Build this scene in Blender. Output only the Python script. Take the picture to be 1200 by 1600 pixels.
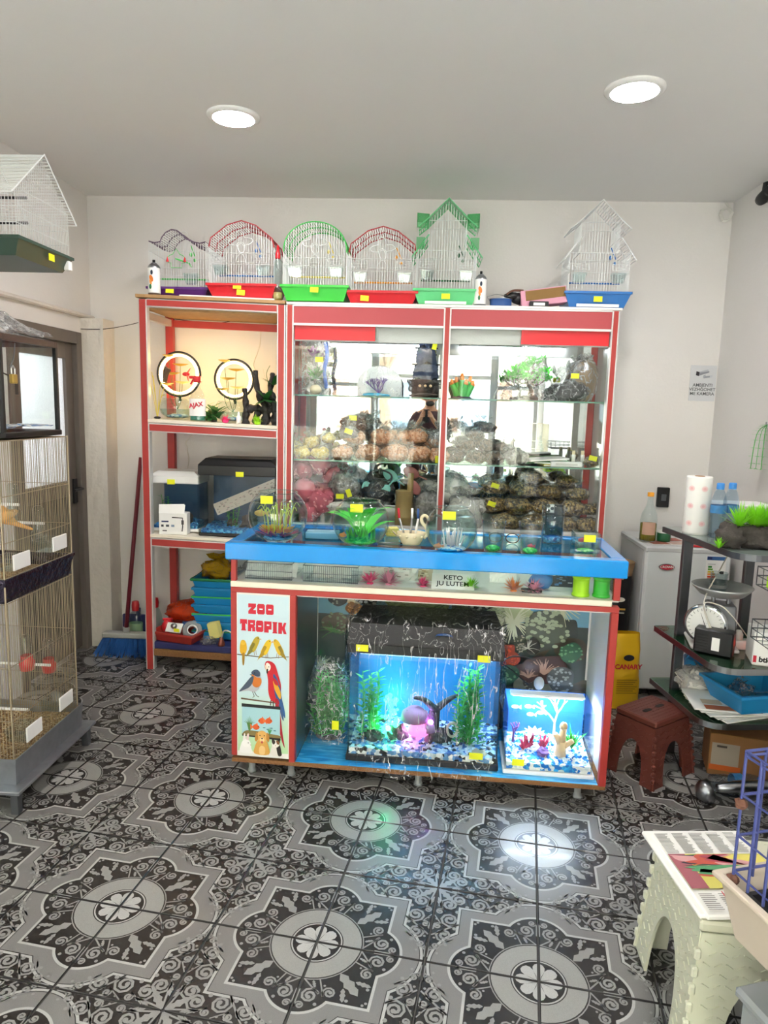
import bpy, bmesh, math, random
from mathutils import Vector, Matrix, noise as mnoise
R = math.radians
for o in list(bpy.data.objects): bpy.data.objects.remove(o)
S = bpy.context.scene
C = S.collection

# ------------------------------------------------------------------ camera
CAM_H = 1.55; FPX = 1100.0
yaw, pitch, roll = R(3.2), R(8.4), R(1.56)
fw = Vector((-math.sin(yaw)*math.cos(pitch), math.cos(yaw)*math.cos(pitch), -math.sin(pitch)))
rt = Vector((math.cos(yaw), math.sin(yaw), 0)); up = rt.cross(fw)
rt2 = rt*math.cos(roll) + up*math.sin(roll); up2 = up*math.cos(roll) - rt*math.sin(roll)
cam_d = bpy.data.cameras.new('camera'); cam = bpy.data.objects.new('camera', cam_d); C.objects.link(cam)
cam.matrix_world = Matrix(((rt2.x, up2.x, -fw.x, 0), (rt2.y, up2.y, -fw.y, 0), (rt2.z, up2.z, -fw.z, CAM_H), (0, 0, 0, 1)))
cam_d.sensor_fit = 'VERTICAL'; cam_d.sensor_height = 32.0; cam_d.lens = 32.0*FPX/1600.0; cam_d.clip_start = 0.02
S.camera = cam

# ------------------------------------------------------------------ sky, sun, exposure
W = bpy.data.worlds.new('sky'); S.world = W; W.use_nodes = True
bgn = W.node_tree.nodes['Background']; bgn.inputs[0].default_value = (0.88, 0.93, 1.0, 1); bgn.inputs[1].default_value = 13
sd = bpy.data.lights.new('sun', 'SUN'); sd.energy = 6.0; sd.angle = R(1.0); sd.color = (1, .95, .86)
so = bpy.data.objects.new('sun', sd); C.objects.link(so); so.rotation_euler = (R(-42), R(14), 0)
pd = bpy.data.lights.new('window_portal', 'AREA'); pd.shape = 'RECTANGLE'; pd.size = 3.7; pd.size_y = 2.4
pd.cycles.is_portal = True
po = bpy.data.objects.new('window_portal', pd); C.objects.link(po); po.location = (-.19, -1.98, 1.25); po.rotation_euler = (R(90), 0, 0)
S.view_settings.view_transform = 'Standard'; S.view_settings.look = 'None'
S.view_settings.exposure = 1.32; S.view_settings.gamma = 1.0; S.view_settings.use_curve_mapping = False
try:
    S.cycles.transparent_max_bounces = 28; S.cycles.max_bounces = 8; S.cycles.caustics_reflective = False; S.cycles.caustics_refractive = False
except Exception: pass

# ------------------------------------------------------------------ helpers
def px(x, y, X=None, Y=None, Z=None):
    d = rt2*((x-600)/FPX) + up2*(-(y-800)/FPX) + fw
    if X is not None: t = X/d.x
    elif Y is not None: t = Y/d.y
    else: t = (Z-CAM_H)/d.z
    return Vector((0, 0, CAM_H)) + d*t
def lin(h):
    h = h.lstrip('#'); o = []
    for i in (0, 2, 4):
        c = int(h[i:i+2], 16)/255; o.append(c/12.92 if c <= .04045 else ((c+.055)/1.055)**2.4)
    return tuple(o)
MATS = {}
def nd(nt, t, **kw):
    n = nt.nodes.new(t)
    for k, v in kw.items(): setattr(n, k, v)
    return n
def new_mat(name):
    m = bpy.data.materials.new(name); m.use_nodes = True; MATS[name] = m
    nt = m.node_tree; return m, nt, nt.nodes['Principled BSDF']
def M(name, col, rough=.5, metal=0, var=.06, scale=12, bump=0, bscale=40, coat=0, sub=0, attr=None, em=0):
    """plain procedural material: colour with a little noise, optional bump"""
    if name in MATS: return MATS[name]
    m, nt, p = new_mat(name)
    c = lin(col)
    p.inputs['Roughness'].default_value = rough; p.inputs['Metallic'].default_value = metal
    p.inputs['Coat Weight'].default_value = coat
    tc = nd(nt, 'ShaderNodeTexCoord')
    nz = nd(nt, 'ShaderNodeTexNoise'); nz.inputs['Scale'].default_value = scale; nz.inputs['Detail'].default_value = 4
    nt.links.new(tc.outputs['Object'], nz.inputs['Vector'])
    mx = nd(nt, 'ShaderNodeMix', data_type='RGBA')
    mx.inputs[6].default_value = (*[min(1, v*(1-var)) for v in c], 1); mx.inputs[7].default_value = (*[min(1, v*(1+var)+var*.02) for v in c], 1)
    nt.links.new(nz.outputs['Fac'], mx.inputs[0]); nt.links.new(mx.outputs[2], p.inputs['Base Color'])
    if sub: p.inputs['Subsurface Weight'].default_value = sub; p.inputs['Subsurface Radius'].default_value = (.02, .02, .02)
    if bump:
        n2 = nd(nt, 'ShaderNodeTexNoise'); n2.inputs['Scale'].default_value = bscale; n2.inputs['Detail'].default_value = 3
        nt.links.new(tc.outputs['Object'], n2.inputs['Vector'])
        b = nd(nt, 'ShaderNodeBump'); b.inputs['Strength'].default_value = bump; b.inputs['Distance'].default_value = .01
        nt.links.new(n2.outputs['Fac'], b.inputs['Height']); nt.links.new(b.outputs[0], p.inputs['Normal'])
    if em: p.inputs['Emission Color'].default_value = (*c, 1); p.inputs['Emission Strength'].default_value = em
    return m
def GL(name, tint='ffffff', gloss=1.0, rough=.02, ior=1.45, haze=0, hcol='ffffff', bump=0, bscale=30, crease_glint=0, cscale=(30, 30, 9), cw=.035):
    """thin clear sheet: fresnel mix of see-through and gloss, optional milky haze"""
    if name in MATS: return MATS[name]
    m, nt, p = new_mat(name); nt.nodes.remove(p); out = nt.nodes['Material Output']
    tr = nd(nt, 'ShaderNodeBsdfTransparent'); tr.inputs[0].default_value = (*lin(tint), 1)
    gl = nd(nt, 'ShaderNodeBsdfGlossy'); gl.inputs['Roughness'].default_value = rough
    gl.inputs[0].default_value = (gloss, gloss, gloss, 1)
    # facing-based Schlick curve, the same from both sides of the thin sheet
    lw = nd(nt, 'ShaderNodeLayerWeight'); lw.inputs[0].default_value = .5; f0 = ((ior-1)/(ior+1))**2
    pw_ = nd(nt, 'ShaderNodeMath', operation='POWER'); pw_.inputs[1].default_value = 5.0; nt.links.new(lw.outputs['Facing'], pw_.inputs[0])
    fr = nd(nt, 'ShaderNodeMath', operation='MULTIPLY_ADD'); fr.inputs[1].default_value = .9; fr.inputs[2].default_value = f0; nt.links.new(pw_.outputs[0], fr.inputs[0])
    ms = nd(nt, 'ShaderNodeMixShader'); base = tr
    if haze:
        df = nd(nt, 'ShaderNodeBsdfDiffuse'); df.inputs[0].default_value = (*lin(hcol), 1)
        tl = nd(nt, 'ShaderNodeBsdfTranslucent'); tl.inputs[0].default_value = (*lin(hcol), 1)
        m1 = nd(nt, 'ShaderNodeMixShader'); m1.inputs[0].default_value = .5
        nt.links.new(df.outputs[0], m1.inputs[1]); nt.links.new(tl.outputs[0], m1.inputs[2])
        m2 = nd(nt, 'ShaderNodeMixShader'); m2.inputs[0].default_value = haze
        nt.links.new(tr.outputs[0], m2.inputs[1]); nt.links.new(m1.outputs[0], m2.inputs[2]); base = m2
    if bump:
        tc = nd(nt, 'ShaderNodeTexCoord'); nz = nd(nt, 'ShaderNodeTexNoise'); nz.inputs['Scale'].default_value = bscale; nz.inputs['Detail'].default_value = 2
        nz.inputs['Distortion'].default_value = 1.5
        nt.links.new(tc.outputs['Object'], nz.inputs['Vector'])
        b = nd(nt, 'ShaderNodeBump'); b.inputs['Strength'].default_value = bump; b.inputs['Distance'].default_value = .02
        nt.links.new(nz.outputs['Fac'], b.inputs['Height']); nt.links.new(b.outputs[0], gl.inputs['Normal']); nt.links.new(b.outputs[0], lw.inputs['Normal'])
    if crease_glint:                                               # shiny fold highlights of crumpled film, painted in as white lines
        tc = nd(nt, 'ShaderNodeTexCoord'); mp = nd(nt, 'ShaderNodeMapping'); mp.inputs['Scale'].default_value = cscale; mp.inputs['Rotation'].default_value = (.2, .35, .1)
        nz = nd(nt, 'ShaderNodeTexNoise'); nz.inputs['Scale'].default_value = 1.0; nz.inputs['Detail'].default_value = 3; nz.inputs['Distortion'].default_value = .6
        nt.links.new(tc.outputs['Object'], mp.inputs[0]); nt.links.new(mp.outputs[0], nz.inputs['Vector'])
        s1 = nd(nt, 'ShaderNodeMath', operation='SUBTRACT'); s1.inputs[1].default_value = .5; ab = nd(nt, 'ShaderNodeMath', operation='ABSOLUTE'); mr = nd(nt, 'ShaderNodeMapRange'); mr.inputs[1].default_value = 0; mr.inputs[2].default_value = cw; mr.inputs[3].default_value = crease_glint; mr.inputs[4].default_value = 0
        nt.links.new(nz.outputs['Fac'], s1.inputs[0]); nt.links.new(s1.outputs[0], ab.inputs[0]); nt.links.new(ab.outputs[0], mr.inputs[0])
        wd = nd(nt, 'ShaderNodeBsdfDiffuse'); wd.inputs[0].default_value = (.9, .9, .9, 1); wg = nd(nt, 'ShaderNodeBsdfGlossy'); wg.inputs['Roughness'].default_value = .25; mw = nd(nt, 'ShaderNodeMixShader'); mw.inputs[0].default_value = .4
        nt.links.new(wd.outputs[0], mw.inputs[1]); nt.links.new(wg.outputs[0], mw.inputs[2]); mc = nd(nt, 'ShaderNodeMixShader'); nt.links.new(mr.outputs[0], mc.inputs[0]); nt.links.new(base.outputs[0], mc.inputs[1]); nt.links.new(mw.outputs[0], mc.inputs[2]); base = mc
    nt.links.new(fr.outputs[0], ms.inputs[0]); nt.links.new(base.outputs[0], ms.inputs[1]); nt.links.new(gl.outputs[0], ms.inputs[2])
    nt.links.new(ms.outputs[0], out.inputs[0]); return m
def EM(name, col, s):
    if name in MATS: return MATS[name]
    m, nt, p = new_mat(name)
    p.inputs['Base Color'].default_value = (*lin(col), 1); p.inputs['Emission Color'].default_value = (*lin(col), 1); p.inputs['Emission Strength'].default_value = s
    return m
def VOR(name, cols, scale, rough=.4, coat=0, bump=.6):
    """grains: voronoi cells coloured from a list"""
    if name in MATS: return MATS[name]
    m, nt, p = new_mat(name); tc = nd(nt, 'ShaderNodeTexCoord')
    v = nd(nt, 'ShaderNodeTexVoronoi'); v.inputs['Scale'].default_value = scale
    nt.links.new(tc.outputs['Object'], v.inputs['Vector'])
    wn = nd(nt, 'ShaderNodeSeparateColor'); nt.links.new(v.outputs['Color'], wn.inputs[0])
    cr = nd(nt, 'ShaderNodeValToRGB'); cr.color_ramp.interpolation = 'CONSTANT'
    el = cr.color_ramp.elements
    while len(el) < len(cols): el.new(.5)
    for i, c in enumerate(cols): el[i].position = i/len(cols); el[i].color = (*lin(c), 1)
    nt.links.new(wn.outputs[0], cr.inputs[0]); nt.links.new(cr.outputs[0], p.inputs['Base Color'])
    b = nd(nt, 'ShaderNodeBump'); b.inputs['Strength'].default_value = bump; b.inputs['Distance'].default_value = .006; b.invert = True
    nt.links.new(v.outputs['Distance'], b.inputs['Height']); nt.links.new(b.outputs[0], p.inputs['Normal'])
    p.inputs['Roughness'].default_value = rough; p.inputs['Coat Weight'].default_value = coat; p.inputs['Coat Roughness'].default_value = .08
    return m
def PRINT(name='print', rough=.45, coat=0, speck=0, sscale=900):
    """printed colours come from the colour attribute of the flat shapes"""
    if name in MATS: return MATS[name]
    m, nt, p = new_mat(name); a = nd(nt, 'ShaderNodeAttribute'); a.attribute_name = 'Col'
    p.inputs['Roughness'].default_value = rough; p.inputs['Coat Weight'].default_value = coat
    if speck:
        tc = nd(nt, 'ShaderNodeTexCoord'); nz = nd(nt, 'ShaderNodeTexNoise'); nz.inputs['Scale'].default_value = sscale; nz.inputs['Detail'].default_value = 2
        n3 = nd(nt, 'ShaderNodeTexNoise'); n3.inputs['Scale'].default_value = 9; n3.inputs['Detail'].default_value = 5
        nt.links.new(tc.outputs['Object'], nz.inputs['Vector']); nt.links.new(tc.outputs['Object'], n3.inputs['Vector'])
        mr = nd(nt, 'ShaderNodeMapRange'); mr.inputs[1].default_value = .3; mr.inputs[2].default_value = .7; mr.inputs[3].default_value = 1-speck; mr.inputs[4].default_value = 1+speck*.6
        nt.links.new(nz.outputs['Fac'], mr.inputs[0])
        mx = nd(nt, 'ShaderNodeMix', data_type='RGBA', blend_type='MULTIPLY'); mx.inputs[0].default_value = 1
        nt.links.new(a.outputs['Color'], mx.inputs[6]); nt.links.new(mr.outputs[0], mx.inputs[7]); nt.links.new(mx.outputs[2], p.inputs['Base Color'])
        m2 = nd(nt, 'ShaderNodeMapRange'); m2.inputs[3].default_value = rough*.7; m2.inputs[4].default_value = rough*1.4
        nt.links.new(n3.outputs['Fac'], m2.inputs[0]); nt.links.new(m2.outputs[0], p.inputs['Roughness'])
    else: nt.links.new(a.outputs['Color'], p.inputs['Base Color'])
    return m

class MB:
    """collects shapes for ONE mesh object, in the thing's own coordinates"""
    def __init__(s): s.v = []; s.f = []; s.mi = []; s.col = []; s.T = None; s.m = 0; s.c = (1, 1, 1)
    def add(s, vs, fs):
        b = len(s.v)
        if s.T is not None: vs = [s.T @ Vector(v) for v in vs]
        s.v += [tuple(v) for v in vs]
        for f in fs: s.f.append(tuple(i+b for i in f)); s.mi.append(s.m); s.col.append(s.c)
        return s
    def box(s, x0, y0, z0, x1, y1, z1):
        return s.add([(x0,y0,z0),(x1,y0,z0),(x1,y1,z0),(x0,y1,z0),(x0,y0,z1),(x1,y0,z1),(x1,y1,z1),(x0,y1,z1)],
                     [(3,2,1,0),(4,5,6,7),(0,1,5,4),(1,2,6,5),(2,3,7,6),(3,0,4,7)])
    def cbox(s, x0, y0, z0, x1, y1, z1, c=.004):
        """box with all edges chamfered"""
        lo = (x0,y0,z0); hi = (x1,y1,z1); vs = []; idx = {}
        for sx in (0,1):
            for sy in (0,1):
                for sz in (0,1):
                    sg = (sx,sy,sz)
                    for ax in range(3):
                        p = [0,0,0]
                        for k in range(3):
                            e = hi[k] if sg[k] else lo[k]; q = (-c if sg[k] else c)
                            p[k] = e if k == ax else e+q
                        idx[(sg,ax)] = len(vs); vs.append(p)
        fs = []
        for ax in range(3):
            a, b = [k for k in range(3) if k != ax]
            for sd in (0,1):
                loop = []
                for (u,w) in ((0,0),(1,0),(1,1),(0,1)):
                    sg = [0,0,0]; sg[ax] = sd; sg[a] = u; sg[b] = w; loop.append(idx[(tuple(sg),ax)])
                flip = (sd == 0) ^ (ax == 1); fs.append(tuple(loop[::-1]) if flip else tuple(loop))
            for u in (0,1):
                for w in (0,1):
                    sg0 = [0,0,0]; sg0[a] = u; sg0[b] = w; sg1 = list(sg0); sg1[ax] = 1
                    fs.append((idx[(tuple(sg0),a)], idx[(tuple(sg1),a)], idx[(tuple(sg1),b)], idx[(tuple(sg0),b)]))
        for sx in (0,1):
            for sy in (0,1):
                for sz in (0,1): fs.append(tuple(idx[((sx,sy,sz),k)] for k in range(3)))
        return s.add(vs, fs)
    def tube(s, pts, r, n=6, closed=False, radii=None, cap=True):
        pts = [Vector(p) for p in pts]; N = len(pts); vs = []; fs = []; prev = None
        for i, p in enumerate(pts):
            if closed: t = pts[(i+1) % N]-pts[i-1]
            else: t = pts[min(i+1, N-1)]-pts[max(i-1, 0)]
            if t.length < 1e-9: t = Vector((0,0,1))
            t.normalize()
            if prev is None:
                a = Vector((0,0,1)) if abs(t.z) < .9 else Vector((1,0,0)); u = t.cross(a).normalized()
            else:
                u = prev-t*prev.dot(t)
                if u.length < 1e-6: u = t.orthogonal()
                u.normalize()
            prev = u; w = t.cross(u); rr = radii[i] if radii else r
            for k in range(n):
                a = 2*math.pi*k/n; vs.append(p+(u*math.cos(a)+w*math.sin(a))*rr)
        L = N if closed else N-1
        for i in range(L):
            j = (i+1) % N
            for k in range(n): k2 = (k+1) % n; fs.append((i*n+k, i*n+k2, j*n+k2, j*n+k))
        if cap and not closed: fs.append(tuple(range(n))[::-1]); fs.append(tuple((N-1)*n+k for k in range(n)))
        return s.add(vs, fs)
    def wire(s, a, b, r=.0014, n=3): return s.tube([a, b], r, n, cap=False)
    def bar(s, a, b, w, h):
        """rectangular bar from a to b"""
        a = Vector(a); b = Vector(b); t = (b-a).normalized(); q = Vector((0,0,1)) if abs(t.z) < .95 else Vector((0,1,0))
        u = t.cross(q).normalized()*w/2; v = u.cross(t).normalized()*h/2
        return s.add([a-u-v,a+u-v,a+u+v,a-u+v,b-u-v,b+u-v,b+u+v,b-u+v], [(0,1,2,3),(7,6,5,4),(0,4,5,1),(1,5,6,2),(2,6,7,3),(3,7,4,0)])
    def lathe(s, prof, n=24, c=(0,0,0), sx=1, sy=1, capb=False, capt=False):
        vs = []; fs = []; P = len(prof)
        for r, z in prof:
            for k in range(n):
                a = 2*math.pi*k/n; vs.append((c[0]+r*math.cos(a)*sx, c[1]+r*math.sin(a)*sy, c[2]+z))
        for i in range(P-1):
            for k in range(n): k2 = (k+1) % n; fs.append((i*n+k, i*n+k2, (i+1)*n+k2, (i+1)*n+k))
        if capb: fs.append(tuple(range(n))[::-1])
        if capt: fs.append(tuple((P-1)*n+k for k in range(n)))
        return s.add(vs, fs)
    def ball(s, c, r, nu=12, nv=8, amp=0, freq=3, seed=0, flat=None):
        """noisy ellipsoid; r is (rx,ry,rz); flat cuts the bottom at that z"""
        if not isinstance(r, (tuple, list)): r = (r, r, r)
        c = Vector(c); vs = []; fs = []; o = Vector((seed*3.1, seed*1.7, seed*.9))
        for j in range(nv+1):
            th = math.pi*j/nv
            for i in range(nu):
                ph = 2*math.pi*i/nu; d = Vector((math.sin(th)*math.cos(ph), math.sin(th)*math.sin(ph), math.cos(th)))
                k = 1+(amp*(mnoise.noise(d*freq+o)+.45*mnoise.noise(d*freq*2.4+o)+.25*mnoise.noise(d*freq*5.5+o)) if amp else 0)
                p = c+Vector((d.x*r[0], d.y*r[1], d.z*r[2]))*k
                if flat is not None and p.z < flat: p.z = flat
                vs.append(p)
        for j in range(nv):
            for i in range(nu): i2 = (i+1) % nu; fs.append((j*nu+i, (j+1)*nu+i, (j+1)*nu+i2, j*nu+i2))
        return s.add(vs, fs)
    def prism(s, poly, h0, h1, T=None):
        """2-D outline (x,y) extruded along local z"""
        n = len(poly); vs = [(x, y, h0) for x, y in poly]+[(x, y, h1) for x, y in poly]
        if T is not None: vs = [T @ Vector(v) for v in vs]
        fs = [tuple(range(n))[::-1], tuple(range(n, 2*n))]+[(i, (i+1) % n, n+(i+1) % n, n+i) for i in range(n)]
        return s.add(vs, fs)
    def grid(s, fn, nu, nv, cu=False):
        vs = [fn(i/nu, j/nv) for j in range(nv+1) for i in range(nu+1)]; w = nu+1
        return s.add(vs, [(j*w+i, j*w+i+1, (j+1)*w+i+1, (j+1)*w+i) for j in range(nv) for i in range(nu)])
    def frustum(s, w0, d0, w1, d1, z0, z1, c=(0,0)):
        x, y = c
        return s.add([(x-w0/2,y-d0/2,z0),(x+w0/2,y-d0/2,z0),(x+w0/2,y+d0/2,z0),(x-w0/2,y+d0/2,z0),(x-w1/2,y-d1/2,z1),(x+w1/2,y-d1/2,z1),(x+w1/2,y+d1/2,z1),(x-w1/2,y+d1/2,z1)],
                     [(3,2,1,0),(4,5,6,7),(0,1,5,4),(1,2,6,5),(2,3,7,6),(3,0,4,7)])
    def tray(s, w0, d0, w1, d1, z0, z1, t=.004, c=(0,0), lip=.006):
        """open tapered tray with wall thickness and a rim"""
        x, y = c
        def ring(w, d, z): return [(x-w/2,y-d/2,z),(x+w/2,y-d/2,z),(x+w/2,y+d/2,z),(x-w/2,y+d/2,z)]
        rs = [ring(w0,d0,z0), ring(w1,d1,z1-.012), ring(w1+lip*2,d1+lip*2,z1-.012), ring(w1+lip*2,d1+lip*2,z1), ring(w1-t*2,d1-t*2,z1), ring(w0-t*2,d0-t*2,z0+t)]
        vs = [p for q in rs for p in q]; fs = [(3,2,1,0)]
        for i in range(len(rs)-1):
            for k in range(4): k2 = (k+1) % 4; fs.append((i*4+k, i*4+k2, (i+1)*4+k2, (i+1)*4+k))
        b = (len(rs)-1)*4; fs.append((b,b+1,b+2,b+3)); return s.add(vs, fs)
    def blade(s, p, d, L, w, droop=.4, n=3, up=Vector((0,0,1))):
        """narrow leaf from p along d, bending down"""
        p = Vector(p); d = Vector(d).normalized(); sd = d.cross(up)
        if sd.length < .05: sd = d.orthogonal()
        sd.normalize(); vs = []; q = p.copy(); st = L/n
        for i in range(n+1):
            t = i/n; ww = w*(math.sin(math.pi*min(1, .15+.85*t))**.7 if t < 1 else .05)
            vs += [q-sd*ww/2, q+sd*ww/2]; d = (d-up*droop/n).normalized(); q = q+d*st
        return s.add(vs, [(2*i, 2*i+1, 2*i+3, 2*i+2) for i in range(n)])
    def tuft(s, c, n, L, w, rnd, spread=1.0, droop=.6, upb=.5, nseg=3):
        for _ in range(n):
            a = rnd.uniform(0, 2*math.pi); e = rnd.uniform(.1, 1)*spread
            d = Vector((math.cos(a)*e, math.sin(a)*e, rnd.uniform(upb*.4, 1)))
            s.blade(c, d, L*rnd.uniform(.6, 1.1), w, droop*rnd.uniform(.3, 1.2), nseg)
        return s
    def build(s, name, mat, parent=None, smooth=False, kind=None, bevel=0):
        me = bpy.data.meshes.new(name); me.from_pydata(s.v, [], s.f)
        mats = mat if isinstance(mat, (list, tuple)) else [mat]
        for m in mats: me.materials.append(MATS[m] if isinstance(m, str) else m)
        if len(mats) > 1: me.polygons.foreach_set('material_index', s.mi)
        if smooth: me.polygons.foreach_set('use_smooth', [True]*len(s.f))
        if any(c != (1, 1, 1) for c in s.col):
            at = me.color_attributes.new('Col', 'FLOAT_COLOR', 'CORNER'); buf = []
            for p in me.polygons: buf += [*s.col[p.index], 1.0]*p.loop_total
            at.data.foreach_set('color', buf)
        me.update()
        o = bpy.data.objects.new(name, me); C.objects.link(o)
        if parent is not None: o.parent = parent
        if kind: o['kind'] = kind
        if bevel:
            b = o.modifiers.new('bevel', 'BEVEL'); b.width = bevel; b.segments = 2; b.limit_method = 'ANGLE'
        return o
def tag(o, label, cat, group=None):
    o['label'] = label; o['category'] = cat
    if group: o['group'] = group
    return o
def thing(name, label, cat, loc=(0,0,0), rz=0, group=None):
    o = bpy.data.objects.new(name, None); C.objects.link(o); o.empty_display_size = .05
    o.location = loc; o.rotation_euler = (0, 0, rz); return tag(o, label, cat, group)
def struct(o): o['kind'] = 'structure'; return o
def rng(i): return random.Random(i)
def RZ(a, loc=(0,0,0)): return Matrix.Translation(loc) @ Matrix.Rotation(a, 4, 'Z')
def smooth_loop(pts, k=4):
    """closed Catmull-Rom through 2-D points"""
    n = len(pts); out = []
    for i in range(n):
        p0, p1, p2, p3 = [Vector(pts[(i+j-1) % n]) for j in range(4)]
        for q in range(k):
            t = q/k
            v = .5*((2*p1)+(p2-p0)*t+(2*p0-5*p1+4*p2-p3)*t*t+(3*p1-p0-3*p2+p3)*t**3)
            out.append((v[0], v[1]))
    return out
def smooth_path(pts, k=5):
    pts = [Vector(p) for p in pts]; out = []
    for i in range(len(pts)-1):
        p0 = pts[max(i-1, 0)]; p1 = pts[i]; p2 = pts[i+1]; p3 = pts[min(i+2, len(pts)-1)]
        for q in range(k):
            t = q/k; out.append(.5*((2*p1)+(p2-p0)*t+(2*p0-5*p1+4*p2-p3)*t*t+(3*p1-p0-3*p2+p3)*t**3))
    out.append(pts[-1]); return out
class PR(MB):
    """flat print: coloured 2-D shapes stacked in thin layers, laid on a plane by matrix T"""
    def __init__(s, T, dz=.00015): super().__init__(); s.T = T; s.z = 0; s.dz = dz
    def poly(s, pts, col, layer=None):
        s.c = lin(col) if isinstance(col, str) else col
        if layer is None: s.z += s.dz; z = s.z
        else: z = layer*s.dz
        a = sum(pts[i][0]*pts[(i+1) % len(pts)][1]-pts[(i+1) % len(pts)][0]*pts[i][1] for i in range(len(pts)))
        if a < 0: pts = pts[::-1]
        s.add([(x, y, z) for x, y in pts], [tuple(range(len(pts)))]); return s
    def rect(s, x0, y0, x1, y1, col, layer=None): return s.poly([(x0,y0),(x1,y0),(x1,y1),(x0,y1)], col, layer)
    def ell(s, cx, cy, rx, ry, col, rot=0, n=16, layer=None):
        ca, sa = math.cos(rot), math.sin(rot)
        return s.poly([(cx+rx*math.cos(2*math.pi*k/n)*ca-ry*math.sin(2*math.pi*k/n)*sa, cy+rx*math.cos(2*math.pi*k/n)*sa+ry*math.sin(2*math.pi*k/n)*ca) for k in range(n)], col, layer)
    def blob(s, pts, col, layer=None): return s.poly(smooth_loop(pts), col, layer)
    def stroke(s, pts, w0, col, w1=None, layer=None):
        if w1 is None: w1 = w0
        s.c = lin(col) if isinstance(col, str) else col
        if layer is None: s.z += s.dz; z = s.z
        else: z = layer*s.dz
        vs = []; N = len(pts)
        for i in range(N):
            a = Vector(pts[max(i-1, 0)]); b = Vector(pts[min(i+1, N-1)]); t = (b-a)
            if t.length < 1e-9: t = Vector((1, 0))
            t.normalize(); w = (w0+(w1-w0)*i/(N-1))/2; p = pts[i]
            vs += [(p[0]+t[1]*w, p[1]-t[0]*w, z), (p[0]-t[1]*w, p[1]+t[0]*w, z)]
        s.add(vs, [(2*i, 2*i+2, 2*i+3, 2*i+1) for i in range(N-1)]); return s
FONT_CACHE = {}
def text(parent, name, string, size, T, mat, depth=.0003, bold=0, align='CENTER'):
    cu = bpy.data.curves.new('t', 'FONT'); cu.body = string; cu.size = size; cu.align_x = align; cu.align_y = 'CENTER'; cu.extrude = depth; cu.offset = bold
    ob = bpy.data.objects.new('t', cu); me = bpy.data.meshes.new_from_object(ob)
    bpy.data.objects.remove(ob); bpy.data.curves.remove(cu)
    me.transform(T); me.materials.clear(); me.materials.append(MATS[mat] if isinstance(mat, str) else mat); me.name = name
    o = bpy.data.objects.new(name, me); C.objects.link(o); o.parent = parent; return o
FACE = Matrix.Rotation(R(90), 4, 'X')            # 2-D (x,y) -> upright, facing -Y
def price_tag(parent, x, y, z, rz=0, w=.045, h=.028, tilt=0, T=None):
    m = MB(); m.T = (T if T is not None else Matrix.Translation((x, y, z)) @ Matrix.Rotation(rz, 4, 'Z') @ Matrix.Rotation(tilt, 4, 'Y'))
    m.box(-w/2, -.001, -h/2, w/2, .0005, h/2); return m.build('price_tag', 'neon', parent)
# ------------------------------------------------------------------ materials
M('plaster', 'e5e2df', .85, var=.035, scale=2.2, bump=.12, bscale=60)
M('plaster_ceiling', 'eae9e7', .9, var=.02, scale=1.5)
M('plaster_rough', 'ddd6cc', .9, var=.08, scale=7, bump=.6, bscale=30)
M('grout', '4a4845', .7, var=.3, scale=8)
PRINT('tile_print', .3, coat=.05, speck=.16, sscale=650)
PRINT('print', .5); PRINT('gloss_print', .25)
M('door_metal', '6a625b', .5, var=.05); M('door_panel', '4f4a46', .45, var=.05)
M('red_frame', 'b23a35', .42, var=.10, scale=18, bump=.03); M('red_board', 'b5464c', .45, var=.05, scale=5)
M('red_sticker', 'e01f2c', .3, var=.02); M('alu', 'd9d9d8', .35, metal=.35, var=.04)
M('chrome', 'c9ccd0', .12, metal=1, var=.02); M('steel', 'a9acb0', .28, metal=1, var=.05); M('dark_steel', '6d7075', .4, metal=.8, var=.1)
M('galv', 'a3a9b0', .32, metal=.8, var=.2, scale=25)
M('cream_board', 'efe6d4', .5, var=.04); M('white_board', 'ece9e4', .5, var=.03)
M('chipboard', '8a6038', .8, var=.35, scale=120, bump=.5, bscale=200); M('wood', 'b08a5c', .6, var=.25, scale=30)
M('blue_band', '0c98ee', .16, var=.03, coat=.6, bump=.05, bscale=9)
M('navy_board', '2b2f63', .4, var=.1); M('black', '131416', .4, var=.1); M('black_matte', '1b1a1a', .75, var=.2)
M('white_plastic', 'f1f1ef', .35, var=.02); M('grey_plastic', '8b8f90', .5, var=.05); M('red_plastic', 'd3202c', .3, var=.04, coat=.3)
M('purple_plastic', '5b2a78', .35); M('green_plastic', '3fc843', .3, coat=.3); M('mint_plastic', '63cf86', .3, coat=.3); M('blue_plastic', '2f74bd', .3, coat=.3)
M('dark_green_plastic', '2c463a', .4); M('neon', 'eff21e', .5, var=.03); M('wire_white', 'e6e9e8', .35, var=.02); M('wire_gold', 'a99c84', .4, metal=.6)
M('wire_red', 'c2474c', .4); M('wire_green', '55cc66', .4); M('wire_purple', '6d5a70', .45); M('wire_mint', '74cf93', .4); M('wire_dark', '4b5058', .4, metal=.3)
GL('pane', 'fbfdfc', .4); GL('glass_edge_sheet', 'e4f3ec', 1.0); GL('clear', 'f0f6f6', 1.0, .03, 1.65); GL('bowl_glass', 'ecf4f3', 1.0, .02, 1.7)
GL('water', 'e6f4f4', .8, .02, 1.2); GL('water_blue', 'cfe9f6', .7, .02, 1.2); GL('roof_red', 'd9888c', .6, .2, 1.4, .35, 'c94a50'); GL('film', 'f8f9fa', .8, .12, 1.6, .04, 'ffffff', .5, 60, .7, (26, 26, 20), .03)
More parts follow.
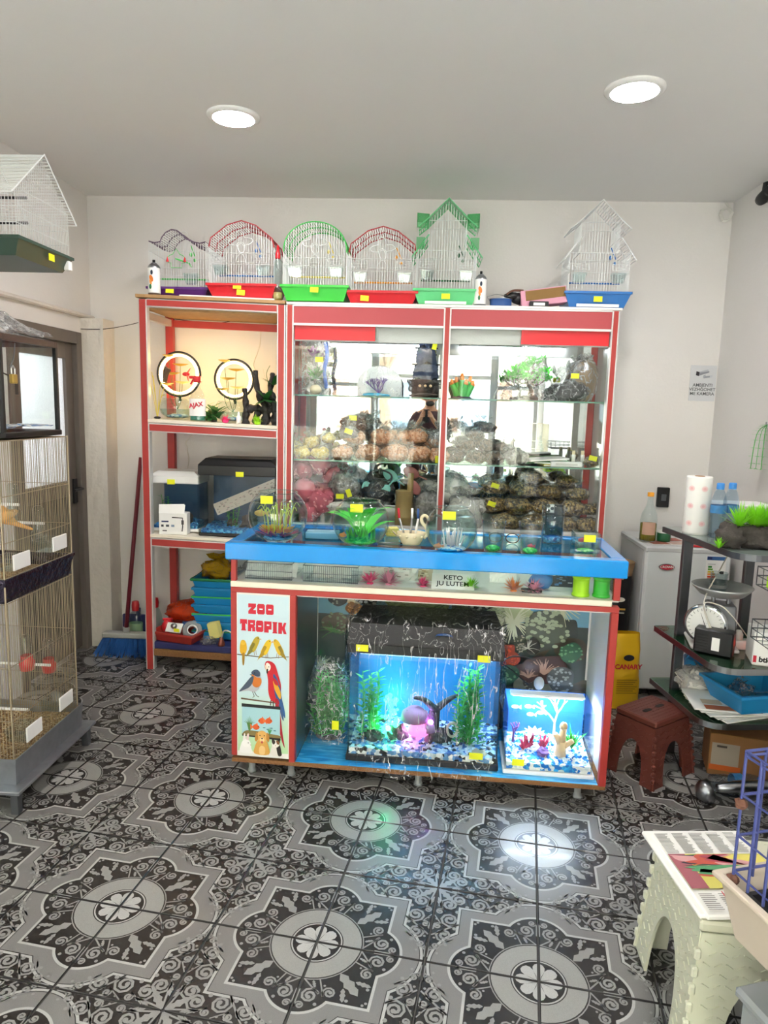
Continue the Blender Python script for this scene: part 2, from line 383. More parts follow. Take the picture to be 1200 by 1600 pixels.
GL('film_tight', 'fcfcfc', .7, .12, 1.5, .01, 'ffffff', .35, 60, .6, (24, 24, 18), .016); GL('wrap', 'fdfdfd', .35, .10, 1.4, .002, 'ffffff', .6, 26, .8, (30, 30, 3), .011); GL('pane_green', 'bcd6c8', 1.0, .03, 1.5)
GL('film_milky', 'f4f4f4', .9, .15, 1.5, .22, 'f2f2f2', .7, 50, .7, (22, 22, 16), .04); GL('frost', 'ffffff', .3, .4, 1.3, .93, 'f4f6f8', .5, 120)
GL('film_orange', 'ff9a5a', .8, .15, 1.45, .8, 'f4501a', 1.0, 45); GL('film_yellow', 'f0d060', .8, .15, 1.45, .75, 'd9b21c', 1.0, 45); GL('film_pink', 'f7b8c4', .8, .15, 1.45, .55, 'ee9db0', .9, 26)
M('glass_green_edge', '6f9a86', .15, var=.05)
m, nt, p = new_mat('mirror'); p.inputs['Metallic'].default_value = 1; p.inputs['Roughness'].default_value = .01; p.inputs['Base Color'].default_value = (.93, .95, .94, 1)
VOR('pellet_tan', ['dca07a', 'c98a60', 'e8b896', 'b87850', 'deac8c'], 95, .45, .5)
VOR('pellet_brown', ['4a3a2e', '5b4a3c', '2a2019', '5e4d3e'], 90, .6, 0)
VOR('seed', ['6a542e', '8a7040', '52422a', 'a88e58', '3e321e'], 105, .55, .1)
VOR('pellet_yellow', ['e9d27a', 'dcc05a', 'f2e29a'], 90, .45, .5)
VOR('pellet_pink', ['eeb6bd', 'df8f9c', 'f6d2d6', 'e8a8b0'], 70, .45, .5)
VOR('pellet_grey', ['8f8b86', 'a09c98', '75716d'], 70, .5, .4)
VOR('gravel_mix', ['f2f4f5', '3f6fb0', '222428', 'd8e2ea', '6aa0d8', 'ffffff'], 60, .35, .3, .9)
VOR('gravel_blue', ['3fa0e0', '2a78c8', '6cc4f2', '1f5fa8'], 90, .35, .3, .9)
VOR('gravel_bluewhite', ['f8fbff', '2aa6ee', 'ffffff', '0f78d8', 'e6f2fb'], 70, .35, .3, .9)
VOR('bedding', ['9a7c50', 'b89a68', '6e5536', 'c7b08a', '8a6a44'], 140, .9, 0, .9)
VOR('blue_gel', ['1d6fc0', '3a9ae8', '174f96', '62b6f2'], 80, .25, .5, .9); VOR('green_gel', ['36d048', '6cf070', '1fb034'], 80, .25, .5, .9)
M('rock', '4c4742', .85, var=.5, scale=30, bump=1.0, bscale=45); M('rock_dark', '1f1c1b', .6, var=.4, scale=30, bump=1.0, bscale=40)
M('leaf_lime', '8fe02e', .5, var=.2); M('leaf_green', '3fae3a', .5, var=.25); M('leaf_dark', '2a6a2c', .5, var=.3); M('leaf_neon', '6dff5a', .4, var=.1); M('leaf_mix', '58b85a', .5, var=.3)
M('leaf_yellow', 'e3d05a', .5, var=.2); M('neon_pink', 'ff3f8a', .5, var=.1); M('neon_lime', 'b8f02a', .5, var=.1); M('coral_red', 'c8375a', .6, var=.2); M('coral_pink', 'e690b0', .6, var=.15); M('coral_purple', '7d5aa0', .6, var=.25)
M('coral_white', 'f2f6f8', .6, var=.05); M('coral_cream', 'e8c8a0', .6, var=.15); M('orange_tip', 'f28a2e', .5, var=.15); M('anem_yellow', 'd8e04a', .5, var=.2); M('magenta', 'd8207a', .5, var=.2); M('gold_flower', 'f0a020', .5, var=.2)
M('cardboard', '9a6c42', .85, var=.12, scale=14); M('paper', 'f2f1ec', .8, var=.03); M('paper_grey', 'd9d8d4', .8, var=.05); M('cork', '8a6a3c', .85, var=.2); M('pink_card', 'd89ab0', .6); M('label_white', 'f5f5f2', .5)
M('fridge_white', 'e0e5e6', .4, var=.01); M('fridge_side', 'cacdce', .45, var=.02); M('brown_plastic', '6a352b', .42, var=.06, bump=.05); M('cream_plastic', 'd2d2bb', .42, var=.04); M('beige_plastic', 'cdbfae', .5, var=.06)
M('blue_wire', '4a5390', .4, metal=.2, var=.15); M('rust', '6a4536', .8, var=.3); M('blue_tray', '2390d0', .35, var=.04); M('tray_green', '1f7a4a', .4); M('red_tray', 'a8342c', .4, var=.06)
M('bristle', '2f66b0', .6, var=.25, scale=40); M('maroon', '701c2c', .35); M('broom_head', 'a8aaa4', .6); M('sponge', 'e6df8a', .9, bump=.4, bscale=120)
M('bamboo', '9c8452', .5, var=.2, scale=30); M('teal_plastic', '7cc0b8', .4); M('salmon_plastic', 'b8706c', .4); M('ship_blue', '2b3a56', .6, var=.5, scale=30, bump=.5, bscale=60); M('cream_ceramic', 'e6d8b4', .35); M('cloth_white', 'dcdad4', .9, var=.06, bump=.3, bscale=12)
M('skin', 'b9876a', .55, var=.06, sub=.1); M('shirt', '3c2428', .9, var=.1, bump=.1); M('jeans', '2b3448', .9, var=.1); M('hair', '1f1814', .8, var=.2, bump=.5, bscale=90); M('shoe', '222222', .6)
M('canary', 'f0c63c', .8, var=.15, scale=60, bump=.3, bscale=120); M('canary_orange', 'e8b066', .8, var=.15, scale=60, bump=.3, bscale=120); M('beak', 'd8a088', .5); M('finch_brown', '6a4a34', .8, var=.2); M('lime_bird', 'c8e02a', .8, var=.15)
M('oil', 'b8a860', .1); M('dark_green', '1e5f3a', .4); M('cap_blue', '3a8ad8', .4); M('ink_dark', '2a2c34', .6); M('ink_red', 'd0203a', .5); M('ink_black', '141414', .6); M('ink_blue', '24508f', .5); M('text_grey', '55585c', .6)
M('concrete', 'a8a49c', .9, var=.1); M('facade', 'e6dcc8', .9, var=.05); M('facade2', 'd8c4ac', .9, var=.05); M('shutter_brown', '7c5a48', .7, var=.1); M('bark', '5a4636', .9, var=.3, bump=.8); M('foliage', '86a83a', .6, var=.35); M('win_dark', '4a5560', .2); M('straw', 'c9a468', .9, var=.2)
M('yellow_bag', 'e8b81c', .4, var=.06, bump=.15, bscale=14); M('black_bag', '17171a', .3, var=.2, bump=.4, bscale=16); M('paper_bag', 'a98a66', .8, var=.1)
M('foil', '3a3448', .22, metal=.7, var=.5, scale=14, bump=1.0, bscale=30); M('cable_white', 'dcd8cc', .5); M('cable_dark', '3a342e', .6)
EM('led', 'fff9f8', 72); EM('ring_led', 'ffd68c', 7.5); EM('ring_white', 'fff2d8', 22); EM('led_white', 'dcecff', 6); EM('tube_light', 'f4f8ff', 7); EM('led_green', '30ff90', 22); EM('led_purple', 'd070ff', 9); EM('glow_green', '58ffa8', 1.6); EM('glow_pink', 'ff7ac0', 1.0); M('pan_steel', 'c4c7ca', .42, metal=.7); EM('led_red', 'ff3a20', 4)
m, nt, p = new_mat('water_paper'); tc = nd(nt, 'ShaderNodeTexCoord'); mp = nd(nt, 'ShaderNodeMapping'); mp.inputs['Scale'].default_value = (5, 26, 1)
nz = nd(nt, 'ShaderNodeTexNoise'); nz.inputs['Scale'].default_value = 1.6; nz.inputs['Detail'].default_value = 5; nz.inputs['Distortion'].default_value = .8
cr = nd(nt, 'ShaderNodeValToRGB'); e = cr.color_ramp.elements; e[0].position = .3; e[0].color = (*lin('0f6fb4'), 1); e[1].position = .72; e[1].color = (*lin('7fd2f4'), 1)
q = e.new(.5); q.color = (*lin('2aa0de'), 1)
nt.links.new(tc.outputs['Object'], mp.inputs[0]); nt.links.new(mp.outputs[0], nz.inputs['Vector']); nt.links.new(nz.outputs['Fac'], cr.inputs[0]); nt.links.new(cr.outputs[0], p.inputs['Base Color']); p.inputs['Roughness'].default_value = .3
# ------------------------------------------------------------------ the room
XL, XR, YB, YF, ZC = -2.085, 1.71, 4.35, -1.95, 2.765
struct(MB().box(XL-.3, YF-.3, -.15, XR+.3, YB+.3, -.004).build('floor', 'grout')); floor = bpy.data.objects['floor']
struct(MB().box(XL-.3, YF-.3, ZC, XR+.3, YB+.3, ZC+.2).build('ceiling', 'plaster_ceiling'))
struct(MB().box(XL-.3, YB, -.1, XR+.3, YB+.2, ZC+.05).build('wall_back', 'plaster'))
struct(MB().box(XR, YF-.2, -.1, XR+.2, YB+.1, ZC+.05).build('wall_right', 'plaster'))
DY0, DY1, DZ = 3.44, 4.20, 1.945
w = MB(); w.box(XL-.2, YF-.2, -.1, XL, DY0, ZC+.05); w.box(XL-.2, DY1, -.1, XL, YB+.1, ZC+.05); w.box(XL-.2, DY0, DZ, XL, DY1, ZC+.05)
struct(w.build('wall_left', 'plaster'))
# plaster ledge above the door and boxed-in pipe column in the corner
struct(MB().cbox(XL, 3.30, 2.035, XL+.03, YB, 2.06, .008).build('trim_1', 'plaster_rough'))
w = MB(); w.grid(lambda u, v: Vector((XL+.145+.006*mnoise.noise(Vector((u*3, v*9, 2))), 4.2+.15*u, v*2.03)), 4, 30)
w.grid(lambda u, v: Vector((XL-.02+.165*u, 4.2+.008*mnoise.noise(Vector((u*5, v*12, 5))), v*2.03)), 5, 30)
w.box(XL-.02, 4.203, 2.0, XL+.145, YB, 2.032)
struct(w.build('trim_2', 'plaster_rough'))
# floor tiles: every tile its own object; quarter of a medallion in one corner, quarter of the black scroll cross in the opposite corner
TS = .3175
def tile_mesh():
    p = PR(Matrix.Scale(TS, 4), .0002); BK = '2b2826'; GR = '7b7977'; LT = 'adaca9'; MD = '8c8b88'
    g = .008
    # slab
    p.c = lin(BK); b = MB(); b.cbox(g, g, -.035, 1-g, 1-g, 0, .006); p.add(b.v, b.f)
    def clampq(pts): return [(min(max(x, g+.006), 1-g-.006), min(max(y, g+.006), 1-g-.006)) for x, y in pts]
    def quat(s, c, r):
        y0 = math.sqrt(max(0, r*r-(s-c)**2)); th = math.atan2(y0, s-c); a = [(c+r*math.cos(th*k/8), r*math.sin(th*k/8)) for k in range(9)]
        return clampq([(0, 0)]+a+[(s, s)]+[(y, x) for x, y in a[::-1]])
    def disc(r): return clampq([(0, 0)]+[(r*math.cos(R(90)*k/10), r*math.sin(R(90)*k/10)) for k in range(11)])
    p.poly(quat(.765, .48, .50), LT); p.poly(quat(.74, .48, .475), BK); p.poly(quat(.732, .48, .467), GR)
    p.poly(quat(.635, .48, .315), LT); p.poly(quat(.61, .48, .29), BK)
    p.poly(disc(.435), MD); p.poly(disc(.425), BK); p.poly(disc(.413), '94938f'); p.poly(disc(.245), BK); p.poly(disc(.235), LT); p.poly(disc(.222), BK)
    for a in (0, 45, 90):                                    # petals
        ca, sa = math.cos(R(a)), math.sin(R(a)); pts = []
        for t, hw in ((.02, .0), (.06, .022), (.12, .05), (.16, .052), (.19, .035), (.2, 0)): pts.append((t, hw))
        q = pts+[(t, -hw) for t, hw in pts[::-1]]; q = [(x*ca-y*sa, x*sa+y*ca) for x, y in q]
        q = [(x, y) for x, y in q]; p.poly(clampq(q), LT)
    L0 = p.z
    def curl(root, c, r, d, turns=1.3, w=.03):
        """scroll: a stem from root that winds into a spiral round c"""
        for mir in (0, 1):
            v = Vector(c)-Vector(root); a0 = math.atan2(-v.y, -v.x)-d*R(75); pts = []
            st = Vector((c[0]+r*math.cos(a0), c[1]+r*math.sin(a0))); tg = Vector((-math.sin(a0), math.cos(a0)))*d
            ctl = st-tg*v.length*.55
            for k in range(6):
                t = k/6; q = Vector(root)*(1-t)**2+ctl*2*t*(1-t)+st*t*t; pts.append((q.x, q.y))
            n = 14
            for k in range(n+1):
                t = k/n; a = a0+d*t*turns*2*math.pi; rr = r*(1-.78*t); pts.append((c[0]+rr*math.cos(a), c[1]+rr*math.sin(a)))
            if mir: pts = [(y, x) for x, y in pts]
            p.stroke(clampq(pts), w*.55, MD, w*1.05, layer=L0/p.dz+2+mir*.2)
            e = pts[-1]; p.ell(*clampq([e])[0], w*.8, w*.8, MD, n=8, layer=L0/p.dz+2.5)
    def dot(x, y, r):
        for q in ((x, y), (y, x)): p.ell(q[0], q[1], r, r, MD, n=9, layer=L0/p.dz+2)
    def leaf(x, y, a, L, wd):
        for mir in (0, 1):
            pts = []
            for t, hw in ((0, .1), (.2, .8), (.35, .55), (.5, 1), (.65, .6), (.8, .75), (1, 0)): pts.append((t*L, hw*wd))
            q = pts+[(t, -h) for t, h in pts[-2::-1]]; ca, sa = math.cos(R(a)), math.sin(R(a)); q = [(x+u*ca-v*sa, y+u*sa+v*ca) for u, v in q]
            if mir: q = [(v, u) for u, v in q]
            p.poly(clampq(q), MD, layer=L0/p.dz+2+.1*mir)
    # black cross scrolls (folded about the diagonal)
    curl((.985, .05), (.935, .20), .048, -1, 1.3, .02); curl((.985, .13), (.868, .35), .088, 1, 1.7, .028); curl((.985, .33), (.835, .565), .095, 1, 1.7, .03)
    curl((.985, .60), (.94, .46), .042, -1, 1.3, .02); curl((.985, .985), (.862, .775), .088, 1, 1.7, .03); curl((.985, .80), (.94, .66), .042, -1, 1.3, .02)
    leaf(.978, .978, 225, .20, .04); leaf(.985, .40, 100, .10, .016); leaf(.985, .86, 250, .09, .016)
    for x, y, r in ((.775, .685, .02), (.78, .455, .02), (.84, .235, .018), (.905, .115, .013), (.79, .79, .018), (.955, .30, .013), (.96, .55, .012), (.955, .745, .012)): dot(x, y, r)
    # scrolls inside the medallion
    curl((.43, .02), (.59, .11), .078, 1, 1.6, .026); curl((.54, .015), (.70, .055), .04, -1, 1.3, .018); curl((.40, .15), (.53, .265), .06, -1, 1.5, .022)
    leaf(.31, .31, 45, .28, .055); leaf(.46, .37, 10, .14, .026); leaf(.43, .10, 25, .08, .016)
    for x, y, r in ((.665, .18, .016), (.575, .425, .016), (.465, .21, .011), (.59, .565, .013)): dot(x, y, r)
    o = p.build('floor_tile', 'tile_print', floor); return o
t0 = tile_mesh()
a8 = R(-8.05); ex = Vector((math.cos(a8), math.sin(a8), 0)); ey = Vector((-math.sin(a8), math.cos(a8), 0)); M0 = Vector((-.265, 1.841, 0))
first = True
for i in range(-14, 15):
    for j in range(-16, 14):
        c = M0+ex*(i+.5)*TS+ey*(j+.5)*TS
        if not (XL-.12 < c.x < XR+.12 and YF-.1 < c.y < YB+.12): continue
        # medallion corner sits at even lattice points
        cx = i if i % 2 == 0 else i+1; cy = j if j % 2 == 0 else j+1
        r = {(0, 0): 0, (1, 0): 90, (1, 1): 180, (0, 1): 270}[(cx-i, cy-j)]
        o = t0 if first else t0.copy()
        if not first: C.objects.link(o); o.parent = floor
        first = False
        o.location = M0+ex*cx*TS+ey*cy*TS; o.rotation_euler = (0, 0, a8+R(r))
# door in the left wall
d = bpy.data.objects.new('door_1', None); C.objects.link(d); d['kind'] = 'structure'; d.location = (XL, DY0, 0)
m = MB(); L = DY1-DY0
for y in (0, L-.06): m.cbox(-.1, y, 0, .012, y+.06, DZ, .003)
m.cbox(-.1, .06, DZ-.07, .012, L-.06, DZ, .003); m.build('door_frame', 'door_metal', d)
m = MB(); m.cbox(-.06, .06, .02, -.02, .15, DZ-.07, .003); m.cbox(-.06, L-.14, .02, -.02, L-.06, DZ-.07, .003); m.cbox(-.06, .15, DZ-.16, -.02, L-.14, DZ-.07, .003)
m.cbox(-.06, .15, .98, -.02, L-.14, 1.07, .003); m.cbox(-.06, .15, .02, -.02, L-.14, .14, .003); m.build('door_leaf', 'door_metal', d)
MB().cbox(-.052, .14, .13, -.03, L-.13, .99, .004).build('door_panel', 'door_panel', d)
MB().box(-.045, .14, 1.06, -.04, L-.13, DZ-.15).build('frosted_pane', 'frost', d)
m = MB(); m.cbox(-.02, L-.12, .93, -.008, L-.075, 1.08, .003); m.tube([(-.01, L-.1, 1.02), (.035, L-.1, 1.02), (.035, L-.2, 1.02)], .009, 8); m.build('door_handle', 'black', d)
# small lit room behind the frosted door
w = MB(); w.box(XL-1.2, 2.9, -.1, XL-1.1, 4.6, 2.6); w.box(XL-1.2, 2.85, -.1, XL-.2, 2.95, 2.6); w.box(XL-1.2, 4.5, -.1, XL-.2, 4.6, 2.6); w.box(XL-1.2, 2.9, 2.5, XL-.2, 4.6, 2.6); w.box(XL-1.2, 2.9, -.1, XL-.2, 4.6, 0)
struct(w.build('wall_backroom', 'plaster'))
ld = bpy.data.lights.new('backroom_lamp', 'POINT'); ld.energy = 22; ld.shadow_soft_size = .08; ld.color = (.9, .95, 1)
lo = bpy.data.objects.new('backroom_lamp', ld); C.objects.link(lo); lo.location = (XL-.55, 3.45, 1.75)
# glazed shop front behind the camera
w = MB(); w.box(XL-.2, YF-.2, 2.42, XR+.2, YF, ZC+.05); w.box(XL-.2, YF-.2, -.1, XL+.08, YF, ZC); w.box(XR-.08, YF-.2, -.1, XR+.2, YF, ZC); w.box(XL, YF-.2, -.1, -.78, YF, .32); w.box(.98, YF-.2, -.1, XR, YF, .32)
struct(w.build('wall_front', 'plaster'))
MB().cbox(XL+.05, YF-.05, 2.42, XR-.05, YF+.16, ZC-.02, .01).build('trim_3', 'alu')['kind'] = 'structure'
def shop_window(name, x0, x1, z0, z1, transom):
    o = bpy.data.objects.new(name, None); C.objects.link(o); o['kind'] = 'structure'; o.location = (x0, YF-.1, z0); w = x1-x0; h = z1-z0; t = .055
    m = MB(); m.cbox(0, -.03, 0, t, .03, h, .003); m.cbox(w-t, -.03, 0, w, .03, h, .003); m.cbox(t, -.03, 0, w-t, .03, t, .003); m.cbox(t, -.03, h-t, w-t, .03, h, .003); m.cbox(t, -.03, transom-z0, w-t, .03, transom-z0+t, .003)
    m.build('window_frame', 'grey_plastic', o)
    MB().box(t, -.004, t, w-t, .004, transom-z0).build('window_pane', 'pane', o); MB().box(t, -.004, transom-z0+t, w-t, .004, h-t).build('window_pane', 'pane', o)
shop_window('window_1', XL+.08, -.78, .32, 2.42, 1.86); shop_window('window_2', .98, XR-.08, .32, 2.42, 1.86); shop_window('window_3', -.78, .10, 0, 2.42, 2.0); shop_window('window_4', .10, .98, 0, 2.42, 2.0)
# street outside
struct(MB().box(-14, -30, -.25, 14, YF-.2, -.02).build('ground_pavement', 'concrete'))
b = thing('apartment_building', 'cream street house with brown shutters seen reflected in the display mirror', 'building', (0, -13, 0))
MB().box(-11, -2, -.2, 11, 0, 7.0).build('facade_wall', 'facade', b)
for x in (-8.4, -6, -3.4, -1, 1.5, 4, 6.4, 9):
    for z in (.9, 3.9):
        f = MB().cbox(x-.55, -.05, z, x+.55, .04, z+1.5, .02).build('window_frame', 'white_plastic', b)
        MB().box(x-.48, .0, z+.06, x+.48, .05, z+1.44).build('window_pane', 'win_dark', f)
        for s in (-1, 1): MB().cbox(x+s*.8-.24, 0, z, x+s*.8+.24, .07, z+1.5, .01).build('shutter', 'shutter_brown', b)
MB().box(-11, 0, 3.1, 11, .9, 3.25).build('balcony', 'facade2', b)
def street_tree(label, x, y, h, sd):
    r = rng(sd); t = thing('street_tree', label, 'tree', (x, y, -.02)); m = MB()
    m.tube(smooth_path([(0,0,0), (.05,0,h*.3), (-.1,.05,h*.5), (.05,0,h*.62)]), .1, 8, radii=[.15-.006*k for k in range(16)]); tips = []
    for k in range(7):
        a = k*.9+sd; e = Vector((math.cos(a)*1.2, math.sin(a)*.9, h*(.72+.06*(k % 4)))); m.tube(smooth_path([(0,0,h*.5), e*.5+Vector((0,0,h*.3)), e]), .05, 5, radii=[.07-.005*q for q in range(11)]); tips.append(e)
    m.build('trunk', 'bark', t); f = MB()
    for e in tips:
        for _ in range(150):
            q = e+Vector((r.gauss(0, .5), r.gauss(0, .5), r.gauss(0, .35))); f.blade(q, (r.uniform(-1,1), r.uniform(-1,1), r.uniform(-.6,.6)), .16, .09, .3, 2)
    f.build('foliage', 'foliage', t, kind='stuff')
street_tree('street tree with leaning trunk reflected left of the black ship', -.9, -6.2, 4.6, 2); street_tree('leafy street tree reflected behind the bonsai', 3.8, -8.0, 4.8, 5); street_tree('street tree reflected at far left of the mirror', -5.6, -7.6, 4.4, 8)
# round ceiling lamps (two in view, two unseen extras added to light the room)
for x, y, lb in ((-.866, 3.171, 'round recessed ceiling light above the rack and bird cages'), (.741, 2.908, 'round recessed ceiling light at right, nearer the camera'), (-.87, .75, 'extra unseen ceiling light added to brighten the room, left one'), (.74, .5, 'extra unseen ceiling light added to brighten the room, right one')):
    t = thing('ceiling_lamp', lb, 'lamp', (x, y, ZC), 0, 'recessed ceiling lights')
    MB().lathe([(.085, .002), (.112, .002), (.112, -.006), (.1, -.014), (.088, -.014)], 40).build('lamp_ring', 'white_plastic', t, True)
    MB().lathe([(.094, -.0125), (.06, -.016), (.0, -.017)], 40).build('diffuser', 'led', t, True)
# ------------------------------------------------------------------ red display rack at left
def rail(parent, x0, z0, x1, z1, y=0, d=.04, name='rail', face=-1, e=.007, sh=0):
    """aluminium profile with a red strip between two pale edges, upright or lying, on the front plane"""
    m = MB()
    if sh: m.T = Matrix(((1,0,0,0),(0,1,0,0),(-sh,0,1,0),(0,0,0,1)))
    m.cbox(x0, y, z0, x1, y+d, z1, .0015); o = m.build(name, 'alu', parent)
    r = MB(); r.T = m.T
    if x1-x0 < z1-z0: r.box(x0+e, y-.003, z0+.002, x1-e, y+.001, z1-.002)
    else: r.box(x0+.002, y-.003, z0+e, x1-.002, y+.001, z1-e)
    r.build('red_strip', 'red_frame', o); return o
RK = Vector((-1.585, 3.86, 0)); RW = .81; RD = .44; SH = .026
rk = thing('display_rack', 'red framed open shelf rack against the back wall at left', 'rack', RK)
rail(rk, 0, 0, .048, 2.10, name='post'); rail(rk, RW-.046, 0, RW, 2.085, name='post')
for x in (.0, RW-.045):
    m = MB().cbox(x+.0, RD-.04, 0, x+.045, RD, 2.09, .002); m.build('post', 'red_frame', rk)
rail(rk, .048, 2.06, RW-.046, 2.105, name='rail', sh=SH)
for z in (1.385, .735): rail(rk, .048, z, RW-.046, z+.05, name='rail', sh=SH)
def sheared(): m = MB(); m.T = Matrix(((1,0,0,0),(0,1,0,0),(-SH,0,1,0),(0,0,0,1))); return m
sheared().cbox(-.01, -.012, 2.107, RW, RD, 2.125, .002).build('top_board', 'wood', rk)
sheared().box(.03, .04, 2.05, RW-.03, RD, 2.062).build('underside_board', 'wood', rk)
for z in (1.437, .787): sheared().cbox(.012, -.002, z, RW-.012, RD, z+.018, .002).build('shelf', 'cream_board', rk)
for z in (2.0, 1.41, .76):
    sheared().cbox(.045, RD-.03, z, RW-.045, RD, z+.04, .002).build('back_rail', 'red_frame', rk)
    for x in (.005, RW-.04): sheared().cbox(x, .04, z, x+.035, RD-.04, z+.04, .002).build('side_rail', 'alu', rk)
sheared().cbox(.045, .0, .085, RW-.046, .03, .125, .002).build('rail', 'chipboard', rk)
sheared().cbox(.02, .01, .125, RW-.02, RD, .165, .004).build('shelf', 'navy_board', rk)
def rackz(shelf, lx): return {0: .165, 1: .805, 2: 1.455, 3: 2.125}[shelf]-SH*lx
# ------------------------------------------------------------------ mirror-backed glass cabinet
CX0, CY0, CW, CD = -.772, 3.86, 1.765, .46
cb = thing('glass_cabinet', 'red framed glass cabinet with mirror back full of bags', 'cabinet', (CX0, CY0, 0))
for x0, x1 in ((0, .042), (.846, .886), (CW-.04, CW)): rail(cb, x0, .0, x1, 2.085, name='post', e=.008)
for x in (0, CW-.04): MB().cbox(x, CD-.03, 0, x+.04, CD, 2.085, .002).build('post', 'red_frame', cb)
for x0, x1 in ((.042, .846), (.886, CW-.04)):
    o = MB().cbox(x0, .002, 1.985, x1, .022, 2.085, .001).build('header_board', 'red_board', cb)
    MB().box(x0, -.002, 2.078, x1, .004, 2.086).build('trim_strip', 'alu', o); MB().box(x0, -.002, 1.978, x1, .004, 1.990).build('trim_strip', 'alu', o)
MB().cbox(.002, -.004, 2.086, CW+.01, CD, 2.10, .002).build('top_board', 'white_board', cb)
MB().box(.02, CD-.025, .88, CW-.02, CD-.02, 2.0).build('back_mirror', 'mirror', cb)
for x0, x1 in ((.042, .846), (.886, CW-.04)):                      # white valance and lamp tube behind the header
    MB().cbox(x0, .034, 1.90, x1, .046, 2.08, .002).build('valance', 'white_plastic', cb); o = MB().cbox(x0+.08, .055, 1.955, x1-.08, .09, 1.985, .004).build('lamp_housing', 'white_plastic', cb)
    m = MB().tube([(x0+.1, .075, 1.945), (x1-.1, .075, 1.945)], .011, 10); m.build('lamp_tube', 'tube_light', o, True)
for x0, x1 in ((.03, .866), (.866, CW-.03)):
    for z in (1.605, 1.245):
        o = MB().box(x0, .07, z, x1, CD-.03, z+.008).build('glass_shelf', 'glass_edge_sheet', cb)
        MB().box(x0, .067, z, x1, .0705, z+.008).build('shelf_edge', 'glass_green_edge', o)
MB().cbox(.0, .02, .86, CW, CD-.02, .885, .002).build('bottom_shelf', 'white_board', cb)
MB().box(.0, .03, .0, .015, CD, .86).build('side_panel', 'white_board', cb); MB().box(CW-.015, .03, .0, CW, CD, .86).build('side_panel', 'white_board', cb)
for k in range(4): MB().cbox(.04+k*.425, .01, .06, .04+k*.425+.41, .03, .855, .003).build('base_door', 'red_board', cb)
for x in (.0, CW-.006): MB().box(x+.001, .045, .885, x+.005, CD-.03, 1.985).build('side_glass', 'pane', cb)
for (x0, x1, y), s in (((.044, .50, .018), (0, 1)), ((.44, .848, .03), None), ((.886, 1.34, .03), None), ((1.26, CW-.042, .018), (0, 1))):
    o = MB().box(x0, y, .885, x1, y+.004, 1.98).build('sliding_glass', 'pane', cb)
    if s: MB().box(x0+.001, y-.002, 1.905, x1-.002 if x0 > 1 else x0+.438, y-.0005, 1.98).build('red_sticker', 'red_sticker', o)
for x0, x1 in ((.042, .846), (.886, CW-.04)): MB().cbox(x0, .012, .885, x1, .045, .90, .001).build('door_track', 'alu', cb)
# ------------------------------------------------------------------ counter
K0 = Vector((-.762, 2.722, 0)); KR = R(-2.5); KW = 1.525; KD = .47
ct = thing('shop_counter', 'blue topped shop counter with red frame, display window and animal poster', 'counter', K0, KR)
def kw(x, y, z=0): return RZ(KR, K0) @ Vector((x, y, z))           # counter-local to world
def kl(px_, py_, z): return RZ(KR, K0).inverted() @ px(px_, py_, Z=z)
for x in (.07, .24, .78, 1.43):
    for y in (.06, KD-.06): MB().lathe([(.018, 0), (.018, .012), (.014, .014), (.014, .066), (.022, .068), (.022, .072)], 14, (x, y, 0), capb=True).build('leg', 'grey_plastic', ct, True)
MB().cbox(0, 0, .070, KW, KD, .088, .001).build('base_board', 'chipboard', ct)
MB().box(.27, .004, .0885, KW-.03, KD-.02, .0895).build('water_paper_floor', 'water_paper', ct)
for x0, x1 in ((0, .024), (.243, .268), (KW-.028, KW)): MB().cbox(x0, -.002, .086 if x0 else .10, x1, .03, .80, .002).build('post', 'red_frame', ct)
MB().cbox(0, -.003, .80, KW, .03, .822, .002).build('rail', 'red_frame', ct)
MB().cbox(.0, -.006, .823, KW-.03, .04, .846, .002).build('cream_rail', 'cream_board', ct)
MB().box(.0, .02, .835, KW, KD, .845).build('drawer_floor', 'white_board', ct)
MB().box(.0, .02, .79, KW, KD, .80).build('display_roof', 'white_board', ct)
for x0, x1 in ((0, .022), (KW-.026, KW)):
    for y in (0, KD-.025): MB().cbox(x0, y, .846, x1, y+.022, .94, .002).build('upper_post', 'red_frame', ct)
for y in (.006, KD-.01): MB().box(.02, y, .846, KW-.026, y+.004, .94).build('drawer_glass', 'pane', ct)
for x in (0.004, KW-.008): MB().box(x, .022, .846, x+.004, KD-.02, .94).build('drawer_glass', 'pane', ct)
m = MB(); ov = .018; b = .055
m.cbox(-ov, -ov, .937, KW+ov, -ov+b, 1.005, .004); m.cbox(-ov, KD+ov-b, .937, KW+ov, KD+ov, 1.005, .004)
m.cbox(-ov, -ov+b, .938, -ov+b, KD+ov-b, 1.005, .003); m.cbox(KW+ov-b, -ov+b, .938, KW+ov, KD+ov-b, 1.005, .003); m.build('blue_top_frame', 'blue_band', ct)
MB().box(-ov+b, -ov+b, .992, KW+ov-b, KD+ov-b, 1.000).build('top_glass', 'glass_edge_sheet', ct)
KT = 1.000; KTB = 1.005
# sides, inner walls, back
MB().box(.0, .03, .088, .008, KD, .80).build('side_panel', 'white_board', ct); MB().box(KW-.010, .03, .088, KW, KD, .80).build('side_panel', 'white_board', ct)
MB().box(.262, .03, .089, .268, KD-.02, .79).build('inner_panel', 'steel', ct)
MB().box(0, KD-.012, .088, KW, KD, .80).build('back_panel', 'white_board', ct)
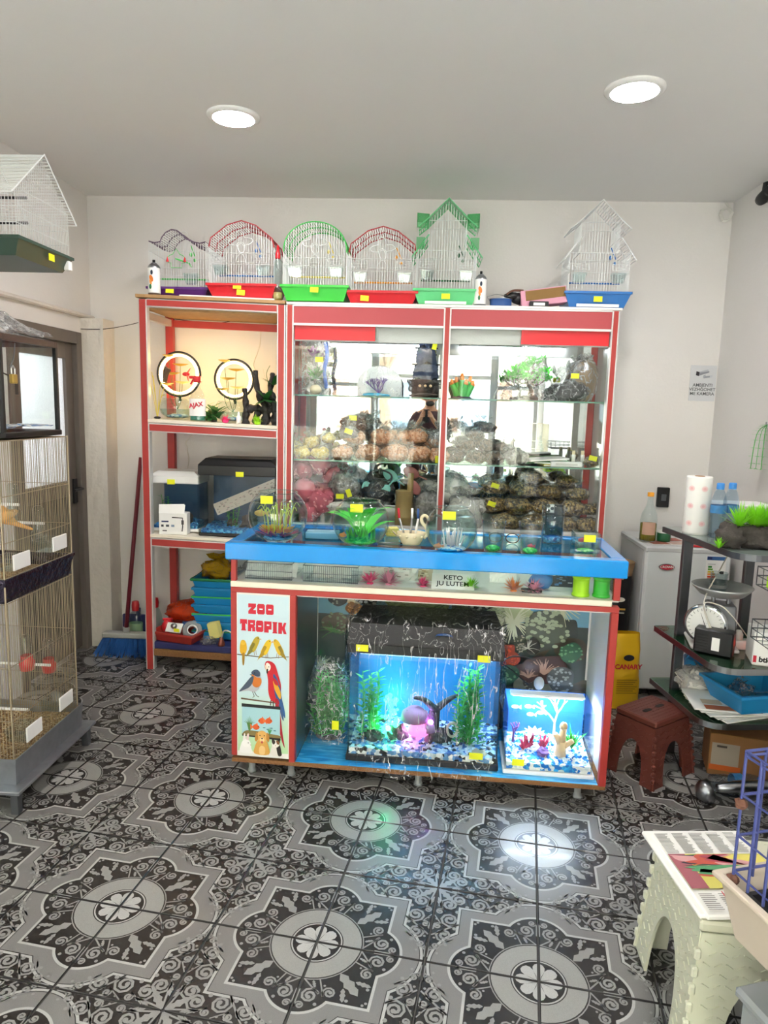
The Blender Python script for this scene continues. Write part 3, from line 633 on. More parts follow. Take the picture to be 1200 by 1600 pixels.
# printed reef behind the display
def reef():
    r = rng(11); w = 1.10; h = .70
    p = PR(Matrix.Translation((.27, KD-.0125, .09)) @ FACE @ Matrix.Scale(1.124, 4, (1, 0, 0)), .00004); p.rect(0, 0, w, h, '4c5350')
    p.rect(0, h*.72, w, h, '7fb0c8')
    def poly(cx, cy, rr, col, n=9): p.blob([(cx+rr*r.uniform(.75, 1.15)*math.cos(2*math.pi*k/n), cy+rr*r.uniform(.7, 1.1)*math.sin(2*math.pi*k/n)) for k in range(n)], col)
    def fan(cx, cy, rr, col, n=26, a0=-40, a1=220):
        for k in range(n):
            a = R(r.uniform(a0, a1)); L = rr*r.uniform(.6, 1); p.stroke([(cx, cy), (cx+L*.5*math.cos(a), cy+L*.5*math.sin(a)+L*.06), (cx+L*math.cos(a), cy+L*math.sin(a)-L*.05)], rr*.075, col, rr*.03)
    def knobs(cx, cy, rr, c0, c1, n=34):
        poly(cx, cy, rr, c0)
        for k in range(n):
            a = r.uniform(0, 6.28); q = rr*math.sqrt(r.random())*.95; p.ell(cx+q*math.cos(a), cy+q*math.sin(a), rr*.1, rr*.085, c1, n=7)
    for k in range(38): poly(r.uniform(0, w), r.uniform(0, h*.8), r.uniform(.04, .1), r.choice(['4a544f', '6c766e', '8a8474', '5a5248', '9c9a8a', '454b4a', '6a7e70', 'b0a894']))
    for k in range(26): knobs(r.uniform(0, w), r.uniform(0, h*.72), r.uniform(.03, .06), r.choice(['343a36', '565c50', '70665a']), r.choice(['a4ac9e', 'c2b8a0', '86957c', 'b8ae9c', 'd8cdb8']), 22)
    poly(.43, .62, .14, '98b07a'); poly(.18, .64, .09, 'c9c0a8'); poly(.78, .60, .10, 'b9c49a'); poly(.9, .63, .06, '6aaad0')
    knobs(.20, .64, .085, '1d2224', 'aab4b8', 40); knobs(.08, .60, .05, '23282a', '808a80', 24); knobs(.66, .63, .075, '2a2d2e', 'b8c0b8', 40); fan(.40, .58, .12, 'a8b486'); fan(.55, .6, .1, '6e8a58')
    knobs(.155, .545, .035, '8a5a20', 'd89a4a', 22)
    fan(.80, .52, .10, 'd8dcc0', 46, 0, 360); fan(.98, .60, .09, 'c8ccae', 40, 0, 360); knobs(.93, .50, .095, '596056', 'a4b096', 60); fan(.72, .47, .07, 'c9c8a8', 30)
    knobs(.70, .405, .055, 'a83a20', 'd8562e', 40); knobs(.76, .375, .06, '9c331c', 'd04a28', 40); knobs(.80, .35, .035, '96301c', 'c84a2a', 26); knobs(.66, .40, .03, 'a03820', 'd8562e', 20)
    for cx, cy, rr in ((.93, .32, .08), (.87, .30, .05)): poly(cx, cy, rr, '4a3430'); fan(cx, cy-.03, rr, 'b08a78', 30, 20, 160)
    knobs(.68, .30, .06, '4c4f52', '8c9092', 30); knobs(.78, .28, .05, '345040', '5a8060', 26); knobs(1.0, .27, .06, '5a5e60', '9aa0a2', 34); knobs(1.03, .40, .05, '3a6048', '6a9a70', 24); p.ell(.88, .42, .03, .04, '2a2826'); fan(.86, .41, .05, 'b8b4a8', 14)
    for k in range(16): fan(r.uniform(0, .4), r.uniform(.25, .5), r.uniform(.03, .06), r.choice(['4f7a4a', '7a8f6a', '98a084', '3c6a48']), 14)
    p.build('reef_backdrop_print', 'gloss_print', ct)
reef()
# poster panel with the shop name and the animals
def poster():
    o = MB().box(.024, .0, .1, .243, .003, .80).build('poster_panel', 'white_board', ct)
    W_, H_ = .219, .70; p = PR(Matrix.Translation((.024, -.0005, .1)) @ FACE, .00003)
    n = 22
    for k in range(n):                                         # printed ground: light blue fading to pale green
        t = max(0, 1-k/n*2.4); a = lin('cbe3ee'); b = lin('bfe3b4'); p.rect(.003, .022+(H_-.03)*k/n, W_-.003, .022+(H_-.03)*(k+1.02)/n, tuple(a[i]*(1-t)+b[i]*t for i in range(3)), layer=0)
    p.z = .0001; RED = 'd01f38'
    def X(v): return v*W_/344.
    # pixel layout of the poster: 344 x 1000 units, y down
    def U(pts): return [(X(x), H_-(y*H_/1000.)) for x, y in pts]
    def blk(x, y, w, h, cuts, col=RED):
        p.poly(U([(x, y), (x+w, y), (x+w, y+h), (x, y+h)]), col)
        for c in cuts: p.poly(U([(x+c[0]*w, y+c[1]*h), (x+c[2]*w, y+c[1]*h), (x+c[2]*w, y+c[3]*h), (x+c[0]*w, y+c[3]*h)]), 'cfe5ee')
    def letter(ch, x, y, w, h):
        if ch == 'Z':
            p.poly(U([(x, y), (x+w, y), (x+w, y+h*.30), (x+w*.62, y+h*.62), (x+w, y+h*.62), (x+w, y+h), (x, y+h), (x, y+h*.72), (x+w*.4, y+h*.36), (x, y+h*.40)]), RED)
        if ch == 'O': blk(x, y, w, h, [(.3, .44, .72, .56), (0, 0, .1, .08), (.9, 0, 1, .08), (0, .92, .1, 1), (.9, .92, 1, 1)])
        if ch == 'T': p.poly(U([(x, y), (x+w, y), (x+w, y+h*.45), (x+w*.76, y+h*.36), (x+w*.76, y+h*.82), (x+w*.86, y+h), (x+w*.14, y+h), (x+w*.24, y+h*.82), (x+w*.24, y+h*.36), (x, y+h*.45)]), RED)
        if ch == 'R': blk(x, y, w, h, [(.36, .28, .7, .38), (.46, .72, .6, 1), (.9, .48, 1, .6)])
        if ch == 'P': blk(x, y, w, h, [(.36, .28, .7, .40), (.62, .72, 1, 1)])
        if ch == 'I': p.poly(U([(x, y), (x+w, y), (x+w*.86, y+h*.15), (x+w*.86, y+h*.85), (x+w, y+h), (x, y+h), (x+w*.14, y+h*.85), (x+w*.14, y+h*.15)]), RED)
        if ch == 'K': p.poly(U([(x, y), (x+w*.46, y), (x+w*.5, y+h*.36), (x+w*.7, y), (x+w, y), (x+w*.8, y+h*.48), (x+w*1.04, y+h), (x+w*.68, y+h), (x+w*.48, y+h*.64), (x+w*.46, y+h), (x, y+h)]), RED)
    x = 76
    for ch in 'ZOO': letter(ch, x, 62, 50, 62); x += 57
    x = 22
    for ch, w in zip('TROPIK', (46, 48, 48, 48, 34, 52)): letter(ch, x, 158+(x-22)*.03, w, 68); x += w+5
    def B(pts, c): p.blob(U(pts), c)
    def Lr(pts, w, c, w1=None): p.stroke(U(pts), X(w), c, X(w1) if w1 is not None else None)
    def E_(x, y, rx, ry, c, rot=0): q = U([(x, y)])[0]; p.ell(q[0], q[1], X(rx), ry*H_/1000., c, rot, 14)
    Lr([(2, 372), (120, 378), (220, 382), (340, 368)], 7, '5a4a38', 4)
    for bx, by, s, c, cd in ((42, 330, -1, 'd8a818', 'a87f14'), (112, 315, 1, 'b9a22e', '7d7424'), (188, 330, 1, 'e6c224', 'b08e1a'), (278, 325, -1, 'd9b42a', '97802a')):
        if bx == 42: B([(bx-22, by+20), (bx-18, by-30), (bx, by-44), (bx+20, by-30), (bx+24, by+10), (bx+8, by+42), (bx-10, by+40)], c); B([(bx-6, by+36), (bx+10, by+36), (bx+6, by+100), (bx-4, by+100)], cd); E_(bx, by-32, 17, 16, 'e2b83a')
        else:
            B([(bx+s*30, by-58), (bx+s*8, by-50), (bx-s*12, by-20), (bx-s*30, by+18), (bx-s*14, by+38), (bx+s*8, by+30), (bx+s*28, by-8), (bx+s*38, by-38)], c)
            B([(bx-s*22, by+10), (bx-s*8, by+34), (bx-s*44, by+62), (bx-s*52, by+70)], cd); B([(bx-s*10, by-18), (bx+s*8, by-10), (bx-s*14, by+26), (bx-s*28, by+26)], cd)
            p.poly(U([(bx+s*40, by-48), (bx+s*52, by-42), (bx+s*38, by-38)]), 'd8a888'); E_(bx+s*28, by-48, 3, 3, '201810'); Lr([(bx+s*2, by+34), (bx+s*4, by+56)], 3, '8a6a4a'); Lr([(bx+s*14, by+26), (bx+s*16, by+54)], 3, '8a6a4a')
    # macaw
    B([(214, 400), (190, 408), (184, 440), (196, 470), (206, 520), (208, 590), (226, 640), (256, 650), (286, 600), (290, 540), (272, 480), (250, 420)], 'c8222e')
    B([(240, 480), (262, 500), (286, 560), (296, 620), (316, 700), (318, 745), (292, 700), (262, 640), (246, 570)], '2f5f9a'); B([(240, 520), (266, 540), (290, 590), (286, 630), (258, 590), (246, 560)], 'e0a828'); B([(238, 500), (262, 515), (276, 545), (250, 540)], 'b82430')
    B([(252, 640), (278, 640), (290, 740), (306, 860), (318, 930), (296, 880), (272, 780)], 'a81e30'); B([(276, 660), (300, 690), (310, 760), (296, 740)], '3a5a8a')
    B([(192, 418), (206, 412), (222, 428), (220, 450), (206, 462), (192, 452)], 'f2e8e0'); B([(186, 430), (194, 426), (204, 446), (202, 470), (190, 456)], 'e8d8c0'); B([(196, 452), (206, 450), (204, 476), (196, 474)], '2a2420'); E_(210, 436, 3.4, 3.4, '1c1814')
    Lr([(28, 640), (120, 646), (250, 654), (262, 660)], 11, '6a5440', 6); Lr([(226, 640), (222, 672)], 7, '55483c'); Lr([(240, 642), (242, 676)], 7, '55483c')
    # blue and orange songbird
    B([(16, 596), (50, 556), (90, 512), (106, 480), (128, 468), (150, 476), (158, 500), (156, 540), (140, 580), (110, 596), (76, 590)], 'b8bcc4'); B([(100, 490), (130, 504), (160, 510), (160, 545), (134, 566), (104, 552)], 'd0782e'); B([(16, 598), (52, 552), (92, 506), (112, 500), (104, 540), (80, 570), (44, 588)], '4a566a')
    B([(96, 482), (110, 462), (136, 458), (154, 474), (152, 496), (128, 498)], '44546c'); p.poly(U([(98, 486), (84, 492), (100, 496)]), '26282c'); E_(118, 478, 3.5, 3.5, '16161a'); Lr([(104, 594), (116, 622), (104, 630)], 4, '3a302a'); Lr([(116, 594), (132, 618), (146, 624)], 4, '3a302a')
    # aquarium
    p.poly(U([(34, 688), (286, 688), (286, 866), (34, 866)]), 'a9d4de'); p.poly(U([(32, 670), (288, 676), (288, 694), (32, 690)]), '1f2226'); p.poly(U([(34, 858), (290, 872), (290, 886), (34, 872)]), '20201e'); B([(36, 862), (60, 838), (120, 836), (200, 846), (284, 856), (284, 872), (160, 868), (60, 866)], '8a7a4a')
    for a in range(-4, 5): Lr([(84, 842), (84+a*4, 790), (84+a*9, 745+abs(a)*9)], 7, '5a8a4a', 1)
    for a in range(-3, 4): Lr([(218, 850), (218+a*4, 826), (218+a*7, 806+abs(a)*5)], 5, '4a9a5a', 1)
    for fx, fy, s in ((165, 772, 1), (212, 768, -1), (128, 812, -1)):
        B([(fx-24, fy), (fx, fy-20), (fx+24, fy), (fx, fy+18)], 'e2602c'); p.poly(U([(fx+s*18, fy), (fx+s*40, fy-20), (fx+s*36, fy+20)]), 'e8743c'); p.poly(U([(fx-4, fy-16), (fx+8, fy-30), (fx+12, fy-14)]), 'e8743c'); E_(fx-s*14, fy-3, 2.6, 2.6, '1a1210')
    for fx, fy in ((182, 812), (205, 820), (230, 812), (252, 826)): E_(fx, fy, 9, 3, '4a7a90')
    # rabbit, puppy, cat
    B([(22, 975), (26, 930), (38, 905), (62, 890), (88, 905), (96, 945), (100, 978)], 'f2f0ee'); B([(40, 905), (46, 865), (54, 855), (58, 880), (56, 905)], 'f0e8e8'); B([(62, 900), (68, 862), (80, 856), (80, 885), (74, 908)], 'e8d0d0'); E_(62, 918, 30, 24, 'f6f4f2'); E_(76, 914, 3.4, 3.4, '201a1a'); E_(92, 926, 3, 2.4, 'c89090')
    B([(118, 978), (122, 930), (136, 900), (150, 890), (190, 890), (206, 915), (214, 978)], 'dca654'); E_(168, 868, 36, 38, 'e6b466'); B([(134, 840), (124, 860), (120, 890), (130, 902), (142, 880)], 'c48a3e'); B([(200, 840), (214, 860), (216, 888), (206, 900), (196, 876)], 'c48a3e'); E_(168, 888, 16, 14, 'f0d6a0'); E_(168, 880, 6, 4.4, '1e1814'); E_(154, 862, 3.6, 3.6, '1e1814'); E_(183, 862, 3.6, 3.6, '1e1814'); E_(168, 904, 7, 8, 'c04a4a'); B([(150, 940), (168, 925), (188, 940), (184, 978), (152, 978)], 'ecc888')
    B([(226, 978), (232, 930), (244, 905), (280, 905), (292, 940), (296, 978)], 'e8e2da'); B([(262, 910), (286, 915), (296, 950), (298, 978), (274, 978)], '2e2822'); E_(258, 908, 26, 23, 'f0ece4'); p.poly(U([(234, 900), (232, 866), (252, 888)]), '2a2420'); p.poly(U([(268, 886), (288, 868), (286, 902)]), '2a2420'); B([(234, 896), (250, 884), (256, 900), (244, 912)], '3a3028'); B([(262, 886), (280, 892), (282, 910), (268, 906)], '8a5a30'); E_(248, 906, 3.4, 3.4, '2a3a1a'); E_(269, 906, 3.4, 3.4, '2a3a1a'); E_(258, 918, 3, 2.4, 'c08080')
    p.build('poster_print', 'print', o)
poster()
# ------------------------------------------------------------------ small bird cages on top of the rack and cabinet
def perch_toys(m, w, h): pass
def cage_common(t, w, d, z0, tray_mat, wm, tags, front_y, feeders=True, deco=None, toy='blue_plastic', toycols=('blue_plastic',)):
    MB().tray(w-.05, d-.05, w, d, 0, z0, c=(0, d/2)).build('tray', tray_mat, t)
    for tx, tz in tags: price_tag(t, tx, -.008, tz)
def arc_pts(w, hb, kind):
    pts = []
    if kind == 'arch':
        for k in range(25): a = math.pi*(1-k/24); pts.append((w/2*math.cos(a), hb+.155*math.sin(a)**.9))
    elif kind == 'gable':
        pts = [(-w/2, hb), (-w*.47, hb+.045), (-w*.22, hb+.112), (0, hb+.135), (w*.22, hb+.112), (w*.47, hb+.045), (w/2, hb)]
    elif kind == 'trefoil':
        pts = [(-w/2, hb+.02), (-w*.40, hb+.012), (-w*.30, hb+.018), (-w*.27, hb+.04), (-w*.2, hb+.066), (-w*.1, hb+.082), (0, hb+.078), (w*.08, hb+.06), (w*.16, hb+.035), (w*.3, hb+.018), (w*.4, hb+.012), (w/2, hb+.02)]
    return pts
def interp(pts, x):
    for (a, za), (b, zb) in zip(pts, pts[1:]):
        if a-1e-9 <= x <= b+1e-9: return za+(zb-za)*((x-a)/(b-a) if b > a else 0)
    return pts[-1][1]
def wire_body(m, w, d, z0, pts, step=.0135, r=.0015, y0=0, hz=()):
    n = int(w/step)
    for k in range(n+1):
        x = -w/2+w*k/n; zt = interp(pts, x)
        for y in (y0, y0+d): m.wire((x, y, z0), (x, y, zt), r)
    n2 = int(d/step)
    for k in range(1, n2):
        y = y0+d*k/n2
        for x, zt in ((-w/2, pts[0][1]), (w/2, pts[-1][1])): m.wire((x, y, z0), (x, y, zt), r)
    for z in hz:
        m.tube([(-w/2, y0, z), (w/2, y0, z), (w/2, y0+d, z), (-w/2, y0+d, z)], r*1.3, 3, closed=True)
def roof_wires(m, d, pts, step=.0115, r=.0021, y0=0, ov=0):
    L = [0]
    for a, b in zip(pts, pts[1:]): L.append(L[-1]+math.hypot(b[0]-a[0], b[1]-a[1]))
    n = int(L[-1]/step)
    for k in range(n+1):
        s = L[-1]*k/n
        for i in range(len(pts)-1):
            if L[i] <= s <= L[i+1]+1e-9:
                u = (s-L[i])/max(1e-9, L[i+1]-L[i]); x = pts[i][0]+(pts[i+1][0]-pts[i][0])*u; z = pts[i][1]+(pts[i+1][1]-pts[i][1])*u
                m.wire((x, y0-ov, z), (x, y0+d+ov, z), r); break
    for y in (y0-ov, y0+d/2, y0+d+ov): m.tube([(x, y, z) for x, z in pts], r*1.6, 4)
def front_bits(t, w, z0, hb, wm, toy, deco, feeders=True, doors=True):
    if doors:
        for s in (-1, 1):                                            # flap doors over the feeders
            m = MB(); x = s*w*.33; a = Vector((x-.042, -.003, z0+.088)); 
            for k in range(6): m.wire((x-.042+.0168*k, -.004, z0+.15), (x-.042+.0168*k, -.03, z0+.10), .0011)
            for q in range(4): m.wire((x-.042, -.004-.0085*q, z0+.15-.0165*q), (x+.042, -.004-.0085*q, z0+.15-.0165*q), .0011)
            m.build('flap_door', wm, t, kind='stuff')
            f = MB(); f.tray(.055, .03, .07, .045, z0+.045, z0+.095, .002, (x, .025), .002); f.build('feeder_cup', 'clear', t)
    m = MB()
    if deco == 'flower': 
        pts = []
        for k in range(40): a = 2*math.pi*k/40; rr = .042+.016*math.cos(4*a+.4); pts.append((rr*1.15*math.sin(a), -.006, z0+.215+rr*math.cos(a)))
        m.tube(pts, .0022, 4, closed=True)
        for q in (.014, .022): m.tube([(q*math.cos(math.pi*k/8), -.007, z0+.19+q*math.sin(math.pi*k/8)) for k in range(9)], .0016, 4)
        m.build('wire_ornament', 'wire_white', t)
    elif deco == 'house':
        m.tube([(x, -.006, z0+z) for x, z in ((-.03, .1), (-.03, .125), (-.045, .125), (-.052, .15), (-.035, .165), (-.02, .17), (0, .2), (.02, .17), (.035, .165), (.052, .15), (.045, .125), (.03, .125), (.03, .1))], .002, 4, closed=True); m.build('wire_ornament', 'wire_green', t)
        for s in (-1, 1): MB().tube([(s*.048, -.008, z0+.157), (s*.048, -.008, z0+.13)], .008, 5, radii=[.001, .009]).build('bell', 'red_plastic', t)
    m = MB(); 
    pts = [(-.02*math.sin(2*math.pi*k/20)*1.3, -.005, z0+.125+.02*(math.cos(2*math.pi*k/20)+.45*math.cos(4*math.pi*k/20))) for k in range(20)]
    if deco == 'flower': m.tube([(p[0], p[1], p[2]) for p in pts], .0014, 4, closed=True); m.build('heart_wire', 'wire_white', t)
    # perch and toy
    MB().tube([(-w/2+.02, .12, z0+.06), (w/2-.02, .12, z0+.06)], .005, 6).build('perch', toy, t)
    m = MB(); m.wire((w*.2, .05, z0+.23), (w*.28, .04, z0+.17), .003, 5); m.ball((w*.2, .05, z0+.18), (.008, .008, .012), 8, 6); m.ball((w*.27, .045, z0+.15), (.009, .009, .009), 8, 6); m.build('toy', toy, t)
def small_cage(label, x, yfront, z, w, d, kind, tray, roof, toy, deco, tags, rz=0, hb=.255, traym=.07):
    t = thing('bird_cage', label, 'bird cage', (x, yfront, z), rz, 'small bird cages along the top')
    MB().tray(w-.05, d-.05, w, d, 0, traym, c=(0, d/2)).build('tray', tray, t)
    pts = arc_pts(w-.02, hb, kind); m = MB(); wire_body(m, w-.02, d-.02, traym-.005, pts, y0=.01, hz=(traym+.1, hb-.03)); m.build('wire_bars', 'wire_white', t, kind='stuff')
    m = MB(); roof_wires(m, d-.02, pts, y0=.01); m.build('roof_wires', roof, t, kind='stuff')
    front_bits(t, w-.02, traym, hb, 'wire_white', toy, deco, doors=kind != 'trefoil')
    if kind == 'trefoil': MB().tray(.055, .03, .075, .045, traym+.02, traym+.075, .002, (.07, .03), .002).build('feeder_cup', 'clear', t); MB().tube([(.0, -.02, .2), (.06, .03, .185), (.065, .05, .17)], .004, 6).build('perch', 'wire_green', t)
    m = MB(); m.tube([(.02*math.cos(math.pi*k/8), d/2, max(z_ for _, z_ in pts)+.018*math.sin(math.pi*k/8)) for k in range(9)], .0016, 4); m.build('hook', 'wire_white', t)
    for tx, tz in tags: price_tag(t, tx, -.004, tz, tilt=R(3))
    return t
RT = 2.125; CT = 2.10
def topx(p, y=3.9): return px(p, 470, Y=y).x
def onrack(p, y=3.9): x = topx(p, y); return x, rackz(3, x-RK.x)+.001
x, z = onrack(278, 3.93); small_cage('white bird cage with purple tray and grey-purple wavy roof', x, 3.92, z, .335, .24, 'trefoil', 'purple_plastic', 'wire_purple', 'wire_green', 'house', [(-.04, .035)], hb=.275, traym=.055)
x, z = onrack(378, 3.9); small_cage('bird cage with red faceted roof and red tray with two price tags', x, 3.88, z+.012, .375, .27, 'gable', 'red_plastic', 'wire_red', 'blue_plastic', 'flower', [(-.02, .055), (.0, .022)], hb=.26)
MB().cbox(-.5, 0, 0, .02, .04, .008, .001).build('t', 'white_plastic').name = 'shelf_strip'
o = bpy.data.objects['shelf_strip']; o.location = (topx(425), 3.862, onrack(425)[1]-.0); o.rotation_euler = (0, R(1.4), 0); tag(o, 'thin white plastic strip under the cages on the rack top', 'strip')
x = topx(492); small_cage('bird cage with round green roof and bright green tray', x, 3.875, CT+.012, .36, .27, 'arch', 'green_plastic', 'wire_green', 'leaf_yellow', 'flower', [(.0, .055)], hb=.25, traym=.08)
x = topx(596); small_cage('bird cage with red faceted roof and red tray with one price tag', x, 3.89, CT+.001, .38, .27, 'gable', 'red_plastic', 'wire_red', 'gold_flower', 'flower', [(-.09, .028)], hb=.265)
def house_cage(label, x, y, z, tray, roofm, wirem, toy, tagx, sheet):
    t = thing('bird_cage', label, 'bird cage', (x, y, z), 0, 'small bird cages along the top'); w, d = .33, .25; tz = .085
    MB().tray(w-.05, d-.05, w+.01, d, 0, tz, c=(0, d/2)).build('tray', tray, t); price_tag(t, tagx, -.004, .045)
    MB().cbox(-.11, -.006, .005, .11, .0, .02, .001).build('drawer_edge', 'white_plastic', t)
    flat = [(-w/2+.01, .285), (w/2-.01, .285)]; m = MB(); wire_body(m, w-.02, d-.02, tz-.005, flat, y0=.01, hz=(.18, .28)); m.build('wire_bars', 'wire_white', t, kind='stuff')
    up_ = [(-.1, .285), (.1, .285)]; tw = .2; gp = [(-tw/2, .44), (0, .535), (tw/2, .44)]
    m = MB(); wire_body(m, tw, d*.72, .285, gp, y0=.04, hz=(.285, .44)); m.build('tower_bars', 'wire_white', t, kind='stuff')
    rp = [(-tw/2-.055, .405), (-tw/2-.012, .44), (0, .548), (tw/2+.012, .44), (tw/2+.055, .405)]
    m = MB(); roof_wires(m, d*.72, rp[1:4], y0=.03, ov=.01, step=.014); 
    for a, b in ((rp[0], rp[1]), (rp[3], rp[4])): roof_wires(m, d*.72, [a, b], y0=.03, ov=.01, step=.012)
    m.build('roof_wires', roofm, t, kind='stuff')
    for s in (-1, 1):
        m = MB(); roof_wires(m, d, [(s*(w/2+.02), .245), (s*.1, .36)] if s > 0 else [(-.1, .36), (-(w/2+.02), .245)], y0=.0, step=.014); m.build('eave_wires', roofm, t, kind='stuff')
        if sheet:
            m = MB(); m.add([(s*.1, .03, .47), (s*.165, .03, .475), (s*.165, .22, .475), (s*.1, .22, .47), (s*.1, .03, .395), (s*.165, .03, .40), (s*.165, .22, .40), (s*.1, .22, .395)], [(0,1,5,4), (1,2,6,5), (0,1,2,3)]); m.build('roof_panel', sheet, t)
            m = MB(); m.add([(s*.12, -.002, .345), (s*.165, -.002, .345), (s*.165, -.002, .285), (s*.12, -.002, .285)], [(0, 1, 2, 3)]); m.build('eave_panel', sheet, t)
    if sheet: m = MB(); m.add([(-.11, .02, .44), (0, .02, .548), (0, .24, .548), (-.11, .24, .44), (.11, .02, .44), (.11, .24, .44)], [(0, 1, 2, 3), (1, 4, 5, 2)]); m.build('roof_sheet', sheet, t)
    front_bits(t, w-.02, tz, .28, 'wire_white', toy, 'flower' if False else None)
GL('sheet_mint', 'b4ecc4', .5, .2, 1.4, .3, '6fdc90'); GL('sheet_white', 'f2f6f5', .5, .2, 1.4, .12, 'e8eeec')
house_cage('tall house-shaped bird cage with mint green roof and green tray', topx(696), 3.885, CT+.001, 'mint_plastic', 'wire_mint', 'wire_white', 'dark_green', .0, 'sheet_mint')
house_cage('tall house-shaped white bird cage with blue tray at the right end', topx(933), 3.885, CT+.001, 'blue_plastic', 'wire_white', 'wire_white', 'blue_plastic', .0, None)
# spray cans, bottle, tin, carton between the cages
def spray_can(label, x, y, z, h, r):
    t = thing('spray_can', label, 'spray can', (x, y, z)); MB().lathe([(0, 0), (r, 0), (r, h*.78), (r*.93, h*.81), (r*.8, h*.85), (r*.45, h*.9), (r*.45, h*.91)], 20).build('can_body', 'steel', t, True)
    m = MB().lathe([(r*1.01, h*.05), (r*1.01, h*.76)], 20); m.build('can_label', 'label_white', t, True)
    p = PR(Matrix.Translation((0, -r*1.03, 0)) @ FACE, .0002)
    p.ell(-r*.1, h*.45, r*.3, h*.1, 'e07a2a', .3); p.ell(-r*.2, h*.35, r*.18, h*.08, 'e8923a', .2); p.ell(-r*.25, h*.22, r*.2, h*.07, '2f7a4a'); p.ell(.0, h*.62, r*.2, h*.07, '26324a'); p.build('can_picture', 'print', t)
    MB().lathe([(r*.42, h*.88), (r*.42, h*.9), (r*.22, h*.92), (r*.22, h), (0, h)], 12).build('nozzle', 'black', t, True)
x, z = onrack(241, 3.88); spray_can('white spray can at the left end of the rack top', x, 3.885, z, .185, .033); spray_can('white spray can beside the green house cage', topx(750), 3.9, CT, .18, .031)
x, z = onrack(434, 3.9); t = thing('plastic_bottle', 'clear plastic bottle with red cap between two cages on top', 'bottle', (x, 3.9, z))
MB().lathe([(0, 0), (.026, 0), (.028, .02), (.024, .05), (.027, .09), (.024, .13), (.027, .16), (.02, .2), (.011, .23), (.011, .245)], 18).build('bottle_body', 'clear', t, True); MB().lathe([(.015, .222), (.014, .245), (.009, .262), (.006, .29), (0, .292)], 14).build('cap', 'red_plastic', t, True)
MB().lathe([(0, .004), (.023, .004), (.024, .045), (0, .045)], 14).build('remaining_drink', 'oil', t, True)
t = thing('paint_tin', 'low blue tin lying open beside the pink carton', 'tin', (topx(783), 3.92, CT)); MB().lathe([(0, 0), (.058, 0), (.06, .003), (.058, .006), (.058, .036), (.061, .04), (.058, .042), (.05, .042), (.05, .01)], 24).build('tin_body', 'ink_blue', t, True)
MB().lathe([(.06, .038), (.062, .042), (.055, .044)], 24).build('tin_rim', 'steel', t, True); MB().tube([(-.058, 0, .03), (-.075, -.02, .05), (-.03, -.05, .06), (.05, -.03, .05)], .0015, 4).build('tin_handle', 'steel', t)
t = thing('black_shoe', 'black and brown item leaning on the pink carton', 'shoe', (topx(802), 3.94, CT+.035), R(10)); m = MB(); m.ball((0, 0, .025), (.045, .03, .022), 14, 8, .2, 3, 3); m.ball((.03, .0, .015), (.04, .028, .03), 12, 8, .15, 3, 5); m.build('upper', 'black', t, True); MB().tube(smooth_path([(-.04, -.02, .03), (-.01, -.03, .05), (.05, -.02, .055)]), .006, 6).build('strap', 'rust', t, True)
t = thing('pink_carton', 'open pink carton with cork inside lying tilted beside the blue cage', 'box', (topx(850), 3.9, CT+.045)); m = MB(); m.T = Matrix.Rotation(R(-8), 4, 'Y')
m.cbox(-.12, .0, -.03, .12, .12, .055, .003); m.build('carton_shell', 'pink_card', t); m = MB(); m.T = Matrix.Rotation(R(-8), 4, 'Y'); m.box(-.095, -.002, .0, .115, .004, .05); m.build('cork_inset', 'cork', t)
t = thing('black_box', 'small black box under the pink carton', 'box', (topx(842), 3.88, CT)); MB().cbox(-.05, 0, 0, .05, .1, .03, .003).build('box_body', 'black', t); MB().box(-.03, -.001, .008, .03, 0, .022).build('box_label', 'label_white', t)
# ------------------------------------------------------------------ cage high on the left wall
t = thing('hanging_bird_cage', 'white house-roofed bird cage with dark green tray hung high on the left wall', 'bird cage', (-1.80, 2.95, 2.10)); w, d = .42, .42
MB().tray(w-.06, d-.06, w, d, 0, .07, c=(0, 0)).build('tray', 'dark_green_plastic', t); m = MB(); m.T = Matrix.Translation((0, -.20, 0)); g = [(-.2, .25), (0, .42), (.2, .25)]
m2 = MB(); m2.T = Matrix.Rotation(R(90), 4, 'Z') @ Matrix.Translation((0, -.2, 0)); wire_body(m2, .4, .4, .065, g, hz=(.12, .18, .25)); m2.build('wire_bars', 'wire_white', t, kind='stuff')
m = MB(); m.T = Matrix.Rotation(R(90), 4, 'Z') @ Matrix.Translation((0, -.2, 0)); roof_wires(m, .4, [(-.25, .215), (0, .43), (.25, .215)], ov=.015, step=.014); m.build('roof_wires', 'wire_white', t, kind='stuff')
for z in (.14, .235): MB().tube([(-.19, -.1, z), (.19, -.1, z)], .006, 6).build('perch', 'black', t)
MB().tube([(-.285, .0, .30), (-.2, 0, .36), (0, 0, .45), (0, 0, .43)], .003, 5).build('hanger', 'steel', t)
price_tag(t, .212, .03, .035, rz=R(90)); MB().cbox(.19, .17, .01, .215, .2, .05, .003).build('tray_clip', 'white_plastic', t)
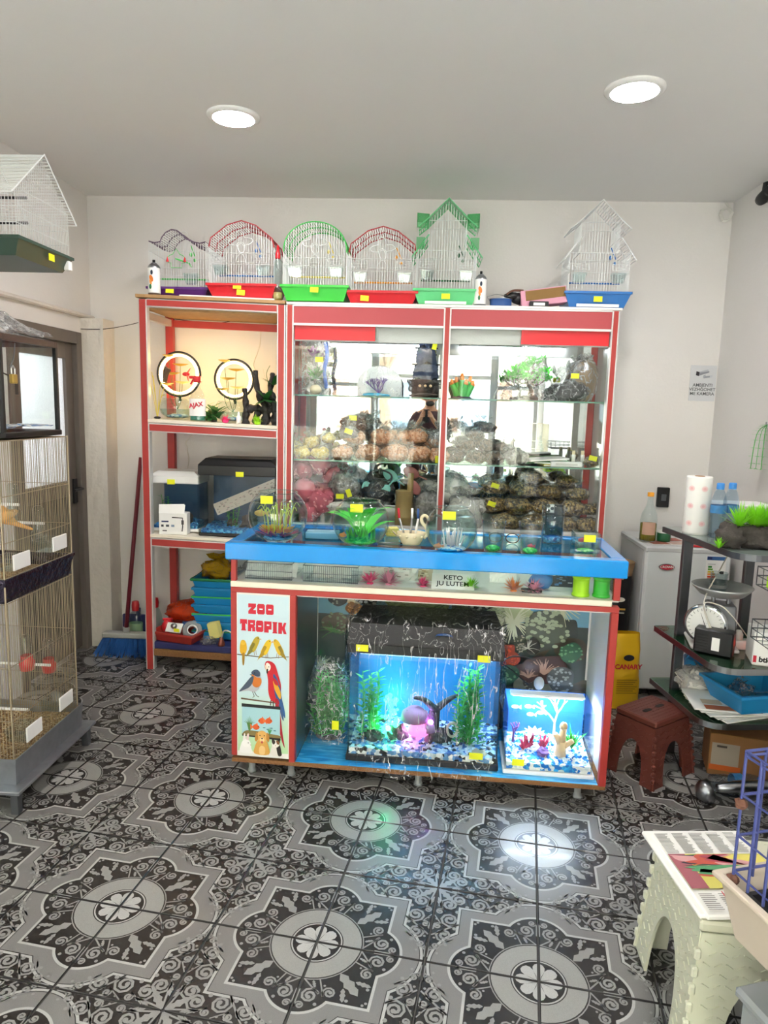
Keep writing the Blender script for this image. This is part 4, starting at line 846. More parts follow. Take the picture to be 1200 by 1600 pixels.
# ------------------------------------------------------------------ shared builders
ORD = ('first', 'second', 'third', 'fourth', 'fifth', 'sixth', 'seventh')
def heap_labels(items, what):
    """one label per bag of a heap: its layer and its place from the left"""
    def layer(d): return 'bottom layer' if d < .03 else 'second layer' if d < .1 else 'third layer' if d < .2 else 'top layer'
    out = []
    for it in items:
        row = sorted(q[0] for q in items if layer(q[2]) == layer(it[2])); out.append('%s, %s from the left in the %s' % (what, ORD[row.index(it[0])], layer(it[2])))
    return out
def bag(label, loc, r, mat, seed, neck=.05, ndir=(0, 0, 1), film='film', group=None, name='plastic_bag', cat='plastic bag', rz=0, amp=.28, tags=(), lean=0):
    """filled plastic bag: lumpy contents in a loose crumpled film with a gathered neck"""
    t = thing(name, label, cat, loc, rz, group); rn = rng(seed)
    if mat: MB().ball((0, 0, r[2]*.9), r, 18, 12, amp, 1.7, seed, flat=.0).build('contents', mat, t, True)
    f = MB(); f.ball((0, 0, r[2]*.95), (r[0]*1.05, r[1]*1.05, r[2]*1.08), 28, 16, amp*1.0, 1.9, seed, flat=-.001 if mat else 0)
    if neck:
        d = Vector(ndir).normalized(); b = Vector((0, 0, r[2]*1.5)); L = neck; u = d.orthogonal().normalized(); w = d.cross(u); n = 12; prof = [(0, .55), (.3, .22), (.45, .12), (.6, .3), (.8, .6), (1, .75)]; vs = []; fs = []
        for i, (t_, q) in enumerate(prof):
            for k in range(n):
                a = 2*math.pi*k/n; rr = r[0]*q*(1+.35*math.sin(k*2.7+seed+i*1.3)); vs.append(b+d*L*(t_+.12*math.sin(k*1.9+seed))+(u*math.cos(a)+w*math.sin(a)*.6)*rr)
        for i in range(len(prof)-1):
            for k in range(n): k2 = (k+1) % n; fs.append((i*n+k, i*n+k2, (i+1)*n+k2, (i+1)*n+k))
        f.add(vs, fs)
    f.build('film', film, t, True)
    for (x, y, z, a) in tags: price_tag(t, x, y, z, tilt=a)
    return t
def panes(t, w, d, z0, z1, g=.004, mat='pane', name='glass_pane'):
    for b in ((0, 0, w, g), (0, d-g, w, d), (0, g, g, d-g), (w-g, g, w, d-g)): MB().box(b[0], b[1], z0, b[2], b[3], z1).build(name, mat, t)
def gravel(t, w, d, z0, mat, h=.03, seed=0, n=70, pm=None):
    m = MB(); m.grid(lambda u, v: Vector((.006+u*(w-.012), .006+v*(d-.012), z0+h*(.6+.5*v)+.012*mnoise.noise(Vector((u*5, v*5, seed))))), 14, 8)
    m.grid(lambda u, v: Vector((.006+u*(w-.012), .0055, z0+v*(h*.6+.012*mnoise.noise(Vector((u*5, 0, seed)))))), 14, 1)
    m.grid(lambda u, v: Vector((w-.0055, .006+u*(d-.012), z0+v*(h*(.6+.5*u)+.012*mnoise.noise(Vector((5, u*5, seed)))))), 8, 1); r = rng(seed)
    for _ in range(n): x, y = r.uniform(.015, w-.015), r.uniform(.012, d-.02); m.ball((x, y, z0+h*(.65+.5*y/d)), (r.uniform(.005, .010), r.uniform(.005, .009), .006), 6, 4)
    return m.build('gravel', mat, t, True, kind='stuff')
def fern(m, c, h, n, rnd, L=.05, w=.006, sway=.02):
    """upright water plant: a stem set with fine leaves"""
    c = Vector(c); e = c+Vector((rnd.uniform(-sway, sway), rnd.uniform(-sway, sway), h)); m.tube([c, (c+e)/2+Vector((rnd.uniform(-sway, sway)*.5, 0, 0)), e], .0016, 4)
    for k in range(n):
        p = c.lerp(e, (k+.5)/n); a = k*2.4+rnd.random(); m.blade(p, (math.cos(a), math.sin(a), .6), L*rnd.uniform(.6, 1.1), w, .4, 2)
def branch_coral(m, c, d, L, r, depth, rnd, sp=.55):
    c = Vector(c); d = Vector(d).normalized(); e = c+d*L; m.tube([c, e], r, 5, radii=[r, r*.75])
    if depth:
        for _ in range(2+(rnd.random() > .6)):
            q = (d+Vector((rnd.uniform(-1, 1), rnd.uniform(-1, 1)*.6, rnd.uniform(-.3, .6)))*sp).normalized(); branch_coral(m, e, q, L*rnd.uniform(.65, .85), r*.75, depth-1, rnd, sp)
# ------------------------------------------------------------------ inside the display window
a = kl(542, 1187, .09); b = kl(776, 1207, .09); TW = b.x-a.x; TY = a.y; TD = .29; TH = .50
t = thing('aquarium', 'large black lidded aquarium glowing green and purple under plastic wrap', 'aquarium', kw(a.x, TY, .0895), KR)
MB().cbox(-.006, -.006, 0, TW+.006, TD+.006, .028, .004).build('base', 'black', t); panes(t, TW, TD, .028, TH)
MB().box(.005, TD-.012, .03, TW-.005, TD-.0045, TH-.04).build('back_sheet', M('blue_sheet', '3a9cc8', .4, var=.5, scale=5), t)
gravel(t, TW, TD, .028, 'gravel_mix', .045, 3, 160)
MB().box(.006, .006, .05, TW-.006, TD-.014, TH-.055).build('water', 'water_blue', t)
m = MB(); m.cbox(-.008, -.008, TH-.03, TW+.008, TD+.008, TH+.012, .004); 
m.add([(-.008,-.008,TH+.012),(TW+.008,-.008,TH+.012),(TW+.008,TD+.008,TH+.012),(-.008,TD+.008,TH+.012),(.0,.035,TH+.085),(TW,.035,TH+.085),(TW-.02,TD-.01,TH+.095),(.02,TD-.01,TH+.095)], [(0,1,5,4),(1,2,6,5),(2,3,7,6),(3,0,4,7),(4,5,6,7)]); m.build('lid', 'black', t)
m = MB(); m.T = Matrix.Translation((TW*.62, .012, TH+.052)) @ Matrix.Rotation(R(-30), 4, 'X'); m.lathe([(.0, .0), (.03, .0), (.03, .004), (0, .004)], 20, sx=1, sy=1); m.T = Matrix.Translation((TW*.62, .011, TH+.05)) @ Matrix.Rotation(R(-58), 4, 'X') @ Matrix.Scale(.5, 4, (0, 1, 0)); m.v = []; m.f = []; m.mi = []; m.col = []; m.lathe([(0, .008), (.035, .008), (.035, 0)], 20); m.build('lid_emblem', 'ink_blue', t)
rn = rng(5); m = MB()
for q in range(15): fern(m, (TW*.81+rn.uniform(-.045, .05), .13+rn.uniform(-.05, .05), .06), rn.uniform(.2, .35), 30, rn, .045, .012)
m.build('tall_plant', 'leaf_green', t); m = MB()
for q in range(10): fern(m, (TW*.12+rn.uniform(-.04, .04), .13+rn.uniform(-.05, .05), .06), rn.uniform(.16, .3), 22, rn, .045, .013)
m.build('tall_plant', 'leaf_mix', t)
m = MB(); m.tube(smooth_path([(TW*.56, .13, .08), (TW*.57, .13, .16), (TW*.58, .13, .2)]), .02, 8, radii=[.03-.001*k for k in range(11)]); m.tube(smooth_path([(TW*.58, .13, .19), (TW*.5, .11, .24), (TW*.43, .1, .25)]), .012, 7, radii=[.018-.0012*k for k in range(11)]); m.tube(smooth_path([(TW*.58, .13, .19), (TW*.67, .12, .245), (TW*.73, .11, .27)]), .012, 7, radii=[.018-.0012*k for k in range(11)]); m.build('branch_ornament', 'rock', t, True)
m = MB(); m.ball((TW*.62, .12, .075), (.05, .04, .04), 12, 8, .5, 3, 2); m.ball((TW*.33, .12, .075), (.045, .04, .045), 12, 8, .5, 3, 6); m.ball((TW*.16, .09, .07), (.04, .03, .03), 12, 8, .5, 3, 8); m.build('stones', 'rock', t)
m = MB(); m.lathe([(.0, .075), (.014, .075), (.011, .12), (.013, .16), (.06, .155), (.055, .185), (.03, .205), (0, .21)], 16, (TW*.44, .10, 0)); m.lathe([(0, .07), (.01, .07), (.008, .1), (.01, .12), (.035, .118), (.03, .14), (0, .15)], 14, (TW*.53, .08, 0)); m.build('mushroom_ornament', 'coral_pink', t, True)
m = MB(); m.tube([(TW*.70+.022*math.cos(k*.4), .1+.004*math.sin(k), .12+.03*math.sin(k*.4)) for k in range(16)], .006, 6, closed=True); m.build('ring_ornament', 'coral_cream', t)
MB().ball((TW*.88, .03, .045), (.035, .025, .03), 12, 8, .4, 4, 1).build('shell_stone', 'coral_cream', t, True)
for nm, x, z, col, mt, e in (('green_lamp', TW*.26, .11, (.1, 1, .45), 'led_green', .8), ('purple_lamp', TW*.55, .15, (.75, .3, 1), 'led_purple', 1.3), ('pink_lamp', TW*.42, .095, (1, .3, .55), 'led_purple', .9)):
    m = MB(); m.ball((x, .09, z), .012, 10, 8); m.build(nm, mt, t, True)
    l = bpy.data.lights.new(nm, 'POINT'); l.energy = e; l.color = col; l.shadow_soft_size = .02; q = bpy.data.objects.new(nm+'_light', l); C.objects.link(q); q.parent = t; q.location = (x, .12, z+.02)
m = MB(); m.cbox(.03, TD*.4, TH-.05, TW-.03, TD*.6, TH-.032, .003); m.build('lamp_strip', 'led_white', t)
l = bpy.data.lights.new('tank_lamp', 'AREA'); l.shape = 'RECTANGLE'; l.size = TW-.08; l.size_y = .05; l.energy = .8; l.color = (.6, .85, 1); q = bpy.data.objects.new('tank_lamp_light', l); C.objects.link(q); q.parent = t; q.location = (TW/2, TD*.5, TH-.052)
price_tag(t, .055, -.013, TH-.005, w=.05); price_tag(t, TW*.88, -.013, TH-.02, w=.05); price_tag(t, TW*.86, -.003, .06, w=.055)
m = MB(); rn = rng(77)
for k in range(40): z = rn.uniform(.08, .26); m.ball((TW*.27+rn.gauss(0, .012+.05*(.27-z)), .11+rn.gauss(0, .012), z), rn.uniform(.006, .012), 8, 6)
m.build('green_bubble_ornament', 'glow_green', t, True); m = MB(); m.lathe([(0, .08), (.01, .08), (.008, .115), (.045, .11), (.04, .135), (.02, .15), (0, .153)], 14, (TW*.47, .07, 0)); m.build('lit_mushroom', 'glow_pink', t, True)
AQ = t
# loose plastic wrap over the aquarium
t = thing('plastic_wrap', 'crinkled clear plastic wrap draped over the large aquarium', 'plastic wrap', kw(a.x, TY, .0895), KR)
def drape(u, v):
    path = [(TD*.9, TH+.118), (TD*.4, TH+.115), (.03, TH+.105), (-.03, TH+.02), (-.032, TH*.7), (-.034, TH*.35), (-.036, .05), (-.07, -.02)]
    s = v*(len(path)-1); i = min(int(s), len(path)-2); f = s-i; y = path[i][0]*(1-f)+path[i+1][0]*f; z = path[i][1]*(1-f)+path[i+1][1]*f
    wd = TW*(1.04-.12*v+.04*math.sin(v*7)); x = TW/2+(u-.5)*wd+.02*mnoise.noise(Vector((u*3, v*4, 3)))
    rid = abs(mnoise.noise(Vector((u*9+v*2.5, v*3, 1)))); rid2 = mnoise.noise(Vector((u*22-v*5, v*7, 4)))
    dn = .03*rid+.012*rid2+.006*mnoise.noise(Vector((u*40, v*18, 2))); lim = .0
    if v > .86: z = max(z, -.006-.0*u) if abs(u-.45) > .16 else z-.02*(v-.86)*6*(1-abs(u-.45)/.16)
    return Vector((x, y-max(lim, dn)*(1 if v > .38 else .1), z+(dn*.8 if v < .38 else 0)))
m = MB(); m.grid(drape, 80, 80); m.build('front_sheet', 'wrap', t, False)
for s, xx in ((0, -.012), (1, TW+.012)):
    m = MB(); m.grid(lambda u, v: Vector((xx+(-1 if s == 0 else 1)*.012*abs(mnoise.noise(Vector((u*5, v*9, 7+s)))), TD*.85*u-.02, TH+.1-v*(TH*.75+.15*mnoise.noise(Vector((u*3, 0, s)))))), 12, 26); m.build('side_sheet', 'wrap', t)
# small open aquarium
a2 = kl(788, 1206, .09); b2 = kl(930, 1222, .09); SW = b2.x-a2.x-.01; SD = .24; SHH = .275
t = thing('aquarium', 'small open glass aquarium with corals, white base and bright lamp', 'aquarium', kw(a2.x, a2.y-.005, .0895), KR); 
MB().cbox(-.008, -.008, 0, SW+.008, SD+.008, .018, .003).build('base', 'white_plastic', t); panes(t, SW, SD, .018, SHH); MB().box(.004, SD-.0045, .02, SW-.004, SD-.004, SHH-.01).build('back_sheet', M('blue_sheet2', '1f68c8', .4, var=.3, scale=7), t)
gravel(t, SW, SD, .018, 'gravel_bluewhite', .05, 8, 140); rn = rng(21)
m = MB(); branch_coral(m, (SW*.62, .18, .09), (0, 0, 1), .06, .006, 4, rn, .75); m.build('white_coral', 'coral_white', t)
m = MB()
for k in range(40): a_ = rn.uniform(0, 6.28); m.blade((SW*.80, .1, .075), (math.cos(a_)*.6, math.sin(a_)*.4, 1), rn.uniform(.05, .11), .008, .25, 3)
m.build('green_plant', 'leaf_green', t)
m = MB(); m.tube([(SW*.66, .07, .06), (SW*.665, .07, .12)], .02, 9, radii=[.024, .02]); m.tube([(SW*.66, .07, .10), (SW*.58, .06, .155)], .012, 7, radii=[.015, .011]); m.tube([(SW*.66, .07, .11), (SW*.68, .07, .18)], .014, 7, radii=[.018, .013]); m.tube([(SW*.67, .07, .09), (SW*.79, .06, .13)], .012, 7, radii=[.014, .01]); m.ball((SW*.68, .07, .185), .017, 10, 7, .3, 3, 1); m.build('cream_coral', 'coral_cream', t, True)
m = MB()
for k in range(9): m.blade((SW*.36, .12, .11), (math.cos(k*.7), math.sin(k*.7), .9), .05, .022, .3, 3)
m.build('white_flower_coral', 'coral_white', t); m = MB()
for cx, cz in ((.24, .075), (.30, .09), (.47, .085)):
    for k in range(18): a_ = rn.uniform(0, 6.28); m.tube([(SW*cx, .1, cz-.02), (SW*cx+.02*math.cos(a_), .1+.02*math.sin(a_), cz+rn.uniform(.0, .04))], .003, 4)
m.build('red_coral', 'coral_red', t); m = MB(); branch_coral(m, (SW*.12, .14, .07), (0, 0, 1), .035, .007, 3, rn, .8); m.ball((SW*.45, .06, .07), (.025, .02, .02), 10, 7, .4, 3, 3); m.build('purple_coral', 'coral_purple', t)
for fx, fz in ((.14, .2), (.3, .205), (.33, .17), (.45, .18)): m = MB(); m.ball((SW*fx, .2, fz), (.016, .004, .009), 10, 6); m.add([(SW*fx+.012, .2, fz), (SW*fx+.026, .2, fz+.01), (SW*fx+.026, .2, fz-.01)], [(0, 1, 2)]); m.build('toy_fish', 'coral_white', t)
price_tag(t, SW*.15, -.003, .05, w=.048); m = MB(); m.cbox(.02, SD*.55, SHH+.002, SW-.02, SD*.75, SHH+.012, .003); m.build('lamp_body', 'white_plastic', t); MB().box(.03, SD*.57, SHH+.0005, SW-.03, SD*.73, SHH+.002).build('lamp_strip', 'led_white', t)
l = bpy.data.lights.new('small_tank_lamp', 'AREA'); l.shape = 'RECTANGLE'; l.size = SW-.06; l.size_y = .04; l.energy = 1.5; l.color = (.72, .86, 1); q = bpy.data.objects.new('small_tank_lamp_light', l); C.objects.link(q); q.parent = t; q.location = (SW/2, SD*.65, SHH-.001)
m = MB(); m.tube(smooth_path([(SW*.3, SD, SHH+.01), (SW*.1, SD+.03, SHH+.06), (-.01, SD+.04, SHH+.09), (SW*.12, SD+.05, SHH+.12), (SW*.38, SD+.05, SHH+.11)]), .003, 5); m.build('lamp_cable', 'black', t)
MB().ball((SW*.42, SD-.02, SHH+.03), (.022, .008, .03), 12, 8).build('lamp_clip', 'grey_plastic', t, True)
for k, x in enumerate((.03, SW-.03)): MB().cbox(x-.01, -.006, SHH-.012, x+.01, .008, SHH+.006, .002).build('corner_clip', 'clear', t)
# bagged plant
a3 = kl(505, 1172, .09); t = thing('bagged_plant', 'green plastic water plant in a clear bag beside the large aquarium', 'plant', kw(a3.x-.0, a3.y+.12, .0895), KR); rn = rng(33); m = MB()
for k in range(24): fern(m, (rn.uniform(-.06, .06), rn.uniform(-.04, .04), .02), rn.uniform(.14, .31), 24, rn, .045, .013, .05)
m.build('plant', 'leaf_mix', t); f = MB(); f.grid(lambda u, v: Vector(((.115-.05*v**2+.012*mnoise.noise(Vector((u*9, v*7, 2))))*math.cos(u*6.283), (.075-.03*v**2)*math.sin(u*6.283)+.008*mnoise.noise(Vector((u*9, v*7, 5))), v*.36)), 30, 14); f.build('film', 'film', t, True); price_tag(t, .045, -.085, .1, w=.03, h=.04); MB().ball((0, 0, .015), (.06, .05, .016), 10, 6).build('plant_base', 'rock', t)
# ------------------------------------------------------------------ in the glazed drawer under the counter top
Z = .8455; Y0 = .03
def dx(p): return kl(p, 905, Z).x
for k, (p0, p1, lb) in enumerate(((378, 452, 'low wire cage panel lying in the counter drawer at its left end'), (470, 555, 'wire cage panel lying in the counter drawer, second from left'))):
    x0 = (p0-361)/582*1.525; x1 = (p1-361)/582*1.525; t = thing('wire_tray', lb, 'wire tray', kw(x0, .05, Z), KR); m = MB(); n = int((x1-x0)/.008)
    for q in range(n+1): m.wire(((x1-x0)*q/n, 0, 0), ((x1-x0)*q/n, 0, .068), .0009); 
    for z in (.004, .035, .068): m.wire((0, 0, z), (x1-x0, 0, z), .0014)
    for q in range(12): m.wire((0, .02*q, .002), (x1-x0, .02*q, .002), .0009)
    m.build('wire_bars', 'wire_dark', t, kind='stuff'); MB().tube([(0, 0, .068), (0, .24, .068), (x1-x0, .24, .068), (x1-x0, 0, .068)], .0018, 4, closed=True).build('rim', 'wire_dark', t)
for k, (p0, p1, c, lb) in enumerate(((372, 455, 'paper', 'white folded paper behind the left wire tray in the drawer'), (478, 540, 'paper', 'white paper behind the second wire tray in the drawer'), (596, 645, 'paper_grey', 'crumpled grey paper in the drawer beside pink plants'), (758, 800, 'paper', 'crumpled white paper in the drawer right of the sign'))):
    x0 = (p0-361)/582*1.525; x1 = (p1-361)/582*1.525; m = MB(); m.T = RZ(KR, kw(x0, .10+.03*k, Z)); m.grid(lambda u, v: Vector(((x1-x0)*u, .05*v+.02*mnoise.noise(Vector((u*4, v*3, k))), .001+.075*v+.006*mnoise.noise(Vector((u*7, v*2, k+5))))), 10, 5); m.add([(v[0], v[1]+.002, v[2]) for v in []], []); tag(m.build('paper_sheet', c), lb, 'paper', 'papers in the drawer')
t = thing('paper_sign', 'white paper sign lying in the counter drawer', 'sign', kw((668-361)/582*1.525, .05, Z), KR); m = MB(); m.T = Matrix.Rotation(R(-50), 4, 'X'); m.box(0, -.001, 0, .17, .001, .075); m.build('sheet', 'paper', t)
text(t, 'sign_text', 'KETO', .03, Matrix.Rotation(R(-50), 4, 'X') @ Matrix.Translation((.085, -.0014, .055)) @ FACE, 'ink_black', .0001, .0006); text(t, 'sign_text', 'JU LUTEM', .03, Matrix.Rotation(R(-50), 4, 'X') @ Matrix.Translation((.085, -.0014, .025)) @ FACE, 'ink_black', .0001, .0006)
for p_, mt, lb, L in ((573, 'neon_pink', 'bright pink plastic sea plant in the drawer below the green bowl', .035), (602, 'coral_pink', 'pale pink plastic sea plant in the drawer beside the bright pink one', .04), (655, 'neon_pink', 'small pink plastic plant left of the sign in the drawer', .025), (728, 'leaf_lime', 'lime green plastic plant in the drawer above the lid emblem', .03), (792, 'orange_tip', 'orange plastic sea plant in the drawer', .035), (822, 'coral_pink', 'pink plastic sea plant in the drawer right of the orange one', .035)):
    t = thing('plastic_plant', lb, 'plastic plant', kw((p_-361)/582*1.525, .075, Z), KR, 'plastic plants in the drawer'); MB().tuft((0, 0, .004), 90, L*1.55, .007, rng(int(p_)), 1.2, .4, .5).build('leaves', mt, t); MB().lathe([(0, 0), (.014, 0), (.012, .005), (0, .006)], 10).build('base', mt, t)
for p_, mt, lb in ((898, 'neon_lime', 'yellow spool jar at the right end of the counter drawer'), (928, 'green_plastic', 'green spool jar at the right end of the counter drawer')):
    t = thing('spool', lb, 'spool', kw((p_-361)/582*1.525-.02, .06, Z), KR, 'spools in the drawer'); MB().lathe([(0, 0), (.034, 0), (.034, .008), (.03, .012), (.03, .066), (.034, .07), (.034, .078), (0, .078)], 22).build('spool_body', mt, t, True)
    MB().lathe([(.0308, .014+.0)]+[(.0315 if k % 2 else .0302, .014+.05*k/16) for k in range(17)], 20).build('wound_line', mt, t, True)
for k, (p0, p1, c, lb) in enumerate(((556, 640, 'e3dcd6', 'stone-patterned card strip standing at the back of the drawer'), (640, 668, 'c8b89a', 'tan printed card beside the sign in the drawer'), (836, 890, '3c4048', 'dark printed card behind the spools in the drawer'))):
    x0 = (p0-361)/582*1.525; x1 = (p1-361)/582*1.525; p = PR(RZ(KR, kw(x0, .16+.01*k, Z)) @ Matrix.Rotation(R(-35), 4, 'X') @ FACE); w_ = x1-x0; p.T = p.T; b_ = MB(); b_.box(0, 0, -.002, w_, .088, -.0002); p.c = lin(c); p.add(b_.v, b_.f); rn = rng(k+60)
    for q in range(int(w_*260)): x = rn.uniform(.004, w_-.02); y = rn.uniform(.004, .08); p.rect(x, y, x+rn.uniform(.008, .018), y+rn.uniform(.003, .008), rn.choice(['b8aca4', 'd0c4bc', 'a08c84'] if k == 0 else ['a8946c', 'e0d4b8', '7a6a50'] if k == 1 else ['8a94a0', 'd8dce0', '5a88c0']))
    tag(p.build('printed_card', 'print'), lb, 'card')
t = thing('hose_clip', 'black clip beside the spools in the drawer', 'clip', kw(1.20, .06, Z), KR); m = MB(); m.cbox(-.04, 0, 0, .04, .03, .012, .003); m.tube([(.012*math.cos(k*.5), .015+.0*k, .022+.012*math.sin(k*.5)) for k in range(13)], .003, 5); m.build('clip_body', 'black', t)
t = thing('blue_sachet', 'small blue sachet behind the clip in the drawer', 'sachet', kw(1.24, .12, Z), KR); MB().ball((0, 0, .035), (.045, .02, .036), 14, 8, .25, 2, 4, flat=0).build('sachet_body', 'blue_plastic', t, True); MB().box(-.045, -.002, .06, .045, .002, .072).build('seal', 'blue_plastic', t)
# ------------------------------------------------------------------ on the counter top
def top_at(p, q): v = px(p, q, Z=KTB); return v
def bowl_profile(r, h, f=.5):
    pr = []; n = 18
    for k in range(n+1):
        a = R(-62)+R(62+52)*k/n; pr.append((r*math.cos(a), h*.5*math.sin(a)/math.sin(R(62))+h*.5))
    z0 = pr[0][1]; pr = [(x, z-z0) for x, z in pr]; top = pr[-1]; return [(0, 0)]+pr+[(top[0]+.004, top[1]+.004)]
def fish_bowl(label, p, q, r, h, seed, tagx, fill):
    v = top_at(p, q); t = thing('fish_bowl', label, 'fish bowl', (v.x, v.y, KT+.0005), KR, 'fish bowls on the counter'); pr = bowl_profile(r, h); MB().lathe(pr, 32).build('bowl_glass', 'bowl_glass', t, True)
    wl = h*.8; pw = [(x*.97, max(.004, z)) for x, z in pr if z <= wl]; MB().lathe(pw+[(0, pw[-1][1])], 28).build('water', 'water', t, True); rt_ = pr[-1]
    MB().tube([(rt_[0]*math.cos(2*math.pi*k/32), rt_[0]*math.sin(2*math.pi*k/32), rt_[1]) for k in range(32)], .0028, 6, closed=True).build('rim', 'bowl_glass', t, True)
    price_tag(t, tagx, -r*.82, h*.86, w=.05, h=.032); rn = rng(seed); fill(t, r, h, rn); return t
def small_fish(t, c, mt, s=.02, a=0):
    m = MB(); m.T = Matrix.Translation(c) @ Matrix.Rotation(a, 4, 'Z'); m.ball((0, 0, 0), (s, s*.35, s*.55), 12, 8); m.add([(s*.8, 0, 0), (s*1.7, 0, s*.6), (s*1.5, 0, 0), (s*1.7, 0, -s*.6)], [(0, 1, 2), (0, 2, 3)]); m.add([(-s*.2, 0, s*.5), (s*.4, 0, s*.9), (s*.5, 0, s*.4)], [(0, 1, 2)]); m.build('fish', mt, t)
def fill1(t, r, h, rn):
    MB().ball((0, 0, .012), (r*.55, r*.55, .012), 14, 6).build('gravel', 'blue_gel', t, True); m = MB()
    for k in range(70): a = rn.uniform(0, 6.28); q = r*.52*math.sqrt(rn.random()); m.blade((q*math.cos(a), q*math.sin(a), .022), (math.cos(a), math.sin(a), .45), .04, .016, .1, 2)
    m.build('pink_petals', 'magenta', t); m = MB()
    for k in range(80): a = rn.uniform(0, 6.28); q = r*.55*math.sqrt(rn.random()); m.blade((q*math.cos(a), q*math.sin(a), .036), (math.cos(a), math.sin(a), .8), .03, .011, .1, 2)
    m.build('gold_petals', 'gold_flower', t); m = MB()
    for k in range(30):
        a = rn.uniform(0, 6.28); q = r*.5*rn.random(); p0 = Vector((q*math.cos(a), q*math.sin(a), .03)); L = h*rn.uniform(.45, .68); o = Vector((math.cos(a), math.sin(a), 0))*r*rn.uniform(.1, .4); m.tube(smooth_path([p0, p0+o*.2+Vector((0, 0, L*.5)), p0+o*.8+Vector((0, 0, L*.95)), p0+o*1.25+Vector((0, 0, L*.8))], 4), .0014, 4)
    m.build('anemone_threads', 'anem_yellow', t); small_fish(t, (-r*.62, .0, h*.52), 'canary_orange', .024)
def fill2(t, r, h, rn):
    MB().ball((0, 0, .014), (r*.6, r*.6, .014), 14, 6).build('gravel', 'green_gel', t, True); m = MB()
    for k in range(9): a = k*.7+.3; m.blade((.01*math.cos(a), .01*math.sin(a), .02+.008*k), (math.cos(a)*.8, math.sin(a)*.6, 1.5), r*1.35, r*.5, 1.3, 6)
    m.build('broad_leaves', 'leaf_neon', t, True); m = MB()
    for k in range(40): a = rn.uniform(0, 6.28); m.blade((rn.uniform(-.5, .5)*r, rn.uniform(-.5, .5)*r, .02), (math.cos(a)*.3, math.sin(a)*.3, 1), h*.3, .008, .2, 3)
    m.build('grass_leaves', 'leaf_green', t); small_fish(t, (-r*.6, -.02, h*.2), 'orange_tip', .016)
def fill3(t, r, h, rn):
    MB().ball((0, 0, .01), (r*.6, r*.6, .01), 14, 6).build('gravel', 'gravel_bluewhite', t, True); m = MB()
    for k in range(26): a = rn.uniform(0, 6.28); q = r*.4*rn.random(); m.tube([(q*math.cos(a), q*math.sin(a), .012), (q*1.5*math.cos(a), q*1.5*math.sin(a), h*rn.uniform(.3, .55))], .003, 5, radii=[.0035, .002])
    m.build('pink_stalks', M('pale_pink', 'f6dfe6', .4), t, True); small_fish(t, (-r*.5, -.03, h*.12), 'orange_tip', .016); small_fish(t, (r*.25, .0, h*.6), 'steel', .02, 2)
fish_bowl('fish bowl with pink and gold flowers and yellow threads, at left on counter', 434, 841, .122, .205, 3, -.02, fill1)
fish_bowl('fish bowl filled with bright green plastic leaves on the counter', 563, 848, .116, .185, 4, -.005, fill2)
fish_bowl('fish bowl with clear water and pale pink stalks on the counter', 704, 858, .102, .175, 5, -.01, fill3)
def cup(label, p, q, r0, r1, h, water=0, gel=None, ribs=True):
    v = top_at(p, q); t = thing('plastic_cup', label, 'cup', (v.x, v.y, KT+.0005), 0, 'clear plastic cups on the counter'); pr = [(0, .002), (r0, 0)]+[(r0+(r1-r0)*k/8+(.0006 if k % 2 and ribs else 0), h*k/8) for k in range(1, 9)]+[(r1+.003, h), (r1+.003, h-.003)]; MB().lathe(pr, 24).build('cup_wall', 'clear', t, True)
    if water: rr = r0+(r1-r0)*water; MB().lathe([(0, .004), (r0*.96, .004), (rr*.97, h*water), (0, h*water)], 22).build('water', 'water', t, True)
    if gel: MB().ball((0, 0, .012), (r0*.85, r0*.85, .013), 12, 6).build('gel_beads', gel, t, True)
    return t
cup('tall clear plastic cup of water right of the last bowl', 770, 859, .036, .047, .125, .55, 'green_gel'); c2 = cup('tall clear plastic cup of water holding a small red fish', 828, 863, .036, .047, .125, .5, 'green_gel'); small_fish(c2, (0, 0, .03), 'coral_red', .012)
cup('empty clear cup standing between the first two bowls', 503, 838, .032, .042, .10); cup('short clear tumbler behind the first two bowls', 484, 832, .032, .036, .06)
v = top_at(862, 846); t = thing('glass_vase', 'clear square vase holding blue gel beads on the counter', 'vase', (v.x, v.y, KT+.0005), KR); m = MB()
MB().lathe([(0, .003), (.045, 0), (.048, .16), (.045, .16)], 24).build('vase_glass', 'clear', t, True); MB().lathe([(0, .005), (.042, .005), (.0425, .03), (0, .032)], 20).build('gel_beads', 'blue_gel', t, True); MB().lathe([(0, .034), (.0425, .034), (.044, .115), (0, .115)], 20).build('water', 'water_blue', t, True)
v2 = v+Vector((.02, .075, 0)); t = thing('smartphone', 'black smartphone with triple camera leaning behind the blue vase', 'phone', (v2.x, v2.y, KT+.0005), KR); m = MB(); m.T = Matrix.Rotation(R(-12), 4, 'X'); m.cbox(-.037, -.005, .001, .037, .004, .155, .004); m.build('phone_body', 'black', t); m = MB(); m.T = Matrix.Rotation(R(-12), 4, 'X'); m.cbox(-.034, -.008, .115, .0, -.004, .153, .002); m.build('camera_block', 'steel', t)
for (x, z) in ((-.026, .145), (-.026, .124), (-.01, .135)): m = MB(); m.T = Matrix.Rotation(R(-12), 4, 'X') @ Matrix.Translation((x, -.008, z)) @ FACE; m.lathe([(.0075, 0), (.0075, .003), (.005, .003), (0, .002)], 14); m.build('lens', 'black', t, True)
